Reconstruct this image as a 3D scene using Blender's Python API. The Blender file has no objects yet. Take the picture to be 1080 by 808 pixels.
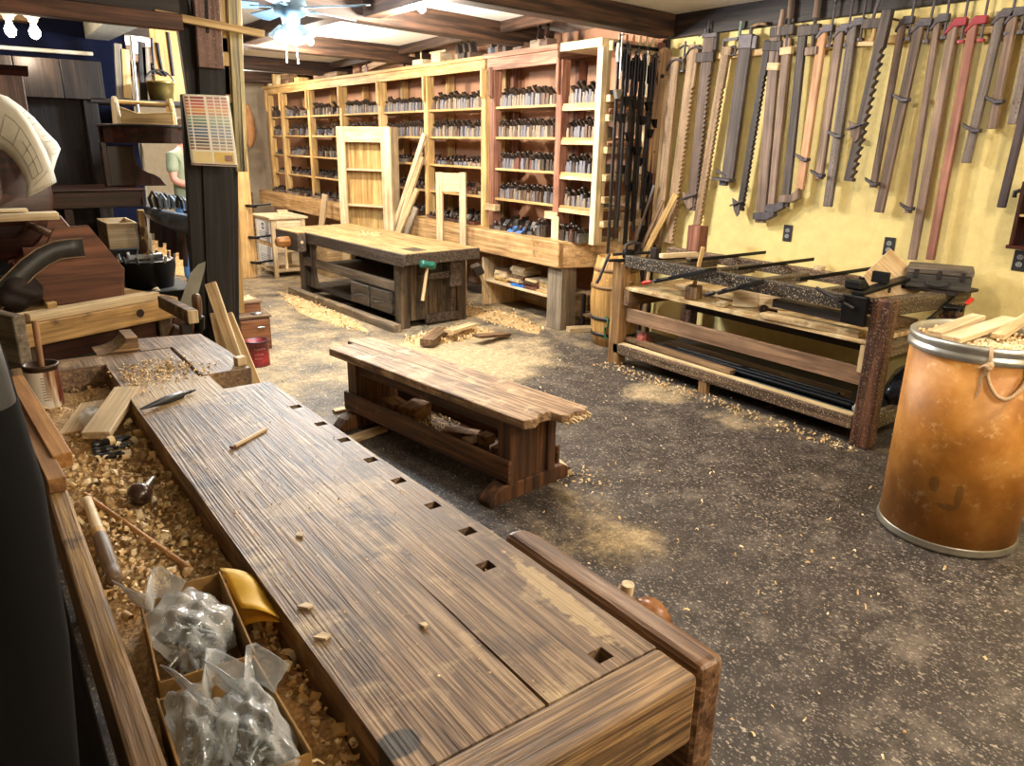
import bpy, math, random
from mathutils import Vector, Matrix
random.seed(7)
SC = bpy.context.scene
COL = SC.collection
PI = math.pi
R = math.radians
# ------------------------------------------------------------------ camera model (photo frame 1080x808)
FPX, CH = 785.0, 1.62
def _axes():
    d1 = Vector((-65 - 540, 140 - 404, FPX)).normalized()
    n = d1.cross(Vector((1, .018, 0))).normalized()
    if n.y > 0: n = -n
    x = d1.cross(n)
    if x.x < 0: x = -x
    return x, d1, n
AXX, AXY, AXZ = _axes()          # world axes written in (right, down, forward) camera coordinates
def ray(px, py):
    v = Vector((px - 540, py - 404, FPX))
    return Vector((AXX.dot(v), AXY.dot(v), AXZ.dot(v)))
def ATX(px, py, X):
    r = ray(px, py); t = X / r.x; return Vector((X, r.y * t, r.z * t + CH))
def ATY(px, py, Y):
    r = ray(px, py); t = Y / r.y; return Vector((r.x * t, Y, r.z * t + CH))
def ATZ(px, py, z):
    r = ray(px, py); t = (z - CH) / r.z; return Vector((r.x * t, r.y * t, z))

# ------------------------------------------------------------------ mesh builder
class MB:
    def __init__(s): s.v = []; s.f = []; s.m = []; s.s = []; s.mi = 0; s.T = None
    def add(s, vs, fs, smooth=False):
        b = len(s.v)
        for p in vs:
            p = Vector(p)
            s.v.append(s.T @ p if s.T is not None else p)
        for f in fs:
            s.f.append([b + i for i in f]); s.m.append(s.mi); s.s.append(smooth)
        return s
    def box(s, x0, x1, y0, y1, z0, z1):
        vs = [(x, y, z) for z in (z0, z1) for y in (y0, y1) for x in (x0, x1)]
        return s.add(vs, [(0, 2, 3, 1), (4, 5, 7, 6), (0, 1, 5, 4), (1, 3, 7, 5), (3, 2, 6, 7), (2, 0, 4, 6)])
    def cbox(s, c, d):
        return s.box(c[0] - d[0] / 2, c[0] + d[0] / 2, c[1] - d[1] / 2, c[1] + d[1] / 2, c[2] - d[2] / 2, c[2] + d[2] / 2)
    def bar(s, p, q, w, t, up=(0, 0, 1)):
        p = Vector(p); q = Vector(q); z = (q - p); L = z.length; z.normalize()
        x = Vector(up).cross(z)
        if x.length < 1e-4: x = Vector((1, 0, 0)).cross(z)
        x.normalize(); y = z.cross(x)
        vs = []
        for a in (p, q):
            for sy in (-1, 1):
                for sx in (-1, 1): vs.append(a + x * (sx * w / 2) + y * (sy * t / 2))
        return s.add(vs, [(0, 2, 3, 1), (4, 5, 7, 6), (0, 1, 5, 4), (1, 3, 7, 5), (3, 2, 6, 7), (2, 0, 4, 6)])
    def prism(s, poly, d0, d1, plane='xz'):
        n = len(poly)
        def P(a, b, d):
            return {'xz': (a, d, b), 'xy': (a, b, d), 'yz': (d, a, b)}[plane]
        vs = [P(a, b, d0) for a, b in poly] + [P(a, b, d1) for a, b in poly]
        fs = [list(range(n)), list(range(2 * n - 1, n - 1, -1))]
        fs += [(i, i + n, (i + 1) % n + n, (i + 1) % n) for i in range(n)]
        return s.add(vs, fs)
    def cyl(s, p, q, r0, r1=None, n=14, caps=True):
        r1 = r0 if r1 is None else r1
        p = Vector(p); q = Vector(q); z = (q - p).normalized()
        x = z.orthogonal().normalized(); y = z.cross(x)
        vs = []
        for a, r in ((p, r0), (q, r1)):
            for i in range(n):
                t = 2 * PI * i / n
                vs.append(a + x * (r * math.cos(t)) + y * (r * math.sin(t)))
        s.add(vs, [(i, (i + 1) % n, (i + 1) % n + n, i + n) for i in range(n)], True)
        if caps:
            s.add(vs[:n], [list(range(n - 1, -1, -1))]); s.add(vs[n:], [list(range(n))])
        return s
    def lathe(s, prof, n=24, c=(0, 0, 0), axis=None, smooth=True):
        M = Matrix.Translation(Vector(c))
        if axis is not None: M = M @ Vector((0, 0, 1)).rotation_difference(Vector(axis)).to_matrix().to_4x4()
        vs = []
        for r, z in prof:
            for i in range(n):
                t = 2 * PI * i / n; vs.append(M @ Vector((r * math.cos(t), r * math.sin(t), z)))
        fs = []
        for k in range(len(prof) - 1):
            for i in range(n):
                fs.append((k * n + i, k * n + (i + 1) % n, (k + 1) * n + (i + 1) % n, (k + 1) * n + i))
        return s.add(vs, fs, smooth)
    def tube(s, pts, r, n=8, closed=False):
        pts = [Vector(p) for p in pts]; m = len(pts); vs = []
        prev = None
        for i, p in enumerate(pts):
            a = pts[(i - 1) % m] if (closed or i > 0) else p
            b = pts[(i + 1) % m] if (closed or i < m - 1) else p
            t = (b - a).normalized()
            x = (t.orthogonal() if prev is None else (prev - t * prev.dot(t)))
            x.normalize(); prev = x; y = t.cross(x)
            rr = r[i] if isinstance(r, (list, tuple)) else r
            for k in range(n):
                an = 2 * PI * k / n; vs.append(p + x * (rr * math.cos(an)) + y * (rr * math.sin(an)))
        fs = []
        for i in range(m if closed else m - 1):
            for k in range(n):
                a, b = i * n, ((i + 1) % m) * n
                fs.append((a + k, a + (k + 1) % n, b + (k + 1) % n, b + k))
        s.add(vs, fs, True)
        if not closed:
            s.add(vs[:n], [list(range(n - 1, -1, -1))]); s.add(vs[-n:], [list(range(n))])
        return s
    def sheet(s, grid, smooth=True):
        nr, nc = len(grid), len(grid[0])
        vs = [p for r in grid for p in r]
        fs = [(i * nc + j, i * nc + j + 1, (i + 1) * nc + j + 1, (i + 1) * nc + j) for i in range(nr - 1) for j in range(nc - 1)]
        return s.add(vs, fs, smooth)
    def ball(s, c, r, nu=12, nv=8, sc=(1, 1, 1)):
        vs = []; fs = []
        for j in range(nv + 1):
            ph = PI * j / nv
            for i in range(nu):
                t = 2 * PI * i / nu
                vs.append((c[0] + r * sc[0] * math.sin(ph) * math.cos(t), c[1] + r * sc[1] * math.sin(ph) * math.sin(t), c[2] + r * sc[2] * math.cos(ph)))
        for j in range(nv):
            for i in range(nu):
                fs.append((j * nu + i, (j + 1) * nu + i, (j + 1) * nu + (i + 1) % nu, j * nu + (i + 1) % nu))
        return s.add(vs, fs, True)
    def mesh(s, name, mats):
        me = bpy.data.meshes.new(name)
        me.from_pydata([tuple(v) for v in s.v], [], s.f)
        for m in (mats if isinstance(mats, (list, tuple)) else [mats]): me.materials.append(m)
        me.polygons.foreach_set('material_index', s.m)
        me.polygons.foreach_set('use_smooth', s.s)
        me.validate(); me.update()
        return me

def obj(name, mb, mats, parent=None, bevel=0, M=None, label=None, seg=1):
    o = bpy.data.objects.new(name, mb.mesh(name, mats) if isinstance(mb, MB) else mb)
    COL.objects.link(o)
    if parent is not None: o.parent = parent
    if M is not None: o.matrix_local = M
    if bevel:
        b = o.modifiers.new('bevel', 'BEVEL'); b.width = bevel; b.segments = seg; b.limit_method = 'ANGLE'; b.angle_limit = R(40)
        b.harden_normals = False
    if label: o['label'] = label
    return o
def solidify(o, t, off=0):
    m = o.modifiers.new('thick', 'SOLIDIFY'); m.thickness = t; m.offset = off; return o
def tag(o, label, cat, group=None, kind=None):
    o['label'] = label; o['category'] = cat
    if group: o['group'] = group
    if kind: o['kind'] = kind
    return o
def thing(name, label, cat, loc=(0, 0, 0), rz=0, group=None, M=None):
    o = bpy.data.objects.new(name, None); COL.objects.link(o); o.empty_display_size = .05
    if M is not None: o.matrix_world = M
    else: o.location = loc; o.rotation_euler = (0, 0, rz)
    return tag(o, label, cat, group)
def solo(name, mb, mats, label, cat, group=None, bevel=0, M=None, loc=None, rz=0, kind=None):
    o = obj(name, mb, mats, None, bevel)
    if M is not None: o.matrix_world = M
    elif loc is not None: o.location = loc; o.rotation_euler = (0, 0, rz)
    return tag(o, label, cat, group, kind)
def struct(name, mb, mats, bevel=0):
    o = obj(name, mb, mats, None, bevel); o['kind'] = 'structure'; return o
def PQ(p, q, face=None):
    """matrix: origin p, local z towards q, local y near `face`"""
    p = Vector(p); q = Vector(q); z = (q - p).normalized()
    f = Vector(face) if face is not None else (Vector((0, 0, 1)) if abs(z.z) < .9 else Vector((0, -1, 0)))
    x = f.cross(z)
    if x.length < 1e-4: x = Vector((1, 0, 0)).cross(z)
    x.normalize(); y = z.cross(x)
    M = Matrix((x, y, z)).transposed().to_4x4(); M.translation = p
    return M
def stick(name, p, q, w, t, mat, label, cat='board', group=None, bevel=.002, face=None, slot=None):
    L = (Vector(q) - Vector(p)).length
    m = MB().box(-w / 2, w / 2, -t / 2, t / 2, 0, L)
    return solo(name, m, mat, label, cat, group, bevel, M=PQ(p, q, face))
def dup(src, loc=None, rz=None, label=None, parent=None, M=None):
    o = src.copy(); COL.objects.link(o)
    if parent is not None: o.parent = parent
    if M is not None: o.matrix_world = M
    else:
        if loc is not None: o.location = loc
        if rz is not None: o.rotation_euler = (0, 0, rz)
    if label: o['label'] = label
    for ch in [c for c in list(src.children)]:
        dup(ch, parent=o)
    return o

# ------------------------------------------------------------------ materials
def lin(h):
    h = h.lstrip('#'); out = []
    for i in (0, 2, 4):
        c = int(h[i:i + 2], 16) / 255
        out.append(c / 12.92 if c <= .04045 else ((c + .055) / 1.055) ** 2.4)
    return (*out, 1)
def newmat(name):
    m = bpy.data.materials.new(name); m.use_nodes = True; nt = m.node_tree
    return m, nt, nt.nodes['Principled BSDF'], nt.nodes.new, nt.links.new
def plain(name, hexc, rough=.5, metal=0, var=.12, scale=18, bump=.15, trans=0, alpha=None, randv=.0, spec=None):
    m, nt, b, N, L = newmat(name)
    tc = N('ShaderNodeTexCoord'); nz = N('ShaderNodeTexNoise'); nz.inputs['Scale'].default_value = scale; nz.inputs['Detail'].default_value = 5
    L(tc.outputs['Object'], nz.inputs['Vector'])
    hs = N('ShaderNodeHueSaturation'); hs.inputs['Color'].default_value = lin(hexc)
    mr = N('ShaderNodeMapRange'); mr.inputs['From Min'].default_value = .3; mr.inputs['From Max'].default_value = .7
    mr.inputs['To Min'].default_value = 1 - var; mr.inputs['To Max'].default_value = 1 + var
    L(nz.outputs['Fac'], mr.inputs['Value'])
    if randv:
        oi = N('ShaderNodeObjectInfo'); r2 = N('ShaderNodeMapRange'); r2.inputs['To Min'].default_value = 1 - randv; r2.inputs['To Max'].default_value = 1 + randv
        L(oi.outputs['Random'], r2.inputs['Value']); mu = N('ShaderNodeMath'); mu.operation = 'MULTIPLY'
        L(mr.outputs['Result'], mu.inputs[0]); L(r2.outputs['Result'], mu.inputs[1]); L(mu.outputs[0], hs.inputs['Value'])
    else: L(mr.outputs['Result'], hs.inputs['Value'])
    L(hs.outputs['Color'], b.inputs['Base Color'])
    b.inputs['Roughness'].default_value = rough; b.inputs['Metallic'].default_value = metal
    if spec is not None: b.inputs['Specular IOR Level'].default_value = spec
    if trans: b.inputs['Transmission Weight'].default_value = trans
    if alpha is not None: b.inputs['Alpha'].default_value = alpha
    if bump:
        bp = N('ShaderNodeBump'); bp.inputs['Strength'].default_value = bump; bp.inputs['Distance'].default_value = .004
        L(nz.outputs['Fac'], bp.inputs['Height']); L(bp.outputs['Normal'], b.inputs['Normal'])
    return m
def ramp(N, stops):
    r = N('ShaderNodeValToRGB'); e = r.color_ramp.elements
    e[0].position, e[0].color = stops[0]; e[1].position, e[1].color = stops[-1]
    for p, c in stops[1:-1]:
        k = e.new(p); k.color = c
    return r
_wc = {}
def wood(dark, light, axis='z', rough=.62, fine=1.0, bump=.35, mid=None, spots=None, spotamt=.55, dust=None, dustamt=.5, randv=.12, knots=False, fleck=None, spec=.4, streak=.22):
    """grain runs along the object's local `axis`"""
    key = (dark, light, axis, rough, fine, bump, mid, spots, spotamt, dust, dustamt, randv, knots, fleck, spec, streak)
    if key in _wc: return _wc[key]
    m, nt, b, N, L = newmat('wood_%d' % len(_wc)); _wc[key] = m
    tc = N('ShaderNodeTexCoord'); mp = N('ShaderNodeMapping')
    i = 'xyz'.index(axis); sc = [34 * fine] * 3; sc[i] = 1.6 * fine
    mp.inputs['Scale'].default_value = sc
    oi = N('ShaderNodeObjectInfo'); cb = N('ShaderNodeCombineXYZ'); ml = N('ShaderNodeMath'); ml.operation = 'MULTIPLY'; ml.inputs[1].default_value = 37
    L(oi.outputs['Random'], ml.inputs[0])
    for k in range(3): L(ml.outputs[0], cb.inputs[k])
    L(cb.outputs[0], mp.inputs['Location'])
    L(tc.outputs['Object'], mp.inputs['Vector'])
    n1 = N('ShaderNodeTexNoise'); n1.inputs['Scale'].default_value = 1; n1.inputs['Detail'].default_value = 4; n1.inputs['Distortion'].default_value = .6
    L(mp.outputs[0], n1.inputs['Vector'])
    n2 = N('ShaderNodeTexNoise'); n2.inputs['Scale'].default_value = 6; n2.inputs['Detail'].default_value = 5
    mp2 = N('ShaderNodeMapping'); L(tc.outputs['Object'], mp2.inputs['Vector']); L(cb.outputs[0], mp2.inputs['Location'])
    L(mp2.outputs[0], n2.inputs['Vector'])
    D, Li = lin(dark), lin(light)
    Mi = lin(mid) if mid else tuple((a + c) / 2 for a, c in zip(D, Li))
    rp = ramp(N, [(.32, D), (.5, Mi), (.68, Li)]); L(n1.outputs['Fac'], rp.inputs['Fac'])
    hs = N('ShaderNodeHueSaturation'); L(rp.outputs['Color'], hs.inputs['Color'])
    mr = N('ShaderNodeMapRange'); mr.inputs['From Min'].default_value = .3; mr.inputs['From Max'].default_value = .7
    mr.inputs['To Min'].default_value = .82; mr.inputs['To Max'].default_value = 1.15
    L(n2.outputs['Fac'], mr.inputs['Value'])
    r2 = N('ShaderNodeMapRange'); r2.inputs['To Min'].default_value = 1 - randv; r2.inputs['To Max'].default_value = 1 + randv
    L(oi.outputs['Random'], r2.inputs['Value'])
    mu = N('ShaderNodeMath'); mu.operation = 'MULTIPLY'; L(mr.outputs[0], mu.inputs[0]); L(r2.outputs[0], mu.inputs[1]); L(mu.outputs[0], hs.inputs['Value'])
    mp3 = N('ShaderNodeMapping'); sc3 = [150 * fine ** .5] * 3; sc3[i] = 5; mp3.inputs['Scale'].default_value = sc3; L(tc.outputs['Object'], mp3.inputs['Vector']); L(cb.outputs[0], mp3.inputs['Location'])
    n3 = N('ShaderNodeTexNoise'); n3.inputs['Scale'].default_value = 1; n3.inputs['Detail'].default_value = 3; L(mp3.outputs[0], n3.inputs['Vector'])
    m3 = N('ShaderNodeMapRange'); m3.inputs['From Min'].default_value = .3; m3.inputs['From Max'].default_value = .7; m3.inputs['To Min'].default_value = 1 - streak; m3.inputs['To Max'].default_value = 1 + streak * .8
    L(n3.outputs['Fac'], m3.inputs['Value']); h3 = N('ShaderNodeHueSaturation'); L(hs.outputs['Color'], h3.inputs['Color']); L(m3.outputs[0], h3.inputs['Value'])
    out = h3.outputs['Color']
    def layer(out, col, amt, scale, width=.08, detail=6, vec=None):
        nz = N('ShaderNodeTexNoise'); nz.inputs['Scale'].default_value = scale; nz.inputs['Detail'].default_value = detail; nz.inputs['Roughness'].default_value = .65
        L(vec or mp2.outputs[0], nz.inputs['Vector'])
        mk = N('ShaderNodeMapRange'); mk.inputs['From Min'].default_value = amt; mk.inputs['From Max'].default_value = amt + width
        L(nz.outputs['Fac'], mk.inputs['Value'])
        mx = N('ShaderNodeMix'); mx.data_type = 'RGBA'; L(mk.outputs[0], mx.inputs['Factor']); L(out, mx.inputs['A']); mx.inputs['B'].default_value = lin(col)
        return mx.outputs['Result']
    if spots: out = layer(out, spots, spotamt, 5, .12)
    if dust: out = layer(out, dust, dustamt, 9, .2, 8)
    if fleck: out = layer(out, fleck, .585, 120, .04, 4)
    L(out, b.inputs['Base Color'])
    b.inputs['Roughness'].default_value = rough; b.inputs['Specular IOR Level'].default_value = spec
    bp = N('ShaderNodeBump'); bp.inputs['Strength'].default_value = bump; bp.inputs['Distance'].default_value = .004
    ad = N('ShaderNodeMath'); ad.operation = 'ADD'; L(n1.outputs['Fac'], ad.inputs[0]); L(n3.outputs['Fac'], ad.inputs[1])
    L(ad.outputs[0], bp.inputs['Height']); L(bp.outputs['Normal'], b.inputs['Normal'])
    return m
def emis(name, col, s):
    m, nt, b, N, L = newmat(name); b.inputs['Emission Color'].default_value = col; b.inputs['Emission Strength'].default_value = s
    b.inputs['Base Color'].default_value = col
    return m

def PINE(a='z'): return wood('#ab8a60', '#dcc6a0', a, mid='#c6aa80', rough=.55, bump=.1, randv=.07)
def PALE(a='z'): return wood('#b69b76', '#dfcca8', a, mid='#cdb590', rough=.55, bump=.08, randv=.06)
def HONEY(a='z'): return wood('#a07d4a', '#d6b982', a, mid='#bf9c64', rough=.55, bump=.1, randv=.06)
def REDDISH(a='z'): return wood('#4c2a1e', '#8a5a44', a, mid='#6b4130', rough=.6, bump=.2)
def OLD(a='z'): return wood('#4a3626', '#8f7354', a, mid='#6d533a', rough=.7, bump=.35, spots='#3a2a1e', spotamt=.6)
def DARK(a='z'): return wood('#140d0a', '#35261f', a, mid='#211712', rough=.55, bump=.3)
def BLACKW(a='z'): return wood('#100d0c', '#2c2624', a, mid='#1a1614', rough=.7, bump=.35)
def MAHOG(a='z'): return wood('#200e09', '#4a241a', a, mid='#331710', rough=.35, bump=.1)
def BENCHD(a='z'): return wood('#2e2117', '#5c452f', a, mid='#42301f', rough=.6, bump=.4, spots='#7b6244', spotamt=.62)
def GREYW(a='z'): return wood('#5e5344', '#9a8c78', a, mid='#7d7060', rough=.75, bump=.35)
IRON = plain('iron', '#3a3638', .5, .7, .25, 30, .3)
BLACK = plain('black_iron', '#141315', .45, .5, .25, 25, .3)
STEEL = plain('steel', '#a8a8a6', .35, .9, .15, 20, .1)
SHAV = plain('shaving', '#dcbc85', .7, 0, .25, 40, .1, randv=.1)
SHAVP = plain('pale_shaving', '#f0dcb4', .7, 0, .2, 40, .1, randv=.1)
SHAVD = plain('tan_shaving', '#c3a272', .7, 0, .3, 40, .1)
BRASS = plain('brass', '#8a7440', .3, .8, .2, 20, .1)

# ------------------------------------------------------------------ shavings
def curl(mb, pos, L, w, turns, rnd, flat=.0):
    k = max(5, int(turns * 9)); r = L / (2 * PI * turns) if turns > .05 else 1
    M = Matrix.Rotation(rnd.uniform(0, 2 * PI), 4, 'Z') @ Matrix.Rotation(rnd.uniform(-.5, .5) * (1 - flat), 4, 'X') @ Matrix.Rotation(rnd.uniform(0, 6.28) * (1 - flat), 4, 'Y')
    dr = rnd.uniform(-.3, .6) * w; a, b = [], []
    for i in range(k + 1):
        t = i / k; an = 2 * PI * turns * t; rr = r * (1 - .35 * t)
        c = Vector((rr * math.sin(an), dr * t * turns, rr * (1 - math.cos(an))))
        a.append(Vector(pos) + M @ (c + Vector((0, -w / 2, 0)))); b.append(Vector(pos) + M @ (c + Vector((0, w / 2, 0))))
    mb.sheet([a, b])
def shavings(name, label, n, sampler, size=(.02, .05), w=(.006, .016), seed=1, base=None, turns=(.3, 1.8), cat='shavings', mats=None, group=None, bigf=0):
    rnd = random.Random(seed); mb = MB()
    if base is not None: mb.mi = 2 if mats is None else 0; base(mb)
    for i in range(n):
        mb.mi = rnd.choice((0, 0, 1, 2))
        big = rnd.random() < bigf; L_ = rnd.uniform(*size) * (2.6 if big else 1); w_ = rnd.uniform(*w) * (2.0 if big else 1)
        curl(mb, sampler(rnd), L_, w_, rnd.uniform(*turns), rnd)
    zmin = None
    return solo(name, mb, mats or [SHAV, SHAVP, SHAVD], label, cat, group, kind='stuff')
def mound(cx, cy, rx, ry, h, z, seed, n=18):
    rnd = random.Random(seed); ph = [rnd.uniform(0, 6.28) for _ in range(6)]
    def hgt(u, v):
        d = u * u + v * v
        return z + h * max(0, 1 - d) * (.75 + .25 * math.sin(5 * u + ph[0]) * math.cos(4 * v + ph[1]) + .15 * math.sin(13 * u + ph[2]) * math.sin(11 * v + ph[3]))
    def base(mb):
        g = []
        for i in range(n + 1):
            row = []
            for j in range(n * 2 + 1):
                rr = i / n; t = 2 * PI * j / (2 * n)
                k = 1 + .18 * math.sin(3 * t + ph[4]) + .1 * math.sin(7 * t + ph[5])
                u, v = rr * math.cos(t), rr * math.sin(t)
                row.append((cx + rx * k * u, cy + ry * k * v, hgt(u, v) if i < n else z - .002))
            g.append(row)
        mb.sheet(g)
    def samp(r):
        t = r.uniform(0, 6.28); q = math.sqrt(r.random()) * 1.05; u, v = q * math.cos(t), q * math.sin(t)
        return (cx + rx * u, cy + ry * v, hgt(u, v) + .002)
    return base, samp
# ================================================================== ROOM
WX = 4.95                      # long wall on the right
def floor_mat():
    m, nt, b, N, L = newmat('old_floor')
    tc = N('ShaderNodeTexCoord'); P = tc.outputs['Object']
    def noise(s, d=6, ro=.6, vec=None):
        n = N('ShaderNodeTexNoise'); n.inputs['Scale'].default_value = s; n.inputs['Detail'].default_value = d; n.inputs['Roughness'].default_value = ro
        L(vec or P, n.inputs['Vector']); return n.outputs['Fac']
    def rng(x, a, c, lo=0, hi=1, sm=True):
        k = N('ShaderNodeMapRange'); k.interpolation_type = 'SMOOTHSTEP' if sm else 'LINEAR'
        k.inputs['From Min'].default_value = a; k.inputs['From Max'].default_value = c; k.inputs['To Min'].default_value = lo; k.inputs['To Max'].default_value = hi
        L(x, k.inputs['Value']); return k.outputs[0]
    def mth(op, a, c):
        k = N('ShaderNodeMath'); k.operation = op; k.use_clamp = False
        for i, q in ((0, a), (1, c)):
            if isinstance(q, (int, float)): k.inputs[i].default_value = q
            else: L(q, k.inputs[i])
        return k.outputs[0]
    def mix(f, a, c):
        k = N('ShaderNodeMix'); k.data_type = 'RGBA'
        L(f, k.inputs['Factor'])
        for nm, q in (('A', a), ('B', c)):
            if isinstance(q, tuple): k.inputs[nm].default_value = q
            else: L(q, k.inputs[nm])
        return k.outputs['Result']
    base = ramp(N, [(.28, lin('#1d1918')), (.5, lin('#38322f')), (.70, lin('#5a524c'))]); L(noise(7, 12, .8), base.inputs['Fac'])
    col = base.outputs['Color']
    mpn = N('ShaderNodeMapping'); mpn.inputs['Scale'].default_value = (1, .6, 1); mpn.inputs['Rotation'].default_value = (0, 0, .6); L(P, mpn.inputs['Vector'])
    V = mpn.outputs[0]
    big = rng(noise(1.6, 4, .6), .35, .65, .3, 1)
    def flecks(scale, rmax, colr, amt):
        v = N('ShaderNodeTexVoronoi'); v.inputs['Scale'].default_value = scale
        wv = N('ShaderNodeTexNoise'); wv.inputs['Scale'].default_value = scale * 1.7; L(P, wv.inputs['Vector'])
        va_ = N('ShaderNodeVectorMath'); va_.operation = 'MULTIPLY_ADD'; L(wv.outputs['Color'], va_.inputs[0]); va_.inputs[1].default_value = (.9 / scale,) * 3; L(V, va_.inputs[2]); L(va_.outputs[0], v.inputs['Vector'])
        sp = N('ShaderNodeSeparateColor'); L(v.outputs['Color'], sp.inputs[0])
        r = mth('MULTIPLY', mth('POWER', sp.outputs[0], 2.2), rmax); d = mth('SUBTRACT', r, v.outputs['Distance'])
        return mix(mth('MULTIPLY', mth('MULTIPLY', rng(d, 0, .08), amt), mth('ADD', mth('MULTIPLY', sp.outputs[1], .6), .3)), col, lin(colr))
    col = flecks(170, .62, '#a89d90', .75)
    col = flecks(85, .50, '#b5a998', .75)
    col = flecks(38, .28, '#cbbfa8', .75)
    col = flecks(19, .14, '#a39887', .5)
    col = mix(mth('MULTIPLY', rng(noise(3.5, 8, .75), .48, .72), .38), col, lin('#877b6e'))
    # sawdust, heaviest round the far benches
    sx = N('ShaderNodeSeparateXYZ'); L(P, sx.inputs[0])
    far = rng(sx.outputs['Y'], 2.6, 5.2, -.30, .20)
    def spot(x, y, r, amt):
        vm = N('ShaderNodeVectorMath'); vm.operation = 'DISTANCE'; L(P, vm.inputs[0]); vm.inputs[1].default_value = (x, y, 0)
        return rng(vm.outputs['Value'], r, r * .25, 0, amt)
    w = far
    for q in ((1.95, 2.12, .70, .36), (2.35, 2.55, .5, .24), (2.1, 1.95, .3, .14), (3.75, 2.6, .5, .45), (3.7, 3.3, .5, .45), (3.95, 1.85, .35, .4), (2.9, 4.6, 1.0, .3), (1.2, 3.2, .8, .45), (1.6, 1.4, .3, .25)):
        w = mth('ADD', w, spot(*q))
    bro = rng(sx.outputs['X'], 2.0, 1.4, 0, .1); w = mth('ADD', w, bro)
    n2 = noise(2.6, 10, .78)
    f = rng(mth('ADD', n2, w), .56, .86); f2 = rng(noise(60, 5, .7), .3, .62, .45, 1)
    dustc = ramp(N, [(.3, lin('#8f7a5c')), (.5, lin('#bba47e')), (.7, lin('#dcc8a2'))]); L(noise(22, 8, .75), dustc.inputs['Fac'])
    col = mix(mth('MULTIPLY', mth('MULTIPLY', f, f2), .92), col, dustc.outputs['Color'])
    L(col, b.inputs['Base Color'])
    L(rng(f, 0, 1, .52, .9), b.inputs['Roughness']); b.inputs['Specular IOR Level'].default_value = .32
    bp = N('ShaderNodeBump'); bp.inputs['Strength'].default_value = .35; bp.inputs['Distance'].default_value = .006
    L(noise(45, 8, .7), bp.inputs['Height']); L(bp.outputs[0], b.inputs['Normal'])
    return m
def plaster(name, hexc, bump=.5, dirt=None):
    m, nt, b, N, L = newmat(name)
    tc = N('ShaderNodeTexCoord'); P = tc.outputs['Object']
    n = N('ShaderNodeTexNoise'); n.inputs['Scale'].default_value = 14; n.inputs['Detail'].default_value = 8; n.inputs['Roughness'].default_value = .6; L(P, n.inputs['Vector'])
    v = N('ShaderNodeTexVoronoi'); v.feature = 'DISTANCE_TO_EDGE'; v.inputs['Scale'].default_value = 9
    nd = N('ShaderNodeTexNoise'); nd.inputs['Scale'].default_value = 6; L(P, nd.inputs['Vector'])
    ad = N('ShaderNodeVectorMath'); ad.operation = 'ADD'; L(P, ad.inputs[0]); L(nd.outputs['Color'], ad.inputs[1]); L(ad.outputs[0], v.inputs['Vector'])
    ck = N('ShaderNodeMapRange'); ck.inputs['From Max'].default_value = .05; L(v.outputs['Distance'], ck.inputs['Value'])
    hs = N('ShaderNodeHueSaturation'); hs.inputs['Color'].default_value = lin(hexc)
    mr = N('ShaderNodeMapRange'); mr.inputs['From Min'].default_value = .3; mr.inputs['From Max'].default_value = .7; mr.inputs['To Min'].default_value = .9; mr.inputs['To Max'].default_value = 1.06
    L(n.outputs['Fac'], mr.inputs['Value']); L(mr.outputs[0], hs.inputs['Value']); L(hs.outputs[0], b.inputs['Base Color'])
    b.inputs['Roughness'].default_value = .8
    mm = N('ShaderNodeMath'); mm.operation = 'MULTIPLY'; L(n.outputs['Fac'], mm.inputs[0]); L(ck.outputs[0], mm.inputs[1])
    bp = N('ShaderNodeBump'); bp.inputs['Strength'].default_value = bump; bp.inputs['Distance'].default_value = .012; L(mm.outputs[0], bp.inputs['Height']); L(bp.outputs[0], b.inputs['Normal'])
    return m
YEL = plaster('yellow_plaster', '#e0cc8a', .35)
PEACH = plaster('peach_plaster', '#bf8f70', .2)
CEILM = plaster('ceiling_stipple', '#e6e0d6', .5)
struct('floor', MB().box(-3.2, 5.1, -2.2, 14.6, -.12, 0), floor_mat())
struct('ceiling', MB().box(-3.2, 5.1, -2.2, 14.6, 2.62, 2.74), CEILM)
w_ = MB().box(WX, WX + .15, -2.2, 4.62, 0, 2.62); struct('wall_right', w_, YEL)
struct('wall_far_right', MB().box(WX, WX + .15, 4.62, 14.6, 0, 2.62), PEACH)
struct('wall_left', MB().box(-3.35, -3.2, -2.2, 14.6, 0, 2.62), plaster('left_plaster', '#8a7a62', .3))
struct('wall_back', MB().box(-3.2, 5.1, 14.45, 14.6, 0, 2.62), plaster('far_plaster', '#c9bca4', .3))
struct('wall_front', MB().box(-3.2, 5.1, -2.35, -2.2, 0, 2.62), plaster('near_plaster', '#cdb98a', .3))
struct('trim_1', MB().box(WX - .045, WX, -2.2, 4.6, 2.445, 2.62), DARK('y'), .004)           # fascia along the yellow wall
struct('trim_2', MB().box(WX - .035, WX, 4.60, 4.66, 0, 2.445), DARK('z'), .004)

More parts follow.
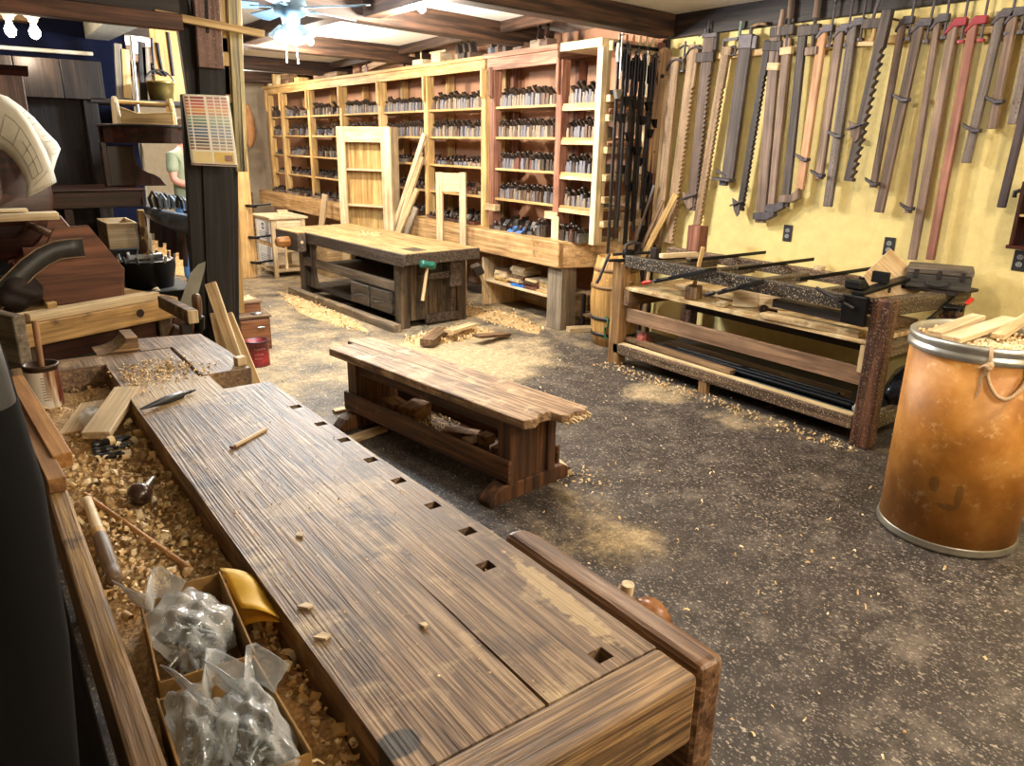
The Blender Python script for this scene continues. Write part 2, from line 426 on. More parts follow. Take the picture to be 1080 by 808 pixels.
                  # wall plate above the peach wall
BEAM = wood('#1d120c', '#553a28', 'x', mid='#36241a', rough=.6, bump=.3)
BEAMY = wood('#1d120c', '#553a28', 'y', mid='#36241a', rough=.6, bump=.3)
def beam(name, x0, y0, x1, y1, w=.15, z0=2.45, mat=None):
    a = Vector((x0, y0, 0)); d = Vector((x1, y1, 0)) - a; L = d.length; rz = math.atan2(d.y, d.x)
    o = struct(name, MB().box(0, L, 0, w, 0, 2.62 - z0), mat or BEAM, .006); o.location = (x0, y0, z0); o.rotation_euler = (0, 0, rz)
beam('trim_4', .9, 4.05, 4.90, 4.52)
beam('trim_3', 3.98, 4.66, 4.62, 12.3, w=-.05, z0=2.53, mat=BEAM)
beam('trim_5', .9, 5.14, 4.80, 5.92)
beam('trim_6', .9, 7.55, 4.80, 8.05)
beam('trim_7', -2.5, 10.0, 4.80, 10.35)
beam('trim_8', -2.5, 12.3, 4.80, 12.5)
for i, (x, y0, y1) in enumerate(((2.62, 4.44, 5.44), (2.45, 5.66, 7.70), (2.50, 7.92, 10.1), (2.50, 10.4, 12.3))):
    struct('trim_%d' % (9 + i), MB().box(x, x + .14, y0, y1, 2.47, 2.62), BEAMY, .006)
# ---- duct box of stippled board over the left side, and lamp soffit
dq = [ATZ(x, y, 2.24) for x, y in ((90, 40), (97, 51), (150, 27), (112, 22))]
struct('trim_13', MB().prism([(p.x, p.y) for p in dq], 2.24, 2.62, 'xy'), plaster('soffit_board', '#a8a49a', .9))
struct('trim_14', MB().box(-3.1, .62, 6.0, 6.12, 2.30, 2.62), wood('#5a4028', '#8d6a42', 'x', rough=.5), .005)
# ---------------------------------------------------------------- electric sockets on the yellow wall
SOCK = plain('socket_black', '#2b292c', .35); SOCKW = plain('socket_face', '#8f9190', .4)
def outlet(px, py, label):
    p = ATX(px, py, WX)
    t = thing('wall_outlet', label, 'outlet', (WX, p.y, p.z), 0, 'black wall outlets')
    obj('cover_plate', MB().box(-.008, 0, -.037, .037, -.06, .06), SOCK, t, .003)
    for s in (-1, 1):
        r = MB(); pts = [(.017 * math.cos(a * PI / 8), s * .021 + .015 * math.sin(a * PI / 8)) for a in range(16)]
        r.prism(pts, -.0115, -.008, 'yz'); o = obj('receptacle', r, SOCKW, t)
        h = MB()
        for y in (-.006, .006): h.box(-.013, -.0115, y - .0016, y + .0016, s * .021 - .002, s * .021 + .008)
        h.box(-.013, -.0115, -.003, .003, s * .021 - .010, s * .021 - .005)
        obj('slot', h, SOCK, o)
outlet(831, 246, 'black double wall outlet above the leftmost part of the rail bench')
outlet(938, 260, 'black double wall outlet between the clamps and the black trunk')
outlet(1076, 275, 'black double wall outlet under the dark wooden wall box')
# ---------------------------------------------------------------- ceiling lamps
WARM = (1, .80, .52, 1)
BULB = emis('warm_bulb', (1, .82, .55, 1), 40); COOLB = emis('cool_bulb', (.72, .88, 1, 1), 40)
PORC = plain('porcelain', '#e8e2d4', .3)
def ceil_bulb(x, y, z, label, two=False, power=60, col=(1, .90, .75), r=.06):
    t = thing('ceiling_lamp', label, 'lamp', (x, y, z), 0, 'bare ceiling bulbs')
    for k in ((-.06, .06) if two else (0,)):
        b = MB().lathe([(.045, z0) for z0 in (2.62 - z - (0 if z0 else 0),)] * 1 + [(.05, .035), (.03, .02), (.02, .0)], 16, (k, 0, 0)) if False else MB()
        b.lathe([(.0, .055), (.05, .055), (.05, .035), (.028, .018), (.022, 0), (0, 0)], 16, (k, 0, 0)); obj('lamp_holder', b, PORC, t)
        g = MB(); g.lathe([(0.012, 0), (.016, -.02), (.030, -.05), (.026, -.075), (.012, -.09), (0, -.092)], 14, (k, 0, 0)); obj('bulb', g, BULB, t)
    ld = bpy.data.lights.new('bulb_light', 'POINT'); ld.energy = power; ld.color = col; ld.shadow_soft_size = r
    lo = bpy.data.objects.new('bulb_light', ld); COL.objects.link(lo); lo.location = (x, y, z - .20)
    return t
# ================================================================== helpers for world-built parts
def wpart(name, mb, mats, t, bevel=0, label=None, seg=1):
    """part given in world coordinates under thing t (an Empty placed with loc / rz)"""
    M = (Matrix.Translation(t.location) @ t.rotation_euler.to_matrix().to_4x4()).inverted()
    return obj(name, mb, mats, t, bevel, M, label, seg)
def addspot(mat, c, r, hexc, amt=.9, squash=(1, 1, 1), rot=0, nscale=30, namt=.5):
    nt = mat.node_tree; N = nt.nodes.new; L = nt.links.new; b = nt.nodes['Principled BSDF']
    src = b.inputs['Base Color'].links[0].from_socket
    tc = N('ShaderNodeTexCoord'); mp = N('ShaderNodeMapping'); mp.vector_type = 'TEXTURE'
    mp.inputs['Location'].default_value = c; mp.inputs['Rotation'].default_value = (0, 0, rot); mp.inputs['Scale'].default_value = [r * q for q in squash]
    L(tc.outputs['Object'], mp.inputs['Vector'])
    ln = N('ShaderNodeVectorMath'); ln.operation = 'LENGTH'; L(mp.outputs[0], ln.inputs[0])
    nz = N('ShaderNodeTexNoise'); nz.inputs['Scale'].default_value = nscale; nz.inputs['Detail'].default_value = 5; L(tc.outputs['Object'], nz.inputs['Vector'])
    a = N('ShaderNodeMath'); a.operation = 'MULTIPLY_ADD'; L(nz.outputs['Fac'], a.inputs[0]); a.inputs[1].default_value = namt * 2; L(ln.outputs['Value'], a.inputs[2])
    k = N('ShaderNodeMapRange'); k.inputs['From Min'].default_value = 1 + namt; k.inputs['From Max'].default_value = .8 + namt; k.inputs['To Max'].default_value = amt
    L(a.outputs[0], k.inputs['Value'])
    mx = N('ShaderNodeMix'); mx.data_type = 'RGBA'; L(k.outputs[0], mx.inputs['Factor']); L(src, mx.inputs['A']); mx.inputs['B'].default_value = lin(hexc)
    L(mx.outputs['Result'], b.inputs['Base Color'])

# ================================================================== FOREGROUND WORKBENCH
BT = wood('#543f2f', '#a58b6d', 'y', mid='#7d634a', rough=.5, fine=2.4, bump=.6, spots='#4f3f36', spotamt=.53, dust='#bda47e', dustamt=.565, randv=0.02, spec=.45, streak=.20)
addspot(BT, (.355, .72, .86), .034, '#2e2c2b', .92, (1.1, .8, 2), 0, 40, .3)
addspot(BT, (.745, .86, .86), .05, '#bfa57c', .75, (.45, 3.2, 2), -.06, 60, .6)
addspot(BT, (.45, 2.42, .86), .20, '#b99c6c', .6, (1.1, 1, 2), 0, 40, .7)
addspot(BT, (.56, 1.45, .86), .10, '#bfa37a', .4, (1.5, .6, 2), 0, 50, .7)
addspot(BT, (.70, 1.10, .86), .10, '#5b463c', .45, (.6, 2, 2), 0, 25, .6)
addspot(BT, (.46, 2.15, .86), .13, '#51433b', .5, (1, .9, 2), 0, 18, .7)
BX = wood('#48331f', '#ad8b5e', 'x', mid='#7d6042', rough=.5, fine=3.6, bump=.6, spots='#4a3a2e', spotamt=.58, randv=.02, streak=.35)
TRAYW = wood('#4b3621', '#8a6a42', 'y', mid='#6a4f30', rough=.7, bump=.3)
main = thing('workbench', 'large worn wooden workbench in the foreground with square dog holes and a shavings-filled tray', 'workbench', (.42, 1.9, 0))
def xr(y): # front edge
    pts = ((.66, .785), (1.1, .782), (1.58, .760), (2.36, .741))
    for (a, b), (c, d) in zip(pts, pts[1:]):
        if y <= c: return b + (d - b) * (y - a) / (c - a)
    return pts[-1][1]
top = MB()
top.prism([(.335, .664), (.560, .664), (.5665, 1.12), (.567, 2.95), (.11, 2.95), (.11, 2.843), (.335, 2.843)], .765, .86, 'xy')
holes = [(.699, .700), (.697, 1.015), (.740, 1.145), (.739, 1.284), (.736, 1.438), (.736, 1.584), (.735, 1.742), (.730, 1.889), (.724, 2.063)]
ys = sorted(sum([[y - .0145, y + .0145] for _, y in holes], [.664, 2.35]))
hy = {round(y - .0145, 5): x for x, y in holes}
for a, c in zip(ys, ys[1:]):
    h = hy.get(round(a, 5))
    if h is None: top.prism([(.5668, a), (xr(a), a), (xr(c), c), (.5668, c)], .765, .86, 'xy')
    else:
        top.prism([(.5668, a), (h - .015, a), (h - .015, c), (.5668, c)], .765, .86, 'xy')
        top.prism([(h + .015, a), (xr(a), a), (xr(c), c), (h + .015, c)], .765, .86, 'xy')
top.box(.5668, .596, 2.35, 2.52, .765, .86)
wpart('top', top, BT, main)
wpart('end_cap', MB().box(.06, .786, .578, .6615, .737, .862), BX, main, .007, seg=2)
wpart('tail_vise', MB().prism([(.577, 2.53), (.742, 2.53), (.745, 2.79), (.725, 3.12), (.47, 3.17), (.47, 2.96), (.577, 2.955)], .74, .861, 'xy'), BT, main, .004)
wpart('tray_bottom', MB().box(.10, .335, .66, 2.843, .755, .772), TRAYW, main)
wpart('tray_rail', MB().box(.060, .100, .662, 2.95, .69, .862), wood('#553f28', '#a0804f', 'y', mid='#7d6140', rough=.65, fine=1.2, bump=.5, spots='#3e2c1c', spotamt=.6, streak=.14), main, .006, seg=2)
eb = MB(); arc = [(.33 + .10 * math.sin(a), .86 + .052 * (1 - math.cos(a))) for a in [k * PI / 12 for k in range(7)]]
eb.prism(arc + [(.47, .912), (.47, .86)], 2.98, 3.12, 'xz'); wpart('end_block', eb, BX, main, .003)
wpart('rear_rail', MB().box(.11, .47, 2.955, 3.0, .74, .858), BX, main, .004)
for x in (.13, .62):
    for y in (.80, 2.62):
        wpart('leg', MB().box(x, x + .11, y, y + .11, 0, .765), BENCHD('z'), main, .006)
wpart('stretcher', MB().box(.15, .72, .83, .88, .18, .30), BENCHD('x'), main, .004)
wpart('stretcher', MB().box(.15, .72, 2.65, 2.70, .18, .30), BENCHD('x'), main, .004)
wpart('stretcher', MB().box(.65, .70, .91, 2.62, .16, .30), BENCHD('y'), main, .004)
wpart('stretcher', MB().box(.16, .21, .91, 2.62, .16, .30), BENCHD('y'), main, .004)
vj = MB().prism([(.800, .585), (.862, .585), (.857, 1.05), (.845, 1.095), (.798, 1.10)], .60, .862, 'xy')
vise = wpart('vise_jaw', vj, wood('#40291c', '#94755a', 'y', mid='#68492f', rough=.42, fine=1.8, bump=.4, spots='#a88a68', spotamt=.6), main, .016, seg=3)
vs = MB().lathe([(.0, .862), (.034, .862), (.046, .868), (.050, .885), (.046, .905), (.03, .918), (.0, .92)], 20, (0, 0, 0)); 
vs = MB().lathe([(0, 0), (.034, 0), (.046, .008), (.050, .024), (.044, .048), (.028, .060), (0, .062)], 22, (.860, .775, .795), (1, 0, 0))
wpart('vise_screw', vs, wood('#5a3420', '#a06a40', 'x', rough=.3, bump=.1), main)
wpart('vise_handle', MB().cyl((.880, .832, .745), (.880, .822, .856), .0105, .012, 12), PALE('z'), main, .002)
wpart('vise_guide', MB().box(.70, .80, .74, .81, .72, .76), BENCHD('x'), main)

# ---- shavings and dust lying in the tray and on the top (nobody could count them)
def traybase(mb):
    rnd = random.Random(5); g = []
    for j in range(90):
        y = .67 + j * (2.165 / 89); row = []
        for i in range(13):
            x = .102 + i * (.231 / 12)
            h = .781 + .012 * math.sin(x * 41 + y * 9) * math.cos(y * 13) + .007 * math.sin(y * 37 + x * 60) + rnd.uniform(-.003, .005)
            if y < 1.32: h -= .004
            row.append((x, y, max(.7735, h)))
        g.append(row)
    mb.mi = 2; mb.sheet(g)
def traysamp(r):
    y = r.choice((r.uniform(.68, 2.8), r.uniform(1.3, 2.2), r.uniform(1.4, 2.1))); x = r.uniform(.112, .325)
    if .99 < y < 1.31 and .11 < x < .30: x = r.uniform(.305, .328)
    if .74 < y < 1.0 and x < .28: x = r.uniform(.29, .328)
    return (x, y, .788 + r.uniform(0, .01) + (.015 if x > .28 and r.random() < .4 else 0))
TDUST = plain('tray_dust', '#bb9a6c', .85, 0, .45, 120, .9)
shavings('wood_shavings', 'curled wood shavings and sawdust filling the tray of the foreground workbench', 2300, traysamp, (.008, .026), (.003, .010), 11, traybase, turns=(.12, 1.1), bigf=.16, mats=[SHAV, SHAVP, TDUST])
def gauss(cx, cy, sx, sy, z):
    return lambda r: (max(.345, r.gauss(cx, sx)), r.gauss(cy, sy), z + r.uniform(.0005, .004))
shavings('wood_shavings', 'heap of pale shavings on the far end of the foreground workbench beside the notch', 340, gauss(.50, 2.66, .06, .085, .861), (.008, .03), (.003, .008), 12, turns=(.15, .9))
shavings('wood_shavings', 'pale shavings scattered along the tray edge at the far left of the foreground workbench', 150, lambda r: (r.gauss(.385, .03), r.gauss(2.62, .12), .862), (.008, .028), (.003, .008), 13, turns=(.15, .8))
shavings('wood_chips', 'small chips and crumbs sprinkled over the middle of the foreground workbench top', 330, lambda r: (r.uniform(.36, .72), r.choice((r.uniform(.68, 2.2), r.gauss(1.5, .2))), .861), (.002, .009), (.001, .004), 14, turns=(.05, .3), cat='wood chips')
# ---- cardboard bins with plastic bags
CARD = plain('cardboard', '#8e6a36', .8, 0, .15, 50, .15); CARDE = plain('cardboard_edge', '#6e4f28', .8, 0, .15, 50, .15)
def carton(cs, z0, z1, label):
    c = sum((Vector((x, y, 0)) for x, y in cs), Vector()) / 4
    t = thing('cardboard_box', label, 'box', (c.x, c.y, z0))
    n = MB(); n.prism(cs, z0, z0 + .003, 'xy'); wpart('bottom', n, CARD, t)
    for i in range(4):
        a = Vector((*cs[i], 0)); b = Vector((*cs[(i + 1) % 4], 0)); d = (b - a).normalized(); nn = Vector((-d.y, d.x, 0)) * .0035
        if (c - a).dot(nn) < 0: nn = -nn
        w = MB(); q = [a, b, b + nn, a + nn]; w.prism([(p.x, p.y) for p in q], z0, z1 + (.004 if i % 2 else 0), 'xy'); wpart('wall', w, CARD, t, .0008)
    return t
CAR1 = [(.146, 1.289), (.283, 1.276), (.262, 1.010), (.124, 1.027)]
CAR2 = [(.114, .992), (.258, 1.003), (.258, .775), (.107, .770)]
carton(CAR1, .776, .858, 'upper brown cardboard box in the tray beside the yellow booklet')
carton(CAR2, .776, .858, 'lower brown cardboard box in the tray nearest the camera')
def bagmat():
    m, nt, b, N, L = newmat('clear_plastic')
    tr = N('ShaderNodeBsdfTransparent'); tr.inputs[0].default_value = (.93, .95, .96, 1)
    b.inputs['Base Color'].default_value = (.86, .88, .90, 1); b.inputs['Roughness'].default_value = .18; b.inputs['Specular IOR Level'].default_value = 1.0
    b.inputs['Coat Weight'].default_value = 1; b.inputs['Coat Roughness'].default_value = .06
    tc = N('ShaderNodeTexCoord'); v = N('ShaderNodeTexVoronoi'); v.inputs['Scale'].default_value = 26
    nd = N('ShaderNodeTexNoise'); nd.inputs['Scale'].default_value = 11; L(tc.outputs['Object'], nd.inputs['Vector']); ad = N('ShaderNodeVectorMath'); ad.operation = 'MULTIPLY_ADD'
    L(nd.outputs['Color'], ad.inputs[0]); ad.inputs[1].default_value = (.15, .15, .15); L(tc.outputs['Object'], ad.inputs[2]); L(ad.outputs[0], v.inputs['Vector'])
    bp = N('ShaderNodeBump'); bp.inputs['Strength'].default_value = .35; bp.inputs['Distance'].default_value = .010; L(v.outputs['Distance'], bp.inputs['Height']); L(bp.outputs[0], b.inputs['Normal']); L(bp.outputs[0], b.inputs['Coat Normal'])
    fr = N('ShaderNodeLayerWeight'); fr.inputs['Blend'].default_value = .35; L(bp.outputs[0], fr.inputs['Normal'])
    mr = N('ShaderNodeMapRange'); mr.inputs['To Min'].default_value = .16; mr.inputs['To Max'].default_value = .75; L(fr.outputs['Facing'], mr.inputs['Value'])
    mx = N('ShaderNodeMixShader'); L(mr.outputs[0], mx.inputs[0]); L(tr.outputs[0], mx.inputs[1]); L(b.outputs[0], mx.inputs[2]); L(mx.outputs[0], nt.nodes['Material Output'].inputs['Surface'])
    return m
BAG = bagmat(); GREYH = plain('grey_hardware', '#8d9498', .4, .3, .35, 60, .3)
def crumple(mb, c, rx, ry, rz, seed, nu=40, nv=24, facet=0):
    rnd = random.Random(seed); ks = [(Vector((rnd.uniform(-1, 1), rnd.uniform(-1, 1), rnd.uniform(-1, 1))).normalized(), rnd.uniform(2, 5), rnd.uniform(0, 6)) for _ in range(9)]
    pls = [(Vector((rnd.uniform(-1, 1), rnd.uniform(-1, 1), rnd.uniform(-.6, 1))).normalized(), rnd.uniform(.72, 1.0)) for _ in range(facet)]
    if facet: pls += [(Vector(q), .95) for q in ((1, 0, 0), (-1, 0, 0), (0, 1, 0), (0, -1, 0), (0, 0, 1), (0, 0, -1))]
    vs = []; fs = []
    for j in range(nv + 1):
        ph = PI * j / nv
        for i in range(nu):
            t = 2 * PI * i / nu; d = Vector((math.sin(ph) * math.cos(t), math.sin(ph) * math.sin(t), math.cos(ph)))
            s = min(h / max(.05, d.dot(a)) for a, h in pls) if pls else 1 + sum((.07 * abs(math.sin(k * d.dot(a) + p)) - .04) for a, k, p in ks)
            s2 = 1 + .10 * math.sin(9 * d.x + seed) * math.sin(8 * d.y + 2 * seed) * bool(facet); s *= s2; vs.append((c[0] + rx * d.x * s, c[1] + ry * d.y * s, c[2] + rz * d.z * s))
    for j in range(nv):
        for i in range(nu):
            fs.append((j * nu + i, (j + 1) * nu + i, (j + 1) * nu + (i + 1) % nu, j * nu + (i + 1) % nu))
    mb.add(vs, fs, True)
def bag(c, r, seed, label, tuft):
    t = thing('plastic_bag', label, 'bag', (c[0], c[1], c[2] - r[2]))
    m = MB(); crumple(m, (c[0], c[1], c[2]), r[0] * 1.12, r[1] * 1.12, r[2] * 1.12, seed, 64, 40, 34); wpart('film', m, BAG, t)
    h = MB(); hr = random.Random(seed)
    for k in range(110):
        a_ = hr.uniform(0, 6.28); q_ = math.sqrt(hr.random()); hz = c[2] - r[2] * .75 + r[2] * 1.1 * hr.random() * (1 - q_ * .6)
        p_ = Vector((c[0] + r[0] * .72 * q_ * math.cos(a_), c[1] + r[1] * .75 * q_ * math.sin(a_), hz)); d_ = Vector((hr.uniform(-1, 1), hr.uniform(-1, 1), hr.uniform(-.4, .4))).normalized() * hr.uniform(.008, .018)
        h.mi = hr.choice((0, 0, 1)); h.cyl(p_ - d_, p_ + d_, .0035, None, 6); h.cyl(p_ + d_, p_ + d_ * 1.15, .006, None, 6)
    wpart('hardware', h, [GREYH, STEEL], t)['kind'] = 'stuff'
    f = MB(); rnd = random.Random(seed); g = []
    for i in range(5):
        row = []
        for j in range(9):
            u = j / 8 - .5; v = i / 4
            row.append((tuft[0] + u * .05 * (1 + v), tuft[1] + .02 * math.sin(u * 9) * (1 + v) + v * .02, tuft[2] + v * .038 + rnd.uniform(-.003, .003)))
        g.append(row)
    f.sheet(g); o = wpart('gathered_neck', f, BAG, t); solidify(o, .0015)
bag((.205, 1.150, .842), (.062, .108, .048), 21, 'crumpled clear plastic bag in the upper cardboard box', (.16, 1.22, .868))
bag((.155, .915, .838), (.042, .072, .050), 22, 'clear plastic bag in the lower cardboard box, left of two', (.178, .945, .868))
bag((.212, .860, .840), (.044, .10, .052), 24, 'clear plastic bag in the lower cardboard box, right of two', (.228, .92, .868))
# ---- yellow booklet leaning on the tray wall
YP = plain('yellow_card', '#dcae33', .6, 0, .1, 14, .1)
q = [ATZ(232, 601, .845), ATZ(272, 607, .85), ATZ(295, 651, .85), ATZ(255, 644, .845)]
bk = thing('yellow_booklet', 'folded yellow card booklet leaning in the tray beside the upper cardboard box', 'booklet', (q[0].x, q[0].y, .78))
def leaf(z_l, z_r, dx):
    g = []
    for i in range(7):
        v = i / 6; a = q[0].lerp(q[3], v); b = q[1].lerp(q[2], v); row = []
        for j in range(7):
            u = j / 6; p = a.lerp(b, u); p.z = z_l + (z_r - z_l) * u + .006 * math.sin(PI * u) + .003 * math.sin(7 * v); p.x = min(p.x + dx, .333); row.append(p)
        g.append(row)
    return MB().sheet(g)
o = wpart('cover', leaf(.848, .846, 0), YP, bk); solidify(o, .0012)
o = wpart('back_leaf', leaf(.812, .838, .0), YP, bk); solidify(o, .0012)
# ---- tools and offcuts in the tray
hm = thing('turned_handle', 'turned wooden tool handle with pale ferrule end lying in the tray shavings', 'tool handle', M=PQ(ATZ(92, 527, .806), ATZ(122, 613, .806)))
Lh = (ATZ(122, 613, .806) - ATZ(92, 527, .806)).length
obj('shaft', MB().lathe([(0, 0), (.010, 0), (.011, .03), (.012, .17), (.013, .18)], 14), PALE('z'), hm)
obj('ferrule', MB().lathe([(.0135, .178), (.0145, .185), (.0135, .205)], 14), HONEY('z'), hm)
obj('grip', MB().lathe([(.0135, .205), (.0155, .23), (.0155, Lh - .05), (.013, Lh - .042), (.0155, Lh - .034), (.0155, Lh - .008), (.010, Lh), (0, Lh)], 16), wood('#4e3a28', '#8d7458', 'z', rough=.5), hm)
p, q2 = ATZ(90, 522, .805), ATZ(200, 599, .800)
solo('wooden_dowel', MB().cyl((0, 0, 0), (0, 0, (q2 - p).length), .0055, None, 12), wood('#8d6238', '#c4935c', 'z'), 'long thin wooden dowel lying diagonally over the tray shavings', 'dowel', M=PQ(p, q2))
kb = thing('brace_head', 'dark round wooden knob with a metal stem lying in the tray shavings', 'tool', M=PQ(ATZ(147, 522, .820), ATZ(167, 497, .830)))
obj('knob', MB().lathe([(0, -.026), (.009, -.027), (.011, -.024), (.022, -.017), (.0285, 0), (.025, .014), (.014, .024), (.010, .030)], 22), wood('#21150f', '#4b3427', 'z', rough=.25, bump=.05), kb)
obj('stem', MB().cyl((0, 0, .028), (0, 0, .078), .009, .0055, 12), STEEL, kb)
def plank(name, p, q, w, t, mat, label, cat='board', face=(0, 0, 1), bevel=.002, group=None):
    return stick(name, p, q, w, t, mat, label, cat, group, bevel, face)
plank('pine_offcut', (.213, 2.24, .822), (.345, 2.50, .862), .075, .022, PALE('z'), 'pale planed pine offcut resting across the tray edge at the far left', 'offcut', (-.1, -.2, 1))
plank('striped_offcut', (.175, 2.36, .795), (.262, 2.56, .815), .095, .018, wood('#a98a62', '#dcc49a', 'z', fine=.8), 'tan striped board end lying in the tray behind the small plastic bag', 'offcut', (-.15, 0, 1))
plank('honey_rail', (.063, 2.62, .905), (.108, 1.93, .885), .042, .036, wood('#8a5c2e', '#c08d50', 'z', bump=.1), 'honey brown planed rail lying along the tray edge beside the paint can', 'board')
plank('honey_rail', (.058, 2.35, .883), (.082, 1.80, .88), .036, .034, wood('#7a5230', '#ad7f4a', 'z', bump=.1), 'shorter brown planed rail under the honey brown rail on the tray edge', 'board')
sb = MB(); crumple(sb, (.235, 2.40, .822), .04, .085, .020, 31, 26, 16); solo('plastic_bag', sb, BAG, 'small flat clear plastic bag in the tray beside the striped board end', 'bag')
ye = MB().sheet([[ATZ(120, 418, .83), ATZ(130, 412, .835)], [ATZ(124, 432, .83), ATZ(134, 424, .835)]]); solidify(solo('yellow_card', ye, YP, 'small yellow card standing in the tray behind the pine offcut', 'card'), .002)
PLS = plain('black_plastic', '#1d1f20', .35, 0, .2, 30, .1)
for (a, b, lb) in (((96, 470), (138, 461), 'dark ribbed screwdriver handle in the tray, farthest of the three under the pine offcut'), ((97, 477), (141, 468), 'dark ribbed screwdriver handle in the tray, middle of the three under the pine offcut'), ((100, 483), (132, 478), 'dark ribbed screwdriver handle in the tray, nearest of the three under the pine offcut')):
    p, q2 = ATZ(*a, .80), ATZ(*b, .803); L_ = (q2 - p).length
    solo('screwdriver_handle', MB().lathe([(0, 0), (.009, 0), (.011, .01), (.0085, .02), (.011, .035), (.0085, .05), (.011, .065), (.009, L_ - .02), (.004, L_), (0, L_)], 10, smooth=False), PLS, lb, 'tool', M=PQ(p, q2))
# ---- paint can with stirring stick
def canmat():
    m, nt, b, N, L = newmat('drippy_label'); tc = N('ShaderNodeTexCoord')
    mp = N('ShaderNodeMapping'); mp.inputs['Scale'].default_value = (30, 30, 3); L(tc.outputs['Object'], mp.inputs['Vector'])
    n = N('ShaderNodeTexNoise'); n.inputs['Scale'].default_value = 1; n.inputs['Detail'].default_value = 4; L(mp.outputs[0], n.inputs['Vector'])
    r = ramp(N, [(.50, lin('#d9d3c8')), (.56, lin('#a98a6a')), (.62, lin('#5e3220'))]); L(n.outputs['Fac'], r.inputs['Fac']); L(r.outputs[0], b.inputs['Base Color']); b.inputs['Roughness'].default_value = .4
    return m
pc = thing('paint_can', 'paint can with a white drip-stained label and a stirring stick, standing in the tray', 'paint can', (.136, 2.70, .774))
obj('can', MB().lathe([(0, 0), (.049, 0), (.051, .004), (.049, .008), (.049, .145), (.052, .150), (.052, .156), (.044, .156), (.044, .02), (0, .02)], 28), plain('can_rim', '#4a3a30', .4, .6, .3, 40, .2), pc)
obj('label', MB().lathe([(.0495, .018), (.0495, .138)], 28), canmat(), pc)
obj('text_block', MB().lathe([(.0499, .05), (.0499, .085)], 28), plain('label_red', '#6e2418', .5), pc) if False else None
tb = MB()
for k in range(9):
    a0 = R(-105 + (k % 3) * 1); 
    z0 = .045 + k * .009
    tb.sheet([[(.0499 * math.cos(R(-100 + j * 7)), .0499 * math.sin(R(-100 + j * 7)), z0 + dz) for j in range(4)] for dz in (0, .004)])
obj('small_print', tb, plain('grey_print', '#8d8a86', .6), pc)
rd = MB().sheet([[(.0500 * math.cos(R(-48 + j * 6)), .0500 * math.sin(R(-48 + j * 6)), dz + j * .006) for j in range(6)] for dz in (.03, .07)])
obj('label_stripe', rd, plain('label_red', '#5e2418', .5), pc)
obj('paint', MB().cyl((0, 0, .02), (0, 0, .125), .0435, None, 24), plain('brown_stain', '#2b1a10', .3), pc)
stir = wood('#7a5338', '#b98f68', 'z')
solo('stirring_stick', MB().cyl((0, 0, 0), (0, 0, .235), .0085, .0095, 10), stir, 'round wooden stirring stick standing in the paint can', 'stick', M=PQ((.138, 2.70, .83), (.147, 2.73, 1.145)), bevel=.002)
# ---- on the bench top
ch = thing('marking_awl', 'dark grey tapered awl with slim tang lying across the far end of the workbench', 'awl', M=PQ(ATZ(147, 432, .874), ATZ(206, 411, .869)))
Lc = (ATZ(206, 411, .869) - ATZ(147, 432, .874)).length
obj('blade', MB().lathe([(0, 0), (.003, .005), (.010, .07), (.0125, Lc * .45), (.012, Lc * .74), (.008, Lc * .76)], 12), plain('worn_steel', '#3b3d40', .4, .6), ch)
obj('tang', MB().lathe([(.008, Lc * .76), (.005, Lc * .80), (.006, Lc * .9), (.003, Lc), (0, Lc)], 10), IRON, ch)
st = thing('pencil_stub', 'short pale flat stick with a brown end on the middle of the workbench', 'stick', M=PQ(ATZ(244, 472, .8655), ATZ(281, 452, .8645)))
Ls = (ATZ(281, 452, .8645) - ATZ(244, 472, .8655)).length
obj('shaft', MB().box(-.005, .005, -.0035, .0035, .012, Ls), PALE('z'), st, .001); obj('tip', MB().box(-.0052, .0052, -.0036, .0036, 0, .012), plain('brown_tip', '#6b3d22', .5), st)
solo('bench_dog', MB().box(-.018, .018, -.016, .016, 0, .03), PALE('z'), 'small square pale wooden dog beside the notch at the far edge of the workbench', 'bench dog', loc=(.722, 2.585, .861), rz=.2, bevel=.002)
for (px, py, s, lb) in ((316, 565, .011, 'small square wood chip on the workbench, beside the grain knot left of the dog holes'), (340, 672, .013, 'leaf shaped pale chip on the near part of the workbench'), (447, 660, .008, 'tiny pale wood chip beside the long crack in the workbench'), (322, 640, .012, 'broken splinter of wood near the tray edge of the workbench')):
    p = ATZ(px, py, .861); c_ = MB().prism([(-s, -s * .5), (s * .7, -s * .6), (s, s * .3), (-.2 * s, s * .7)], 0, .004, 'xy')
    solo('wood_chip', c_, PALE('x'), lb, 'wood chip', loc=(p.x, p.y, .861), rz=px * .7)
cr = thing('shade_filler', 'black crate added to darken the gap between the iron machine and the foreground workbench', 'filler', (.0, 1.3, 0))  # black box added to stand in for deep shade in the gap
wpart('body', MB().box(-.14, .055, 1.22, 2.0, 0, .56), BLACKW('y'), cr, .006); wpart('lid', MB().box(-.15, .056, 1.205, 2.01, .56, .585), BLACKW('y'), cr, .004)
wpart('body_front', MB().box(.032, .056, .55, 1.20, 0, .56), BLACKW('y'), cr, .004)
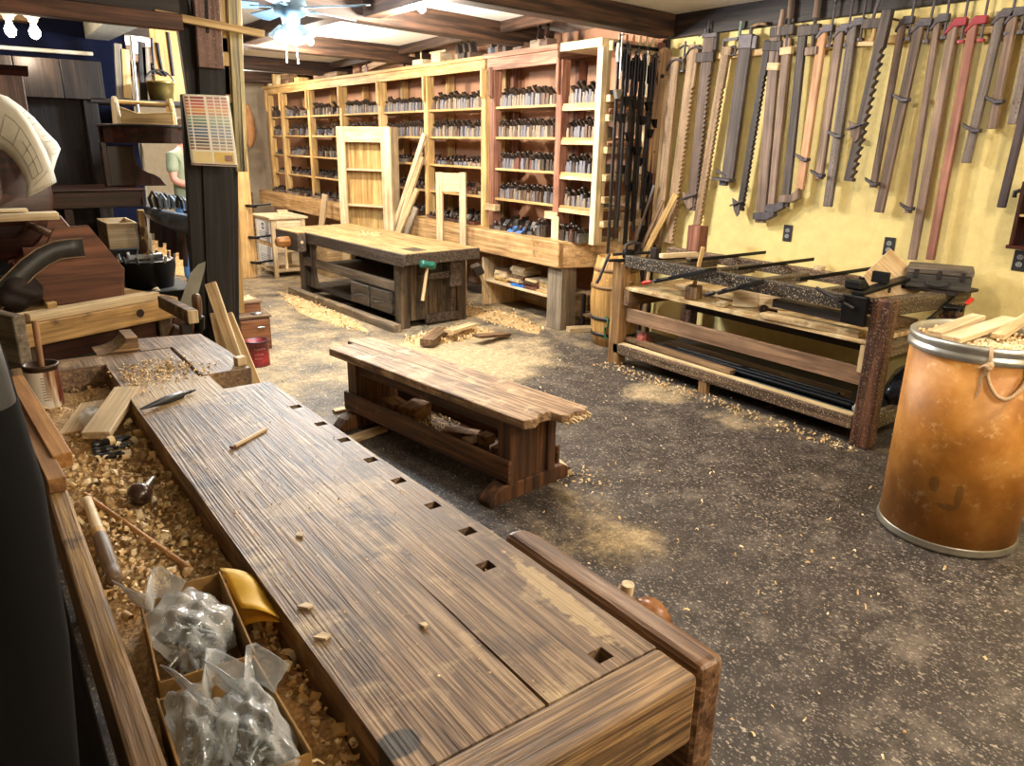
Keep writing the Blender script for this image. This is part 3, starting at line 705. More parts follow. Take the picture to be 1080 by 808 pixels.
# ================================================================== black machine on the left
mc = thing('cast_iron_machine', 'tall black cast iron machine with a grey housing, close on the far left', 'machine', (-.22, 1.0, 0))
MG = plain('grey_paint', '#39393b', .5, .2, .12, 6, .1)
def rr(x0, x1, y0, y1, r, n=6):
    out = []
    for cx, cy, a in ((x1 - r, y0 + r, -90), (x1 - r, y1 - r, 0), (x0 + r, y1 - r, 90), (x0 + r, y0 + r, 180)):
        out += [(cx + r * math.cos(R(a + 90 * k / n)), cy + r * math.sin(R(a + 90 * k / n))) for k in range(n + 1)]
    return out
def loft(mb, secs):
    n = len(secs[0][1]); vs = [(x, y, z) for z, poly in secs for x, y in poly]
    fs = [(k * n + i, k * n + (i + 1) % n, (k + 1) * n + (i + 1) % n, (k + 1) * n + i) for k in range(len(secs) - 1) for i in range(n)]
    mb.add(vs, fs, True); mb.add(vs[:n], [list(range(n - 1, -1, -1))]); mb.add(vs[-n:], [list(range(n))])
    return mb
lo_ = MB(); loft(lo_, [(0, rr(-.5, .02, .75, 1.2, .05)), (.06, rr(-.5, .02, .75, 1.2, .05)), (.12, rr(-.45, -.03, .8, 1.15, .05)), (.6, rr(-.43, -.015, .82, 1.12, .06)), (.9, rr(-.42, .010, .82, 1.1, .06)), (1.08, rr(-.42, .024, .82, 1.1, .05)), (1.27, rr(-.42, .028, .82, 1.1, .05)), (1.37, rr(-.42, .020, .82, 1.1, .04))])
wpart('column', lo_, plain('machine_black', '#08080a', .8, 0, .3, 6, .1, spec=.15), mc)
hi_ = MB(); loft(hi_, [(1.37, rr(-.42, .018, .81, 1.1, .04)), (1.40, rr(-.42, .016, .81, 1.1, .04)), (1.44, rr(-.42, .010, .81, 1.1, .04)), (1.50, rr(-.40, -.01, .83, 1.08, .05)), (1.52, rr(-.36, -.05, .86, 1.05, .05))])
wpart('housing', hi_, MG, mc)
wpart('oil_cup', MB().lathe([(0, .05), (.02, .05), (.022, .03), (.015, 0), (0, 0)], 14, (-.2, .95, 1.515)), BRASS, mc)
# ================================================================== LEFT: SECOND BENCH
B2 = thing('workbench', 'pale worn workbench on the left behind the paint can, carrying the big brown tool tote', 'workbench', (.159, 3.646, 0), R(24))
TOP2 = wood('#7a5a34', '#c29c66', 'x', mid='#a07d4d', rough=.6, bump=.3, spots='#4a3420', spotamt=.62)
obj('top', MB().box(-.02, .735, 0, .62, .76, .86), TOP2, B2, .006, seg=2)
obj('side_board', MB().box(-.07, -.022, -.05, 1.05, .68, .915), GREYW('y'), B2, .004)
obj('cabinet', MB().box(.02, .68, .08, .58, .2, .74), MAHOG('x'), B2, .004)
obj('drawer_strip', MB().box(.05, .66, .065, .08, .64, .66), DARK('x'), B2)
for x in (.0, .65): obj('leg', MB().box(x, x + .07, .06, .13, 0, .76), BENCHD('z'), B2, .004)
for x in (.0, .65): obj('leg', MB().box(x, x + .07, .52, .59, 0, .76), BENCHD('z'), B2, .004)
obj('knot_plug', MB().cyl((.52, -.002, .815), (.52, .001, .815), .02, None, 14), DARK('z'), B2)
def B2P(u, v, z):
    return Vector((.159 + u * math.cos(R(24)) - v * math.sin(R(24)), 3.646 + u * math.sin(R(24)) + v * math.cos(R(24)), z))
plank('pine_strip', B2P(.0, .10, .876), B2P(.62, .09, .876), .035, .03, PALE('z'), 'long pale pine strip in front of the brown tool tote, the rear of two')
plank('pine_strip', B2P(.03, .035, .879), B2P(.64, .03, .879), .045, .036, PALE('z'), 'long pale pine strip in front of the brown tool tote, the front of two')
solo('wood_block', MB().box(-.02, .02, -.014, .014, 0, .026), HONEY('x'), 'small wooden block on the pine strip in front of the brown tool tote', 'block', loc=B2P(.17, .10, .8915), rz=.3, bevel=.002)
solo('wood_chip', MB().box(-.012, .012, -.01, .01, 0, .014), HONEY('x'), 'little wooden peg end on the bare right end of the left workbench', 'wood chip', loc=B2P(.60, .30, .861), rz=.9, bevel=.002)
# ---- tote
TW = wood('#4a2a1c', '#7d4f3a', 'x', mid='#643e2c', rough=.5, bump=.15, fine=.8)
YT = 4.0
base_ = ATY(50, 325, YT); zb = .862
tote = thing('tool_tote', 'large brown wooden carpenter tool tote with a six-sided end panel and round carrying bar', 'tool tote', (base_.x, YT, zb), R(5))
def T2(px, py):
    p = ATY(px, py, YT); return (p.x - base_.x, max(0, p.z - zb))
hexp = [T2(50, 325), T2(131, 319), T2(133, 284), T2(94, 238), T2(57, 241), T2(31, 294)]
hexp[0] = (hexp[0][0], 0); hexp[1] = (hexp[1][0], 0)
obj('end_panel', MB().prism(hexp, 0, .022, 'xz'), TW, tote, .004)
obj('end_panel', MB().prism(hexp, .58, .602, 'xz'), TW, tote, .004)
x0, x1 = hexp[0][0] + .01, hexp[1][0] - .01
obj('bottom', MB().box(x0, x1, .022, .58, .005, .02), TW, tote)
def side(a, b, nm):
    d = Vector((b[0] - a[0], 0, b[1] - a[1])).normalized(); n = Vector((d.z, 0, -d.x)) * .014
    m = MB(); m.prism([(a[0], a[1]), (b[0], b[1]), (b[0] + n.x, b[1] + n.z), (a[0] + n.x, a[1] + n.z)], .022, .58, 'xz'); obj(nm, m, TW, tote, .002)
side((x0 + .004, .0), (hexp[5][0] + .012, hexp[5][1]), 'side_board'); side((x1 + .012, .0), (hexp[2][0] - .008, hexp[2][1]), 'side_board')
hx = (hexp[3][0] + hexp[4][0]) / 2 - .07
obj('carrying_bar', MB().cyl((hx, .022, hexp[3][1] - .045), (hx, .58, hexp[3][1] - .045), .018, None, 12), wood('#5e4330', '#8e6e52', 'y'), tote)
tr = MB()
for y in (.08, .52): tr.box(x0 + .01, x1 - .01, y, y + .012, .15, .21)
obj('inner_tray', tr, TW, tote)
# ---- strap thrown over the tote
STR = plain('leather_strap', '#2c2a29', .45, 0, .2, 25, .3); STRE = plain('strap_edge', '#7a6448', .7)
pts = [ATY(88, 261, 3.985), ATY(75, 262, 3.975), ATY(60, 264, 3.965), ATY(45, 271, 3.95), ATY(30, 282, 3.93), ATY(15, 297, 3.91), ATY(0, 312, 3.89), ATY(-20, 330, 3.87), ATY(-45, 345, 3.85)]
g = []
for i, p in enumerate(pts):
    a = pts[max(0, i - 1)]; b = pts[min(len(pts) - 1, i + 1)]; d = (b - a).normalized(); n = Vector((-d.z, 0, d.x)) if d.x > 0 else Vector((d.z, 0, -d.x))
    g.append([p - n * .042, p, p + n * .042])
sp = thing('leather_strap', 'dark leather strap draped over the end of the brown tool tote', 'strap', pts[-1])
o = wpart('band', MB().sheet(g), STR, sp); solidify(o, .006)
for s in (0, 2):
    wpart('stitched_edge', MB().tube([r[s] for r in g], .004, 6), STRE, sp)
lb_ = MB(); crumple(lb_, (.155, 3.98, .945), .11, .12, .082, 41, 30, 18); solo('leather_bag', lb_, plain('dark_leather', '#1d100d', .75, 0, .25, 12, .4), 'dark brown leather bag slumped below the strap at the left end of the tote', 'bag')
p = ATY(-30, 231, 4.45); q3 = ATY(61, 227, 4.45)
plank('pine_board', p + Vector((-.3, 0, 0)), q3, .10, .035, PALE('z'), 'pale board poking in from the left above the carrying bar of the tool tote')
p = ATY(-30, 224.5, 4.50); q3 = ATY(29, 223, 4.50)
plank('pine_board', p + Vector((-.3, 0, .008)), q3 + Vector((0, 0, .008)), .10, .012, PALE('z'), 'thinner short board lying on the pale board above the tool tote')
# ---- right end of the second bench
clm = thing('wooden_hand_screw', 'old wooden stop arm with pale end grain at the right end of the left workbench', 'clamp', B2P(.735, .30, .86))
M_ = Matrix.Rotation(R(24), 4, 'Z')
a = ATZ(172, 318, .90); b = ATZ(203, 334, .90)
wpart('arm', MB().bar(a, b, .045, .058), OLD('x'), clm, .004)
wpart('end_grain', MB().bar(b, b + (b - a).normalized() * .012, .043, .056), PALE('z'), clm, .003)
wpart('post', MB().box(b.x - .05, b.x - .01, b.y + .0, b.y + .04, .55, .87), DARK('z'), clm, .003)
chi = thing('chisel', 'upright chisel with worn dark handle in a rack right of the left workbench', 'chisel', ATY(211, 349, 3.55))
cz = ATY(211, 349, 3.55).z
obj('socket', MB().lathe([(0, -.1), (.008, -.1), (.010, 0), (.022, .005), (.024, .05), (.027, .055), (.027, .066), (.02, .07), (.016, .075)], 16), BLACK, chi)
obj('handle', MB().lathe([(.015, .07), (.019, .085), (.0225, .13), (.021, .155), (.016, .17), (.0, .176)], 16), wood('#2c1c12', '#7a5a40', 'z', rough=.35), chi)
rk = MB().box(-.16, .10, -.03, .03, -.24, -.10); rk.box(-.14, -.11, -.03, .03, -cz + .0, -.24); rk.box(.05, .08, -.03, .03, -cz, -.24)
rko = solo('tool_rack', rk, DARK('x'), 'dark wooden rack between the left workbench and the tall dark post', 'rack', loc=(chi.location.x - .02, 3.55, cz))
mh = MB(); mh.T = Matrix.Translation(ATY(184, 354, 3.5)) @ Matrix.Rotation(.5, 4, 'Y'); mh.box(-.03, .03, -.03, .03, -.02, .045)
solo('mallet_head', mh, MAHOG('z'), 'dark reddish wooden block in the gap between the two left workbenches', 'block', bevel=.008)
# handsaw: blade, back edge towards the post
sw = thing('handsaw', 'handsaw blade with a grey worn steel plate leaning against the tall dark post', 'saw', ATY(198, 330, 4.2))
poly = [(209, 279), (217, 276), (216, 284), (205, 325), (203, 335), (186, 335), (189, 322), (201, 288)]
m = MB(); pp = [ATY(x, y, 4.2) for x, y in poly]; m.prism([(v.x, v.z) for v in pp], 4.2, 4.203, 'xz'); wpart('blade', m, plain('saw_plate', '#8d8c84', .4, .6, .2, 9, .1), sw)
hd = MB(); pp = [ATY(x, y, 4.2) for x, y in ((183, 335), (206, 334), (204, 350), (196, 362), (184, 360), (180, 346))]; hd.prism([(v.x, v.z) for v in pp], 4.192, 4.211, 'xz'); wpart('handle', hd, MAHOG('x'), sw, .004)
cq = ATY(163, 304, 4.85); cp = ATY(190, 324, 4.65); cd_ = (cp - cq).normalized(); cp = Vector((cq.x + .24, cq.y - .06, .005)); kk = (cp - cq).length
cn = thing('tapered_post', 'pale turned tapering pole leaning behind the far corner of the left workbench', 'pole', M=PQ(cp, cq))
obj('shaft', MB().lathe([(0, 0), (.06, 0), (.06, kk - .3), (.045, kk - .12), (.022, kk - .01), (.018, kk), (0, kk)], 18), PINE('z'), cn)
# ---- black pail with a brush
px_, py_ = ATY(159, 302, 5.0).x, 5.0; pz = ATY(159, 302, 5.0).z
pl = thing('black_pail', 'dented black metal pail with clips round its rim, left of the tall dark post', 'pail', (px_, py_, pz))
def ell(rx, ry, n=26, wob=0): return [(rx * math.cos(2 * PI * k / n) * (1 + wob * math.sin(3 * 2 * PI * k / n)), ry * math.sin(2 * PI * k / n)) for k in range(n)]
m = MB(); loft(m, [(0, ell(.135, .12)), (.05, ell(.145, .13, wob=.03)), (.12, ell(.155, .14, wob=-.02)), (.165, ell(.158, .14))]); obj('body', m, BLACK, pl)
for k in range(12):
    a = PI * 2 * k / 12; m = MB(); m.bar((.152 * math.cos(a), .134 * math.sin(a), .15), (.165 * math.cos(a), .146 * math.sin(a), .20), .02, .006); obj('rim_clip', m, STEEL, pl, .001)
br = thing('bench_brush', 'bench brush with a steel bound wooden handle standing in the black pail', 'brush', (px_ - .01, py_, pz + .168))
obj('head', MB().box(-.10, .10, -.02, .02, .0, .03), STEEL, br, .006)
obj('handle', MB().lathe([(0, .0), (.020, .02), (.026, .06), (.017, .11), (.024, .16), (.014, .19), (0, .195)], 14, (0, 0, .02)), wood('#3a2416', '#6b4a30', 'z', rough=.4), br)
obj('wire_frame', MB().tube([(-.045, 0, .03), (-.030, 0, .07), (-.030, 0, .10), (-.022, 0, .13), (-.030, 0, .185), (-.016, 0, .218), (.0, 0, .224), (.016, 0, .218), (.030, 0, .185), (.022, 0, .13), (.030, 0, .10), (.030, 0, .07), (.045, 0, .03)], .005, 6), STEEL, br)
pd = MB().box(-.26, .22, -.2, .25, 0, .05); pd.box(-.24, .20, -.18, .23, .05 - pz, 0)
solo('dark_pedestal', pd, BLACKW('x'), 'dark wooden stand under the black pail', 'stand', loc=(px_, py_, pz - .051), bevel=.004)
# ================================================================== TALL TIMBER POST AND ITS RACK OF STRIPS
YP_ = 4.40
def PX(px, py, Y=YP_): return ATY(px, py, Y)
def vboard(t, name, top, bot, wpx, mat, Y, th, label=None):
    a = ATY(*top, Y); b = ATY(*bot, Y); L_ = (b - a).length
    w = wpx * (Y * 1.28) / FPX
    Ml = Matrix.Translation(t.location).inverted() @ PQ(b, a, (0, -1, 0))
    o = obj(name, MB().box(-w / 2, w / 2, -th / 2, th / 2, 0, L_), mat, t, .003, Ml, label); return o
post = thing('timber_post', 'tall black built-up timber post on the left of the room carrying the colour chart', 'post', (1.2, YP_, 0))
bx0, bx1 = PX(203, 300).x, PX(246, 300).x
vboard(post, 'core', (221, -40), (229, 440), 32, BLACKW('z'), YP_ + .09, .14)
vboard(post, 'brown_facing', (187, -20), (204.5, 100), 10, DARK('z'), YP_ - .01, .05)
vboard(post, 'black_facing', (199, 100), (213, 345), 11, BLACKW('z'), YP_ - .05, .05)
vboard(post, 'black_facing', (222, 70), (232, 360), 19, BLACKW('z'), YP_ - .06, .06)
vboard(post, 'black_facing', (238, 150), (241, 360), 9, BLACKW('z'), YP_ - .05, .05)
pk = thing('grooved_plank', 'pinkish brown plank with a long groove hanging on the front of the tall post', 'plank', PX(222, 72))
vboard(pk, 'plank', (217, -6), (222.5, 72), 18, wood('#4a332c', '#86685c', 'z', mid='#6b4e44', fleck='#9d8478'), YP_ - .106, .03)
vboard(pk, 'groove', (217, -6), (219, 35), 2.5, BLACKW('z'), YP_ - .122, .003)
for i, (t0, b0, w0, mt, lb) in enumerate((((231, -6), (238, 100), 7, HONEY('z'), 'tan stick standing right of the grooved plank, the left of two'), ((236, 40), (240, 108), 7, HONEY('z'), 'tan stick standing right of the grooved plank, the right of two'))):
    a = ATY(*t0, YP_ - .02); b = ATY(*b0, YP_ - .02)
    stick('wood_strip', b, a, w0 * 5.5 / FPX, .03, mt, lb, 'stick', face=(0, -1, 0))
for i, (xt, xb, c1, c2, lb) in enumerate(((241.5, 251.5, '#6d5f3c', '#cdbb84', 'striped moulding strip beside the post, leftmost of the bundle of three'), (246, 255, '#4a4234', '#a59870', 'striped moulding strip beside the post, middle of the bundle of three'), (250.5, 258, '#7a6c48', '#d6c58e', 'striped moulding strip beside the post, rightmost of the bundle of three'))):
    a = ATY(xt, -8, YP_ - .04); b = ATY(xb, 181, YP_ - .04)
    stick('moulding_strip', b, a, .026, .03, wood(c1, c2, 'z', fine=1.3, rough=.4), lb, 'moulding', 'moulding strips hanging beside the post', face=(0, -1, 0))
sb_ = thing('back_slats', 'dark and tan slats behind the right side of the tall post', 'slats', (1.42, YP_ + .05, 0))
vboard(sb_, 'slat', (243, 150), (252, 330), 8, HONEY('z'), YP_ + .05, .03); vboard(sb_, 'slat', (240, -8), (246, 330), 10, BLACKW('z'), YP_ + .09, .03)
vboard(sb_, 'block', (237, 55), (238, 70), 6, HONEY('z'), YP_ - .02, .04); vboard(sb_, 'block', (239, 195), (240, 212), 6, HONEY('z'), YP_ + .02, .04)
# overhead timber and lath
ob = thing('overhead_timber', 'long dark overhead timber running left from the tall post', 'timber', (.2, 4.3, 2.1))
a = ATY(0, 4, 4.3); b = ATY(190, 25, 4.3); a = a + (a - b) * 1.2
wpart('upper_board', MB().bar(a + Vector((0, .0, .10)), b + Vector((0, .0, .075)), .06, .08), DARK('x'), ob, .004)
wpart('lower_board', MB().bar(a + Vector((0, -.03, 0)), b + Vector((0, -.03, 0)), .07, .075), wood('#352018', '#6a4634', 'x', mid='#4e3325'), ob, .004)
a = ATY(163, 14, 4.255); b = ATY(278, 36, 4.255)
stick('wood_lath', a, b, .035, .035, HONEY('z'), 'thin pale lath tied across the front of the tall post near its top', 'lath')
# ---- colour chart on the post
cc = thing('colour_chart', 'paper paint colour chart with rows of swatches pinned to the tall post', 'poster', ATY(222, 138, 4.26))
C4 = [ATY(192.5, 99, 4.255), ATY(241, 101, 4.255), ATY(250.5, 176, 4.225), ATY(202, 174, 4.225)]
def cpt(u, v, off=0):
    p = C4[0].lerp(C4[1], u).lerp(C4[3].lerp(C4[2], u), v); p = p + Vector((0, -.012 * math.sin(PI * u * .8) - off + (.022 * max(0, .35 - v) if v < .35 else 0), 0)); return p
o = wpart('sheet', MB().sheet([[cpt(j / 10, i / 14) for j in range(11)] for i in range(15)]), plain('chart_paper', '#e9e2d2', .6, 0, .04, 8, 0), cc); solidify(o, .0008, 1)
rows = ['#8d4038', '#a8423a', '#c05a4c', '#c9693a', '#d08a3c', '#b06a3c', '#8d9a86', '#6f8a74', '#5f7a6c', '#54606e', '#5a6f90', '#4e5e86', '#43506c', '#6d5a52', '#3c3a40', '#7a6a5c', '#8a5c44']
cols = [(.03, .11), (.14, .43), (.49, .63), (.66, .78), (.81, .94)]
def mixh(h, f):
    return '#' + ''.join('%02x' % int(int(h[i:i + 2], 16) * (1 - f) + 225 * f) for i in (1, 3, 5))
for i, h in enumerate(rows):
    v0 = .03 + i * .0445
    for k, f in ((0, 0), (1, .35)):
        m = MB()
        for c0, c1 in (cols[:2] if k == 0 else cols[2:]):
            m.sheet([[cpt(c0 + (c1 - c0) * j / 3, v0 + dv, .0016) for j in range(4)] for dv in (0, .030)])
        wpart('swatch_row', m, plain('swatch_%d_%d' % (i, k), mixh(h, f), .5, 0, .1, 60, 0), cc)
wpart('tint_panel', MB().sheet([[cpt(.06 + .40 * j / 3, v, .0016) for j in range(4)] for v in (.80, .955)]), plain('tint_cream', '#d8c48c', .6), cc)
wpart('tint_panel', MB().sheet([[cpt(.50 + .44 * j / 3, v, .0016) for j in range(4)] for v in (.80, .955)]), plain('tint_yellow', '#d3b25c', .6), cc)
wpart('picture', MB().sheet([[cpt(.72 + .18 * j / 3, v, .0022) for j in range(4)] for v in (.84, .93)]), plain('tint_picture', '#8d6a5c', .6, 0, .5, 90), cc)
wpart('footer_line', MB().sheet([[cpt(.02 + .96 * j / 5, v, .0016) for j in range(6)] for v in (.972, .992)]), plain('tint_foot', '#6d4a3c', .6, 0, .5, 60), cc)
# ================================================================== DARK CABINETS BEHIND
dk = thing('dark_wardrobe', 'tall dark boarded cabinet against the back of the left corner', 'cabinet', (.1, 5.75, 0))
a = ATY(105, 104, 5.6)
wpart('carcass', MB().box(-1.6, a.x - .02, 5.62, 6.0, 0, a.z), wood('#0c0807', '#2a1e19', 'z', mid='#17100d'), dk, .004)
zt = ATY(60, 62, 5.55).z; xs = [-.9, -.45, -.05, .28, .42, .66, a.x + .03]
for x0, x1 in zip(xs, xs[1:]):
    wpart('fascia_board', MB().box(x0 + .003, x1 - .003, 5.55, 5.60, a.z - .01, zt), wood('#150d0a', '#36281f', 'z', mid='#211712'), dk, .003)
wpart('stile', MB().box(a.x - .1, a.x - .02, 5.56, 5.62, .9, a.z - .012), DARK('z'), dk, .004)
wpart('stile', MB().box(.30, .36, 5.58, 5.62, .9, a.z - .012), DARK('z'), dk, .004)
sd = thing('side_cabinet', 'brown cabinet with a moulded top at the extreme left edge of the picture', 'cabinet', (-.3, 5.2, 0))
p = ATY(22, 70, 5.40); z1 = ATY(60, 203, 4.95).z
wpart('carcass', MB().box(-1.15, p.x, 5.40, 5.50, z1 + .013, p.z - .05), wood('#4a3226', '#7d5c48', 'z', mid='#5e4334'), sd, .004)
wpart('cornice', MB().prism([(5.34, p.z), (5.5, p.z), (5.5, p.z - .05), (5.40, p.z - .05), (5.38, p.z - .03)], -1.2, p.x + .03, 'yz'), MAHOG('x'), sd)
nv = plain('navy_paint', '#0a0d20', .9, 0, .2, 4, .1, spec=.1)
struct('trim_20', MB().box(-3.1, 1.15, 6.13, 6.2, 0, 2.36), nv)
struct('trim_21', MB().box(-3.1, ATY(98, 57, 6.1).x, 6.09, 6.13, ATY(98, 57, 6.1).z - .012, ATY(98, 57, 6.1).z + .012), plain('white_moulding', '#cfc8ba', .5), .004)
# ---- long dark rail and tilted table top with drawings
ra = ATY(0, 214, 4.95); rb = ATY(152, 213, 4.95)
dt = thing('dark_table', 'long dark mahogany table frame crossing the left corner under the hanging drawings', 'table', (.4, 5.0, 0))
z1, z0 = ATY(60, 203, 4.95).z, ATY(60, 221, 4.95).z
wpart('apron', MB().box(-1.2, rb.x, 4.95, 4.985, z0, z1), MAHOG('x'), dt, .004)
wpart('top_moulding', MB().box(-1.2, rb.x + .015, 4.935, 5.5, z1, z1 + .012), MAHOG('x'), dt, .003)
wpart('apron', MB().box(-1.2, rb.x, 5.44, 5.475, z0, z1), MAHOG('x'), dt, .004)
for (x, y) in ((rb.x - .42, 4.955), (rb.x - .42, 5.43), (-1.1, 4.955), (-1.1, 5.43)):
    wpart('leg', MB().box(x, x + .045, y, y + .045, 0, z0), MAHOG('z'), dt, .003)
wpart('back_board', MB().box(-1.1, ATY(78, 240, 5.42).x, 5.40, 5.42, 0, z0), BLACKW('x'), dt)
dc = thing('round_table_top', 'dark mahogany round table top tilted up behind the hanging drawings', 'table top', ATY(-10, 200, 4.62))
c0 = ATY(-30, 205, 4.62)
dd = MB(); dd.T = Matrix.Translation(c0) @ Matrix.Rotation(R(82), 4, 'X'); dd.lathe([(0, -.012), (.33, -.012), (.345, 0), (.33, .012), (0, .012)], 48); wpart('disc', dd, MAHOG('x'), dc)
ped = MB(); ped.cyl((c0.x, 4.72, 0), (c0.x, 4.72, c0.z), .03, .025, 14); wpart('pillar', ped, MAHOG('z'), dc)
ft = MB()
for k in range(3): ft.bar((c0.x, 4.72, .12), (c0.x + .28 * math.cos(k * 2.1 + .5), 4.72 + .22 * math.sin(k * 2.1 + .5), .02), .04, .05)
wpart('foot', ft, MAHOG('x'), dc, .004)
# ---- drawings
def drawmat(): return plain('drawing_paper', '#cfc6b2', .75, 0, .06, 7, .1)
PENCIL = plain('pencil', '#8d8676', .7)
def drape(name, outer, inner, Y0, Y1, mat, label, lines=()):
    n = len(outer); g = []
    for i in range(n):
        Y = Y0 + (Y1 - Y0) * i / (n - 1); a = ATY(*outer[i], Y + .04); b = ATY(*inner[i], Y); g.append([a.lerp(b, k / 6) + Vector((0, -.025 * math.sin(PI * k / 6), 0)) for k in range(7)])
    o = solo(name, MB().sheet(g), mat, label, 'paper'); solidify(o, .0008)
    ln = MB(); n_ = len(g)
    def sp(u, v):
        fi = min(max(u, 0), .999) * (n_ - 1); fj = min(max(v, 0), .999) * 6; i, j = int(fi), int(fj); a, b = fi - i, fj - j
        return g[i][j].lerp(g[i + 1][j], a).lerp(g[i][j + 1].lerp(g[i + 1][j + 1], a), b) + Vector((0, -.0022, 0))
    for pl in lines: ln.tube([sp(*pl[0]).lerp(sp(*pl[1]), 0) if k == 0 else sp(pl[0][0] + (pl[1][0] - pl[0][0]) * k / 6, pl[0][1] + (pl[1][1] - pl[0][1]) * k / 6) for k in range(7)], .0013, 4)
    obj('pencil_lines', ln, PENCIL, o); return o
DR = drawmat()
SHEET1 = drape('drawing_sheet', [(-40, 92), (-18, 94), (2, 101), (18, 112), (30, 126), (40, 143), (48, 158), (55, 175), (60, 192)], [(-60, 140), (-30, 145), (-8, 152), (5, 160), (13, 167), (20, 176), (25, 186), (28, 197), (27, 209)], 4.55, 4.30, DR, 'large curling sheet with a pencilled furniture drawing hanging over the tilted table top', [((.3, .3), (.85, .35)), ((.3, .75), (.85, .75)), ((.3, .3), (.3, .75)), ((.45, .32), (.45, .75)), ((.6, .33), (.6, .75)), ((.72, .34), (.72, .75)), ((.85, .35), (.85, .75)), ((.52, .5), (.85, .52)), ((.88, .2), (.92, .8))])
drape('drawing_sheet', [(-10, 96), (8, 102), (22, 112), (36, 124), (48, 138), (60, 150), (64, 157), (60, 168), (57, 178)], [(-30, 120), (-10, 125), (2, 128), (14, 135), (24, 143), (34, 155), (42, 165), (48, 175), (54, 184)], 4.60, 4.42, DR, 'second note covered sheet curling out behind the large furniture drawing', [((.3 + .06 * k, .1), (.3 + .06 * k, .1 + .1 * (1 + k % 3))) for k in range(9)])
tk = MB()
for k in range(13):
    u = k / 12; p = ATY(31 + 28 * u, 206 - 12.5 * u, 4.272); tk.bar(p, p + Vector((.004, 0, .014)), .003, .001)
obj('ruled_edge', tk, plain('ink', '#3c3a38', .6), SHEET1, label='row of dark ruled marks')
# ---- half-round apron above with shelf things
def halfround(t, cx, cy, rx, ry, za, zb_, mat, a0=170, a1=370, th=.02, name='curved_apron'):
    m = MB(); n = 22; pts = [(cx + rx * math.cos(R(a0 + (a1 - a0) * k / n)), cy + ry * math.sin(R(a0 + (a1 - a0) * k / n))) for k in range(n + 1)]
    inn = [(cx + (rx - th) * math.cos(R(a0 + (a1 - a0) * k / n)), cy + (ry - th) * math.sin(R(a0 + (a1 - a0) * k / n))) for k in range(n + 1)]
    m.prism(pts + inn[::-1], za, zb_, 'xy') if False else None
    for k in range(n):
        q = [pts[k], pts[k + 1], inn[k + 1], inn[k]]; vs = [(x, y, z) for z in (za, zb_) for x, y in q]
        m.add(vs, [(0, 1, 5, 4)], True); m.add(vs, [(2, 3, 7, 6)], True); m.add(vs, [(4, 5, 6, 7), (3, 2, 1, 0)])
        if k == 0: m.add(vs, [(3, 0, 4, 7)])
        if k == n - 1: m.add(vs, [(1, 2, 6, 5)])
    return wpart(name, m, mat, t)
La = ATY(111, 143, 5.2); zA, zB = ATY(150, 151, 5.05).z, ATY(150, 134, 5.05).z
hr = thing('half_round_shelf', 'dark half-round mahogany shelf holding the pine tote', 'shelf', (1.2, 5.2, zA))
halfround(hr, La.x + .28, 5.24, .28, .24, zA, zB, MAHOG('x'))
wpart('shelf_board', MB().prism([(La.x + .28 + .293 * math.cos(R(180 + k * 9)), 5.24 + .255 * math.sin(R(180 + k * 9))) for k in range(21)] + [(La.x + .573, 5.42), (La.x - .013, 5.42)], zB, zB + .015, 'xy'), DARK('x'), hr, .003)
wpart('back_board', MB().box(La.x, La.x + .56, 5.40, 5.42, zA - .0, zB), MAHOG('x'), hr)
sc = thing('scroll_panel', 'dark mahogany panel with a scrolled ogee edge under the half-round shelf', 'panel', ATY(130, 204, 5.3))
poly = [(112, 153.5), (141, 153.5), (142, 163), (144, 171), (149, 178), (156, 182), (163, 184), (170, 188), (175, 194), (177, 203), (112, 203)]
m = MB(); pp = [ATY(x, y, 5.2) for x, y in poly]; zmin = z1 + .013
m.prism([(v.x, max(v.z, zmin) if v.z < zmin + .05 else min(v.z, zA - .001)) for v in pp], 5.2, 5.235, 'xz'); wpart('panel', m, MAHOG('z'), sc, .004)
wpart('edge_strip', MB().box(pp[0].x - .03, pp[0].x, 5.19, 5.25, zmin, zA - .001), MAHOG('z'), sc, .003)
# pine tote on the shelf
zs = zB + .0155; pa = ATY(125, 130, 5.08)
pt = thing('pine_tote', 'small pale pine carrying tote standing on the dark half-round shelf', 'tool tote', (pa.x, 5.08, zs))
wT = ATY(187, 128, 5.08).x - pa.x; hT = ATY(128, 101, 5.08).z - zs
for x in (0, wT - .02):
    m = MB().prism([(-.0, 0), (.19, 0), (.16, hT * .75), (.12, hT), (.07, hT), (.03, hT * .75)], x, x + .02, 'yz'); obj('end_board', m, PALE('z') if x == 0 else HONEY('z'), pt, .003)
obj('handle_bar', MB().cyl((.02, .095, hT * .82), (wT - .02, .095, hT * .78), .011, None, 10), HONEY('x'), pt)
m = MB().prism([(.02, 0), (wT - .02, 0), (wT - .02, hT * .48), (wT * .35, hT * .40), (.02, hT * .62)], .0, .012, 'xz'); obj('side_board', m, HONEY('x'), pt, .002)
obj('side_board', MB().box(.02, wT - .02, .178, .19, 0, hT * .45), HONEY('x'), pt, .002); obj('bottom', MB().box(.02, wT - .02, .012, .178, 0, .01), HONEY('x'), pt)
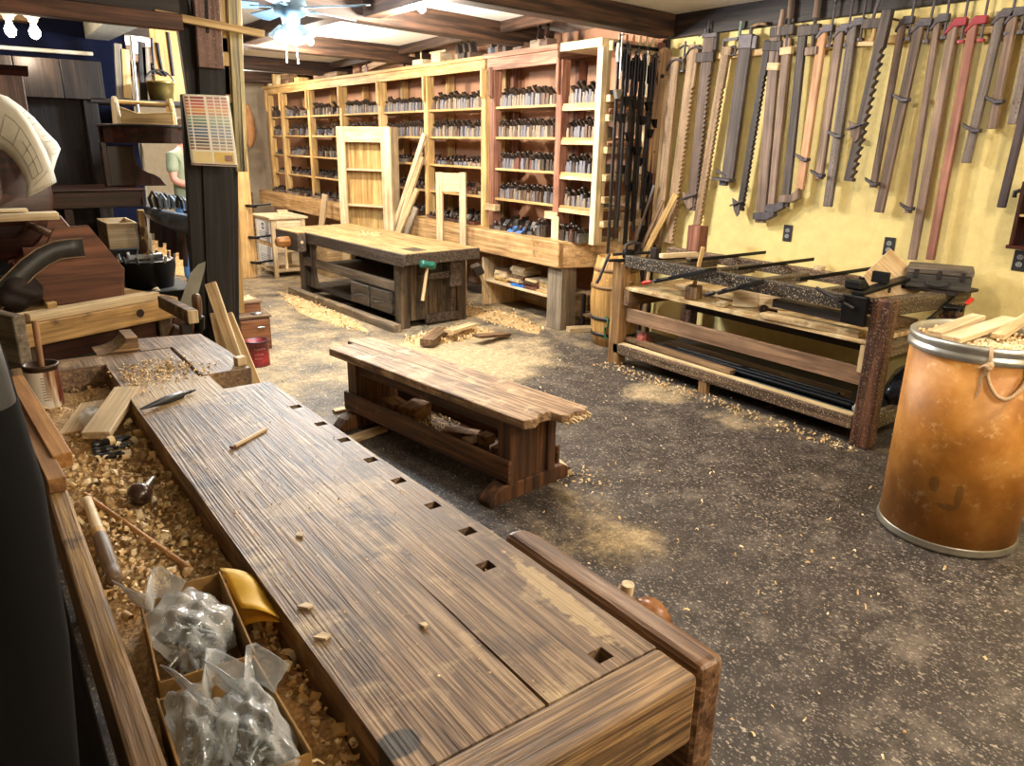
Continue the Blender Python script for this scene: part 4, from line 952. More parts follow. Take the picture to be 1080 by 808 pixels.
# bucket behind on a high shelf
bb = ATY(171, 107, 5.7)
bu = thing('brass_bucket', 'dull brass bucket hanging behind the pine tote', 'bucket', bb)
rb_ = (ATY(185, 86, 5.7).x - ATY(155, 86, 5.7).x) / 2; hb = ATY(171, 86, 5.7).z - bb.z
obj('body', MB().lathe([(0, .0), (rb_ * .8, 0), (rb_ * .9, hb * .5), (rb_ * .92, hb * .52), (rb_ * .97, hb * .88), (rb_ * 1.03, hb * .9), (rb_, hb), (rb_ * .95, hb), (rb_ * .78, .02), (0, .02)], 26), BRASS, bu)
obj('bail', MB().tube([(rb_ * math.cos(PI * k / 10), 0, hb - .01 + rb_ * .9 * math.sin(PI * k / 10)) for k in range(11)], .006, 6), IRON, bu)
sh2 = MB().box(bb.x - .45, bb.x + .3, 5.55, 6.0, bb.z - .03, bb.z - .001)
solo('wall_shelf', sh2, DARK('x'), 'dark shelf under the brass bucket', 'shelf', bevel=.003)
# tools hung behind (upper gap between cabinet and post)
bp_ = thing('tool_board', 'honey coloured back board with tools hung on it above the brass bucket', 'tool board', ATY(170, 85, 5.96))
a = ATY(157, 36, 5.98); b = ATY(182, 84, 5.98)
wpart('board', MB().box(a.x, b.x + .12, 5.955, 5.975, bb.z - .0, a.z + .22), wood('#8a5f2c', '#b98a48', 'z', mid='#a2763a'), bp_)
wpart('hung_callipers', MB().tube([ATY(166, 45, 5.945), ATY(168, 60, 5.945), ATY(171, 75, 5.945), ATY(176, 80, 5.945)], .010, 6).tube([ATY(160, 70, 5.945), ATY(165, 76, 5.945), ATY(172, 79, 5.945)], .008, 6), BLACK, bp_)
wpart('hung_rod', MB().cyl(ATY(160, 40, 5.95), ATY(163, 78, 5.95), .008, None, 8), IRON, bp_)
wpart('hung_rod', MB().cyl(ATY(177, 34, 5.95), ATY(183, 80, 5.95), .012, None, 8), DARK('z'), bp_)
a = ATY(138, 38, 5.5); b = ATY(145, 112, 5.5); b = b + (b - a) * (b.z / (a.z - b.z)); b.z = .001
solo('steel_pipe', MB().cyl((0, 0, 0), (0, 0, (a - b).length), .011, None, 12), STEEL, 'bright steel pipe standing upright left of the brass bucket', 'pipe', M=PQ(b, a))
for i, (px, y0, y1, w, mt, lb) in enumerate(((124, 46, 108, 5, GREYW('z'), 'grey board edge standing left of the steel pipe'), (131, 52, 104, 6, HONEY('z'), 'tan board standing just left of the steel pipe'), (149, 44, 106, 5, DARK('z'), 'dark board standing just right of the steel pipe'), (153, 50, 90, 5, GREYW('z'), 'pale grey strip hanging left of the honey coloured tool board'))):
    a = ATY(px, y0, 5.8); b = ATY(px + 3, y1, 5.8); stick('board_strip', b, a, w * 7.2 / FPX, .02, mt, lb, 'board', face=(0, -1, 0))
# ---- curved grey apron with clamps (being glued)
GR = wood('#4d525a', '#7d8690', 'x', mid='#656d77', rough=.35, fine=.5, bump=.05)
ca = thing('curved_table_frame', 'grey curved table apron on dark legs, clamped up beside the tall post', 'table frame', (1.25, 5.0, 0))
tp = [ATY(148, 215, 5.15), ATY(155, 216.5, 4.98), ATY(163, 219, 4.86), ATY(172, 221, 4.78), ATY(184, 223, 4.72), ATY(198, 225, 4.68), ATY(214, 228, 4.68), ATY(230, 230, 4.72)]
bt_ = [ATY(150, 230, 5.15), ATY(155, 232, 4.98), ATY(163, 236, 4.86), ATY(172, 239.5, 4.78), ATY(184, 244, 4.72), ATY(198, 249, 4.68), ATY(214, 253, 4.68), ATY(230, 255, 4.72)]
zt_, zb2 = sum(p.z for p in tp) / len(tp), sum(p.z for p in bt_) / len(bt_)
o = wpart('apron', MB().sheet([tp, bt_]), GR, ca); solidify(o, .035, 1); b_ = o.modifiers.new('s', 'SUBSURF'); b_.levels = 1; b_.render_levels = 1
for px in (152, 201):
    p = ATY(px, 240, 4.95 if px == 152 else 4.8); wpart('leg', MB().bar((p.x, p.y + .05, 0), (p.x, p.y + .05, p.z + .1), .035, .035), HONEY('z') if px == 152 else MAHOG('z'), ca, .002)
for k in range(9):
    px = 160 + k * 4.4; a = ATY(px, 226 + k * 2, 4.98); b = ATY(px + .6, 246 + k * 3.4 + (k % 3) * 4, 4.98)
    stick('dark_stave', b, a, .026, .02, MAHOG('z') if k % 2 else DARK('z'), '%s dark stave from the left in the row under the grey curved apron' % ('first', 'second', 'third', 'fourth', 'fifth', 'sixth', 'seventh', 'eighth', 'ninth')[k], 'stave', 'dark staves under the curved apron', face=(0, -1, 0))
RAG = plain('grey_cloth', '#9aa6b2', .7, 0, .3, 30, .3)
for k in range(8):
    p = ATY(163 + k * 4.3, 219, 4.84 + .02 * (k % 2)); m = MB(); h = .09 - .004 * k
    m.tube([p + Vector((-.012, 0, 0)), p + Vector((-.022 + .003 * k, 0, h * .6)), p + Vector((-.002, .01, h)), p + Vector((.018, 0, h * .6)), p + Vector((.020, 0, -.01))], [.010, .011, .010, .011, .009], 8)
    solo('spring_clip', m, RAG if k % 3 else IRON, '%s bent spring clip from the left along the top of the grey curved apron' % ('first', 'second', 'third', 'fourth', 'fifth', 'sixth', 'seventh', 'eighth')[k], 'clip', 'spring clips along the curved apron')
dw = thing('dovetailed_box', 'pale dovetailed wooden box set under the dark mahogany table frame', 'box', ATY(131, 260, 5.2))
a = ATY(112, 236, 5.15); b = ATY(148, 261, 5.15)
wpart('front', MB().box(a.x, b.x, 5.15, 5.17, b.z, a.z), PINE('x'), dw, .002)
for x in (a.x, b.x - .012): wpart('side', MB().box(x, x + .012, 5.17, 5.5, b.z, a.z), PALE('y'), dw)
wpart('back', MB().box(a.x, b.x, 5.5, 5.512, b.z, a.z), PALE('x'), dw); wpart('bottom', MB().box(a.x + .012, b.x - .012, 5.17, 5.5, b.z + .008, b.z + .014), PALE('x'), dw)
solo('drawer_stand', MB().box(a.x - .02, b.x + .02, 5.13, 5.53, 0, b.z - .001), BLACKW('z'), 'black block under the pale drawer box', 'stand', bevel=.004)
# ---- boards leaning on the post, little cabinet and red can
for (t0, m0, w, th, Yt, Ym, lb) in (((222, 299), (247, 372), .06, .03, 4.22, 4.02, 'pale board leaning against the foot of the tall post, the taller front one'), ((238, 332), (256, 376), .075, .035, 4.25, 4.12, 'pale board leaning against the foot of the tall post, the shorter right one'), ((226, 330), (236, 376), .05, .02, 4.30, 4.2, 'brown board leaning behind the taller pale board at the foot of the post')):
    a = ATY(*t0, Yt); m_ = ATY(*m0, Ym); d = m_ - a; k = (a.z - .002) / (a.z - m_.z); b = a + d * k
    stick('leaning_board', b, a, w, th, PINE('z') if 'pale' in lb else OLD('z'), lb, 'board', face=(-.35, -1, 0))
nb = thing('small_cabinet', 'small brown wooden cabinet with an escutcheon on the floor right of the tall post', 'cabinet', (1.9, 5.95, 0), R(-4))
a = ATY(251, 333, 5.85); b = ATY(284, 333, 5.85); W_ = b.x - a.x; H_ = (a.z + b.z) / 2
nb.location = ((a.x + b.x) / 2, 5.85, 0)
RB = wood('#54301c', '#8d5a38', 'x', mid='#6f4429', rough=.45, bump=.1)
obj('carcass', MB().box(-W_ / 2, W_ / 2, 0, .25, 0, H_ - .02), RB, nb, .003); obj('door', MB().box(-W_ / 2 + .012, W_ / 2 - .012, -.012, 0, .02, H_ - .035), RB, nb, .003)
obj('top', MB().box(-W_ / 2 - .012, W_ / 2 + .012, -.018, .26, H_ - .02, H_), OLD('x'), nb, .004)
obj('escutcheon', MB().tube([(.02, -.016, H_ * .66), (.045, -.018, H_ * .67), (.07, -.016, H_ * .66)], .006, 6).ball((.045, -.018, H_ * .65), .010, 8, 6), STEEL, nb)
nb2 = thing('wooden_case', 'flat brown wooden case stacked on the back of the small brown cabinet', 'case', (nb.location.x - .02, 5.98, H_ + .001))
obj('box', MB().box(-W_ / 2 + .01, W_ / 2, 0, .2, 0, .075), RB, nb2, .003); obj('lid', MB().box(-W_ / 2, W_ / 2 + .01, -.01, .21, .075, .095), OLD('x'), nb2, .003)
solo('jar_lid', MB().lathe([(0, 0), (.045, 0), (.047, .006), (.045, .012), (0, .014)], 20), STEEL, 'round grey tin lid on top of the small brown cabinet', 'lid', loc=(nb.location.x + .04, 5.90, H_ + .001))
base, samp = mound(nb2.location.x + .02, 6.07, .08, .06, .03, H_ + .0965, 61, 8)
shavings('wood_shavings', 'few curled shavings on the wooden case beside the post', 30, samp, (.02, .05), (.006, .012), 62, base)
rc = thing('red_can', 'old red paint tin with faint lettering standing on the floor beyond the workbench corner', 'paint can', (ATY(273, 392, 5.45).x, 5.45, 0))
RED = wood('#4a0f12', '#8a2024', 'x', mid='#6b1519', rough=.45, fine=.6, bump=.1, fleck='#a0524a')
obj('tin', MB().lathe([(0, 0), (.088, 0), (.09, .004), (.087, .010), (.087, .175), (.091, .18), (.091, .188), (.082, .188), (.080, .03), (0, .03)], 28), RED, rc)
obj('rim', MB().lathe([(.0885, .180), (.0925, .183), (.0925, .191), (.083, .191), (.083, .184)], 28), BLACK, rc)
tx = MB()
for k, (z_, w) in enumerate(((.13, 5), (.09, 4), (.06, 3))):
    for j in range(w):
        a0 = R(-118 + j * 11); tx.tube([(.0878 * math.cos(a0 + R(dx)), .0878 * math.sin(a0 + R(dx)), z_ + dz) for dx, dz in ((0, 0), (2, .016), (4, .004), (6, .014), (8, .002))], .0011, 4)
obj('lettering', tx, plain('faded_lettering', '#c98a80', .6), rc)
# ================================================================== LOW BENCH (middle of the floor)
LBT = wood('#57402e', '#bb9c78', 'y', mid='#8d6f52', rough=.55, fine=2.0, bump=.5, spots='#5a4334', spotamt=.58, dust='#cdb592', dustamt=.53, streak=.32)
LBD = wood('#2a190f', '#70492c', 'z', mid='#4a2f1c', rough=.6, fine=1.2, bump=.5)
LBY = wood('#2a190f', '#70492c', 'y', mid='#4a2f1c', rough=.6, fine=1.2, bump=.5, dust='#8f7048', dustamt=.62)
lb = thing('sawing_bench', 'low worn brown sawing bench on sled feet in the middle of the floor', 'bench', (1.88, 2.45, 0), R(8.3))
obj('top_board', MB().prism([(0, .0), (.06, -.02), (.12, .015), (.185, .0), (.19, .8), (.175, 1.62), (0, 1.62)], .405, .45, 'xy'), LBT, lb, .004)
spl = MB().prism([(.186, -.06), (.21, -.085), (.26, -.07), (.31, -.09), (.365, -.06), (.36, .8), (.355, 1.70), (.178, 1.70), (.192, .8)], .405, .448, 'xy'); obj('top_board', spl, LBT, lb, .004)
sp2 = MB(); rnd = random.Random(4)
for k in range(16):
    x = .20 + .0104 * k; L_ = rnd.uniform(.02, .07); sp2.bar((x, -.05, .42 + rnd.uniform(-.01, .012)), (x + rnd.uniform(-.01, .01), -.075 - L_ * .5, .415 + rnd.uniform(-.012, .012)), .012, .010)
obj('splintered_end', sp2, PALE('y'), lb, .001)
obj('end_board', MB().box(.045, .33, .13, .19, .05, .405), LBD, lb, .005); obj('end_board', MB().box(.045, .33, 1.40, 1.46, .05, .405), LBD, lb, .005)
obj('corner_post', MB().box(.03, .085, .11, .20, .075, .404), LBD, lb, .005); obj('corner_post', MB().box(.29, .345, .11, .20, .075, .404), LBD, lb, .005); obj('corner_post', MB().box(.03, .085, 1.39, 1.48, .075, .404), LBD, lb, .005)
def sled(y):
    return MB().prism([(-.09, 0), (.49, 0), (.49, .03), (.42, .075), (.0, .09), (-.05, .07), (-.09, .03)], y, y + .085, 'xz')
obj('foot', sled(.115), LBD, lb, .008, seg=2); obj('foot', sled(1.39), LBD, lb, .008, seg=2)
obj('side_rail', MB().box(.01, .034, .10, 1.50, .10, .21), LBY, lb, .005); obj('side_rail', MB().box(.345, .369, .10, 1.50, .10, .20), LBY, lb, .005)
obj('under_rail', MB().box(.05, .075, .19, 1.40, .33, .404), LBY, lb, .004)
obj('tray_board', MB().box(.036, .343, .19, 1.40, .10, .118), LBY, lb)
def LB(u, v, z): c, s = math.cos(R(8.3)), math.sin(R(8.3)); return Vector((1.88 + u * c - v * s, 2.45 + u * s + v * c, z))
rnd = random.Random(9)
for i, (u, v, a, b, c, rz, lbl) in enumerate(((.19, .30, .10, .13, .06, .2, 'dark wooden block at the near end of the sawing bench tray'), (.16, .50, .12, .10, .05, -.3, 'brown block end beside the near block in the sawing bench tray'), (.20, .66, .08, .2, .04, .5, 'long offcut lying in the middle of the sawing bench tray'), (.19, 1.05, .16, .12, .09, .3, 'angled brown block at the far end of the sawing bench tray'), (.17, 1.22, .11, .16, .07, -.2, 'stacked block behind the angled block in the sawing bench tray'), (.16, .42, .07, .07, .05, .1, 'small square block standing in the sawing bench tray'))):
    z = .119 if i != 5 else .1695
    m = MB().box(-a / 2, a / 2, -b / 2, b / 2, 0, c); p = LB(u, v, z)
    solo('wood_offcut', m, wood('#54361f', '#9a7048', 'xyx'[i % 3], mid='#755233', dust='#b08a5a', dustamt=.55), lbl, 'offcut', loc=p, rz=R(8.3) + rz * (.2 if i == 5 else 1), bevel=.003)
shavings('wood_shavings', 'shavings lying between the blocks in the sawing bench tray', 130, lambda r: LB(r.uniform(.05, .33), r.uniform(.75, 1.0), .122 + r.uniform(0, .012)), (.015, .05), (.004, .012), 44)
plank('pale_stick', ATZ(598, 499, .018), ATZ(566, 470, .03), .06, .03, PALE('z'), 'pale offcut lying on the floor under the near right foot of the sawing bench', 'offcut')
plank('pale_stick', ATZ(352, 434, .012), ATZ(392, 426, .012), .05, .02, PINE('z'), 'pale lath lying on the floor at the far left foot of the sawing bench', 'offcut')
plank('pale_stick', ATZ(357, 468, .012), ATZ(404, 452, .012), .08, .02, PINE('z'), 'pale board lying on the floor under the far end of the sawing bench', 'offcut')
plank('pale_stick', ATZ(455, 430, .012), ATZ(480, 424, .012), .06, .02, PALE('z'), 'pale offcut on the floor behind the sawing bench', 'offcut')
# ================================================================== MIDDLE WORKBENCH (z .70)
mbx = thing('workbench', 'old dark workbench with two drawers and a pale scarred top standing before the tool shelves', 'workbench', (3.05, 5.70, 0), R(3.6))
MT = wood('#705735', '#bfa172', 'y', mid='#9f8052', rough=.6, fine=1.2, bump=.3, spots='#4e3a24', spotamt=.66, randv=.02)
MD = wood('#1f1712', '#57473a', 'y', mid='#352a22', rough=.6, bump=.35, fleck='#8d7c68')
MDZ = wood('#2b2118', '#6e5b45', 'z', mid='#473929', rough=.6, bump=.35, spots='#1d1611', spotamt=.58)
ML = 2.45
obj('top', MB().box(.0, .50, .0, ML, .655, .70), MT, mbx, .004); obj('back_top', MB().box(.53, .79, .0, ML, .655, .70), MT, mbx, .004); obj('tool_well', MB().box(.50, .53, .05, ML, .655, .672), MD, mbx)
obj('front_apron', MB().box(-.02, .0, .0, ML - .38, .585, .695), MD, mbx, .004)
obj('end_apron', MB().box(-.02, .79, -.022, 0, .60, .698), MD, mbx, .004)
dots = MB()
for k in range(34):
    u = .06 + .12 * (k % 3); v = .35 + .17 * (k // 3); dots.cyl((u, v, .6995), (u, v, .7012), .008, None, 8)
obj('scar_marks', dots, plain('scar', '#6b4c2a', .7), mbx)
obj('well_mouth', MB().box(.15, .30, .10, .30, .6995, .7012), plain('well', '#3a2c1c', .8), mbx)
for (u, v) in ((.03, .15), (.66, .15), (.03, 2.12), (.66, 2.12)): obj('leg', MB().box(u, u + .10, v, v + .10, 0, .655), MDZ, mbx, .005)
m = MB()
for k in range(5): m.box(.13 + k * .106, .13 + k * .106 + .104, .17, .19, .06, .60)
obj('end_panel', m, MDZ, mbx, .002); obj('end_rail', MB().box(.30, .66, .14, .17, .02, .10), MD, mbx, .004)
ev = obj('end_vise_bar', MB().box(.20, .62, .06, .13, .44, .50), MD, mbx, .004); obj('end_vise_block', MB().box(.50, .62, .03, .165, .36, .58), MD, mbx, .006)
obj('middle_rail', MB().box(.03, .07, .25, 2.12, .33, .42), wood('#4a3d30', '#7d6c58', 'y', mid='#5f5142', rough=.7), mbx, .004)
obj('lower_shelf', MB().box(.05, .74, .25, 2.12, .10, .12), MD, mbx); obj('upper_shelf', MB().box(.07, .74, .25, 2.12, .325, .34), MD, mbx)
obj('back_panel', MB().box(.72, .74, .80, 2.12, .12, .60), BLACKW('y'), mbx)
dm = []
for (c, w) in ((0, .085), (.09, .05), (.16, .036), (.30, .034), (.36, .055), (.40, .04), (.455, .085)): dm.append((c, w))
pl_ = [(1.86 - w, .12 + c) for c, w in dm] + [(1.86 + w, .12 + c) for c, w in dm[::-1]]
o = obj('sliding_deadman', MB().prism(pl_, .015, .045, 'yz'), MDZ, mbx, .003)
hl = MB()
for k in range(6): hl.cyl((.0145, 1.85 + .012 * (-1) ** k, .19 + .06 * k), (.013, 1.85 + .012 * (-1) ** k, .19 + .06 * k), .007, None, 8)
obj('peg_hole', hl, BLACK, o)
for i, v in enumerate((.30, .68)):
    d = obj('drawer', MB().box(.005, .50, v, v + .34, .125, .318), wood('#2e2822', '#6a5d50', 'y', mid='#4b4138', rough=.5), mbx, .004)
    obj('handle', MB().tube([(.002, v + .09, .215), (-.03, v + .10, .22), (-.035, v + .17, .205), (-.03, v + .24, .22), (.002, v + .25, .215)], .008, 6), IRON, d)
obj('floor_skid', MB().box(-.09, -.01, .08, 2.30, .0, .07), wood('#5b4c3a', '#94826a', 'y', mid='#74634f', rough=.75, dust='#b59a70', dustamt=.55), mbx, .006)
obj('skid_bearer', MB().box(-.02, .70, 1.2, 1.28, 0, .05), MD, mbx); obj('skid_bearer', MB().box(-.02, .70, 2.2, 2.28, 0, .05), MD, mbx)
fv = obj('face_vise', MB().box(-.12, -.022, ML - .55, ML + .0, .50, .69), MD, mbx, .008, seg=2)
obj('vise_top', MB().box(-.12, -.022, ML - .55, ML, .69, .702), MT, mbx, .003); obj('vise_nut', MB().cyl((-.07, ML - .555, .60), (-.07, ML - .549, .60), .018, None, 6), PALE('y'), mbx)
def MBP(u, v, z): c, s = math.cos(R(3.6)), math.sin(R(3.6)); return Vector((3.05 + u * c - v * s, 5.70 + u * s + v * c, z))
# mallets
HB = wood('#6b421c', '#b17a3e', 'x', mid='#8f5f2d', rough=.4)
ml = thing('round_mallet', 'round headed brown wooden mallet at the far left vise of the dark workbench', 'mallet', MBP(-.16, ML - .34, .30))
obj('handle', MB().cyl((0, 0, .0), (0, 0, .26), .016, .013, 10), PINE('z'), ml)
obj('head', MB().lathe([(0, -.10), (.04, -.10), (.052, -.07), (.056, 0), (.052, .07), (.04, .10), (0, .10)], 18, (0, 0, .29), (1, .12, 0)), HB, ml)
gm = thing('green_mallet', 'mallet with a green painted head hanging from the near corner of the dark workbench', 'mallet', M=PQ(MBP(.13, -.06, .29), MBP(.20, -.045, .60)))
obj('handle', MB().cyl((0, 0, 0), (0, 0, .30), .017, .013, 10), PINE('z'), gm)
obj('head', MB().lathe([(0, -.07), (.03, -.07), (.036, -.05), (.030, 0), (.036, .05), (.03, .07), (0, .07)], 16, (0, 0, .315), (1, 0, 0)), plain('green_paint', '#1c5a4c', .4), gm)
dmt = thing('dark_mallet', 'dark headed mallet with pale handle at the right rear corner of the dark workbench', 'mallet', M=PQ(ATY(517, 313, 5.95), ATY(504, 286, 6.0)))
obj('handle', MB().cyl((0, 0, 0), (0, 0, .25), .014, .012, 10), PALE('z'), dmt)
obj('head', MB().cbox((0, 0, .30), (.16, .10, .10)), DARK('x'), dmt, .012)
base, samp = mound(MBP(.42, 1.35, 0).x, MBP(.42, 1.35, 0).y, .12, .10, .02, .7005, 71, 8)
shavings('wood_shavings', 'small heap of pale shavings on the dark workbench top in front of the bookcase', 90, samp, (.03, .09), (.01, .022), 72, base)
# ---- offcuts and shavings on the floor round it
base, samp = mound(3.30, 5.42, .42, .20, .05, 0, 73)
shavings('wood_shavings', 'heap of curled shavings on the floor at the near end of the dark workbench', 520, samp, (.03, .11), (.008, .022), 74, base)
base, samp = mound(2.74, 7.0, .14, 1.0, .022, 0, 75)
shavings('wood_shavings', 'drift of shavings along the floor skid of the dark workbench', 420, samp, (.02, .08), (.007, .02), 76, base)
base, samp = mound(4.1, 5.75, .20, .6, .03, 0, 77)
shavings('wood_shavings', 'shavings drifted under the shelf counter beside its thick grey post', 420, samp, (.02, .09), (.007, .02), 78, base)
plank('floor_offcut', (2.95, 5.18, .045), (3.25, 5.42, .06), .12, .06, OLD('z'), 'thick dark offcut on the floor between the sawing bench and the dark workbench', 'offcut')
plank('floor_offcut', (3.35, 5.05, .075), (3.72, 5.12, .03), .10, .025, OLD('z'), 'flat brown board end on the shavings heap, nearest the shelf counter', 'offcut')
plank('floor_offcut', (3.20, 5.25, .095), (3.55, 5.40, .08), .09, .025, PINE('z'), 'flat tan board end lying on top of the shavings heap', 'offcut')
def scat(r):
    return (r.uniform(1.3, 4.6), r.choice((r.uniform(1.0, 4.4), r.uniform(3.4, 9), r.uniform(3.4, 7))), .002)
def scat_ok(r):
    while True:
        p = scat(r)
        if p[0] < 1.55 and p[1] > 1: continue
        return p
shavings('floor_chips', 'loose chips and curls scattered thinly over the dark floor', 900, scat_ok, (.006, .035), (.003, .010), 81, turns=(.05, .6), cat='wood chips')
shavings('floor_chips', 'line of chips and shavings along the low front rail of the rail bench', 420, lambda r: (r.gauss(3.86, .05), r.uniform(1.95, 4.05), .003 + r.uniform(0, .012)), (.01, .05), (.004, .014), 82, turns=(.1, 1.2), cat='wood chips')
shavings('floor_chips', 'pale curls and chips fallen round the near foot of the sawing bench', 60, lambda r: (r.gauss(2.38, .08), r.gauss(2.55, .1), .003), (.01, .045), (.004, .012), 83, turns=(.05, .8), cat='wood chips')
shavings('floor_chips', 'pale chips on the dark floor between the fibre drum and the foreground vise', 46, lambda r: (r.uniform(1.4, 3.0), r.uniform(.7, 1.9), .003), (.015, .05), (.004, .010), 84, turns=(.05, .5), cat='wood chips')
base, samp = mound(2.5, 11.6, .8, 1.6, .14, 0, 85)
shavings('wood_shavings', 'bright bank of shavings on the floor far beyond the tall post', 500, samp, (.06, .16), (.015, .04), 86, base)
# ================================================================== BOOKCASE, FRAME, STICKS
bc = thing('unfinished_bookcase', 'unfinished pale pine bookcase with three open shelves behind the dark workbench', 'bookcase', (3.74, 8.60, 0), R(-60))
BW, BH, BD = .74, 1.77, .17
obj('stile', MB().box(0, .11, 0, .022, 0, BH), PALE('z'), bc, .002); obj('stile', MB().box(BW - .13, BW, 0, .022, 0, BH), PALE('z'), bc, .002)
obj('top_rail', MB().box(.11, BW - .13, 0, .022, BH - .17, BH), PALE('x'), bc, .002)
obj('side', MB().box(0, .02, .022, BD, 0, BH), PALE('z'), bc, .002); obj('side', MB().box(BW - .02, BW, .022, BD, 0, BH), PALE('z'), bc, .002)
obj('top', MB().box(.02, BW - .02, .022, BD, BH - .02, BH), PALE('x'), bc)
m = MB(); n = 5
for k in range(n): m.box(.02 + (BW - .04) * k / n + .0015, .02 + (BW - .04) * (k + 1) / n - .0015, BD - .014, BD, 0, BH - .02)
obj('back_boards', m, HONEY('z'), bc, .001)
for z in (1.28, .87, .46): obj('shelf', MB().box(.02, BW - .02, .024, BD - .014, z, z + .022), PALE('x'), bc, .002)
fr = thing('table_leg_frame', 'pale two-legged frame with a top rail leaning against the shelf counter', 'frame', (3.95, 6.68, 0), R(-50))
a = ATX(463, 182, 4.1); fh = 1.335
obj('leg', MB().box(0, .065, -.02, .025, 0, fh - .005), PALE('z'), fr, .002); obj('leg', MB().box(.245, .31, -.02, .025, 0, fh), PALE('z'), fr, .002); obj('top_rail', MB().box(.065, .245, -.015, .02, fh - .19, fh - .01), PALE('x'), fr, .002)
for i, (t0, b0, Yt, w, mt, lbl) in enumerate((((448, 141), (419, 230), 7.53, .06, PALE('z'), 'longest pale stick leaning on the shelf upright behind the workbench'), ((444, 160), (422, 236), 7.60, .05, PALE('z'), 'pale stick leaning on the shelf upright, second longest'), ((446, 166), (425, 232), 7.52, .035, PINE('z'), 'thin honey stick leaning on the shelf upright beside the long pale one'), ((440, 200), (424, 238), 7.58, .06, PINE('z'), 'short tan stick leaning at the counter beside the bookcase'), ((439, 219), (430, 243), 7.42, .07, GREYW('z'), 'short grey board leaning at the counter, rightmost by the bookcase'))):
    X = 4.30 if i < 3 else 4.17
    a = ATX(*t0, X); m_ = ATX(*b0, X - .12 if i < 3 else X - .07); d = m_ - a; k = (a.z - .002) / (a.z - m_.z); b = a + d * k
    stick('leaning_stick', b, a, w, .03, mt, lbl, 'stick', face=(-1, -.2, 0))
a = ATX(343, 205, 4.10); b = ATX(335, 245, 4.0)
stick('leaning_stick', (b.x - .03, b.y, .002), a, .10, .025, PALE('z'), 'short white board end leaning on the counter front left of the bookcase', 'board', face=(-1, -.3, 0))
# ---- small cabinet with paper notices
sc_ = thing('bedside_cabinet', 'small pale wooden cabinet with paper notices taped to its side, beyond the dark workbench', 'cabinet', (3.03, 9.0, 0), 0)
obj('top', MB().box(-.03, .45, -.03, .62, .70, .725), PALE('y'), sc_, .003)
for x in (0, .37):
    for y in (0, .55): obj('leg', MB().box(x, x + .05, y, y + .05, 0, .70), PALE('z'), sc_, .003)
obj('body', MB().box(.01, .41, .008, .59, .30, .70), PINE('x'), sc_, .002); obj('drawer_front', MB().box(.06, .36, -.004, .008, .53, .68), PALE('x'), sc_, .003); obj('drawer_front', MB().box(.06, .36, -.004, .008, .33, .51), PALE('x'), sc_, .003)
obj('shelf', MB().box(.01, .41, .01, .59, .06, .08), PALE('x'), sc_, .002)
PAPR = plain('white_paper', '#dfe3ea', .7); INK = plain('black_ink', '#25252a', .6); INKG = plain('grey_ink', '#8f93a0', .6)
for z0, z1, lg in ((.42, .69, True), (.14, .36, False)):
    o = obj('paper_notice', MB().box(-.004, .006, .06, .54, z0, z1), PAPR, sc_)
    if lg:
        m = MB()
        for k in range(4): m.tube([(-.005, .30 + .035 * math.cos(R(90 * k + 45 + q)), .60 + .035 * math.sin(R(90 * k + 45 + q))) for q in (-32, -10, 12, 32)], .007, 5)
        obj('ring_symbol', m, INK, o)
    m = MB()
    for k in range(4): m.box(-.0048, -.004, .12, .48 - .03 * (k % 2), z0 + .03 + .025 * k, z0 + .04 + .025 * k)
    obj('text_line', m, INKG, o)
sb2 = MB().box(0, .12, 0, .06, 0, .05); solo('wood_block', sb2, PALE('x'), 'small pale block on top of the bedside cabinet', 'block', loc=(3.25, 9.35, .726), bevel=.003)
pln = MB().box(3.60, 4.1, 8.72, 9.5, 0, .50); solo('low_chest', pln, PINE('x'), 'low pine chest between the bedside cabinet and the counter', 'chest', bevel=.004)
dp = MB().box(0, .5, 0, .14, 0, .025); dp.cyl((.1, .07, .025), (.12, .07, .10), .02, .015, 8); dp.cyl((.28, .07, .025), (.26, .07, .12), .016, .012, 8)
solo('tool_board', dp, REDDISH('x'), 'dark red board of small tools lying on the low pine chest', 'tool board', loc=(3.62, 8.76, .501), bevel=.002)
# ---- thick pine slab with hold-fasts
sl = thing('pine_slab', 'tall thick knotty pine slab standing beyond the post with three black holdfasts through it', 'slab', (2.60, 9.15, 0), 0)
KN = wood('#a57b48', '#e0bb80', 'z', mid='#c79d63', rough=.6, bump=.1, spots='#5a3a20', spotamt=.72)
obj('slab', MB().box(0, .27, 0, .10, 0, 1.72), KN, sl, .005)
for z in (.86, .49, .19):
    m = MB().tube([(.30, -.05, z - .015), (.24, -.09, z), (.20, -.02, z), (.20, .12, z)], [.012, .018, .016, .016], 8); m.bar((.22, -.08, z), (.46, -.10, z + .02), .035, .02); obj('holdfast', m, BLACK, sl)
obj('pencil_tick', MB().tube([(.02, -.001, .95), (.05, -.001, .88), (.09, -.001, 1.0)], .005, 4), INK, sl)
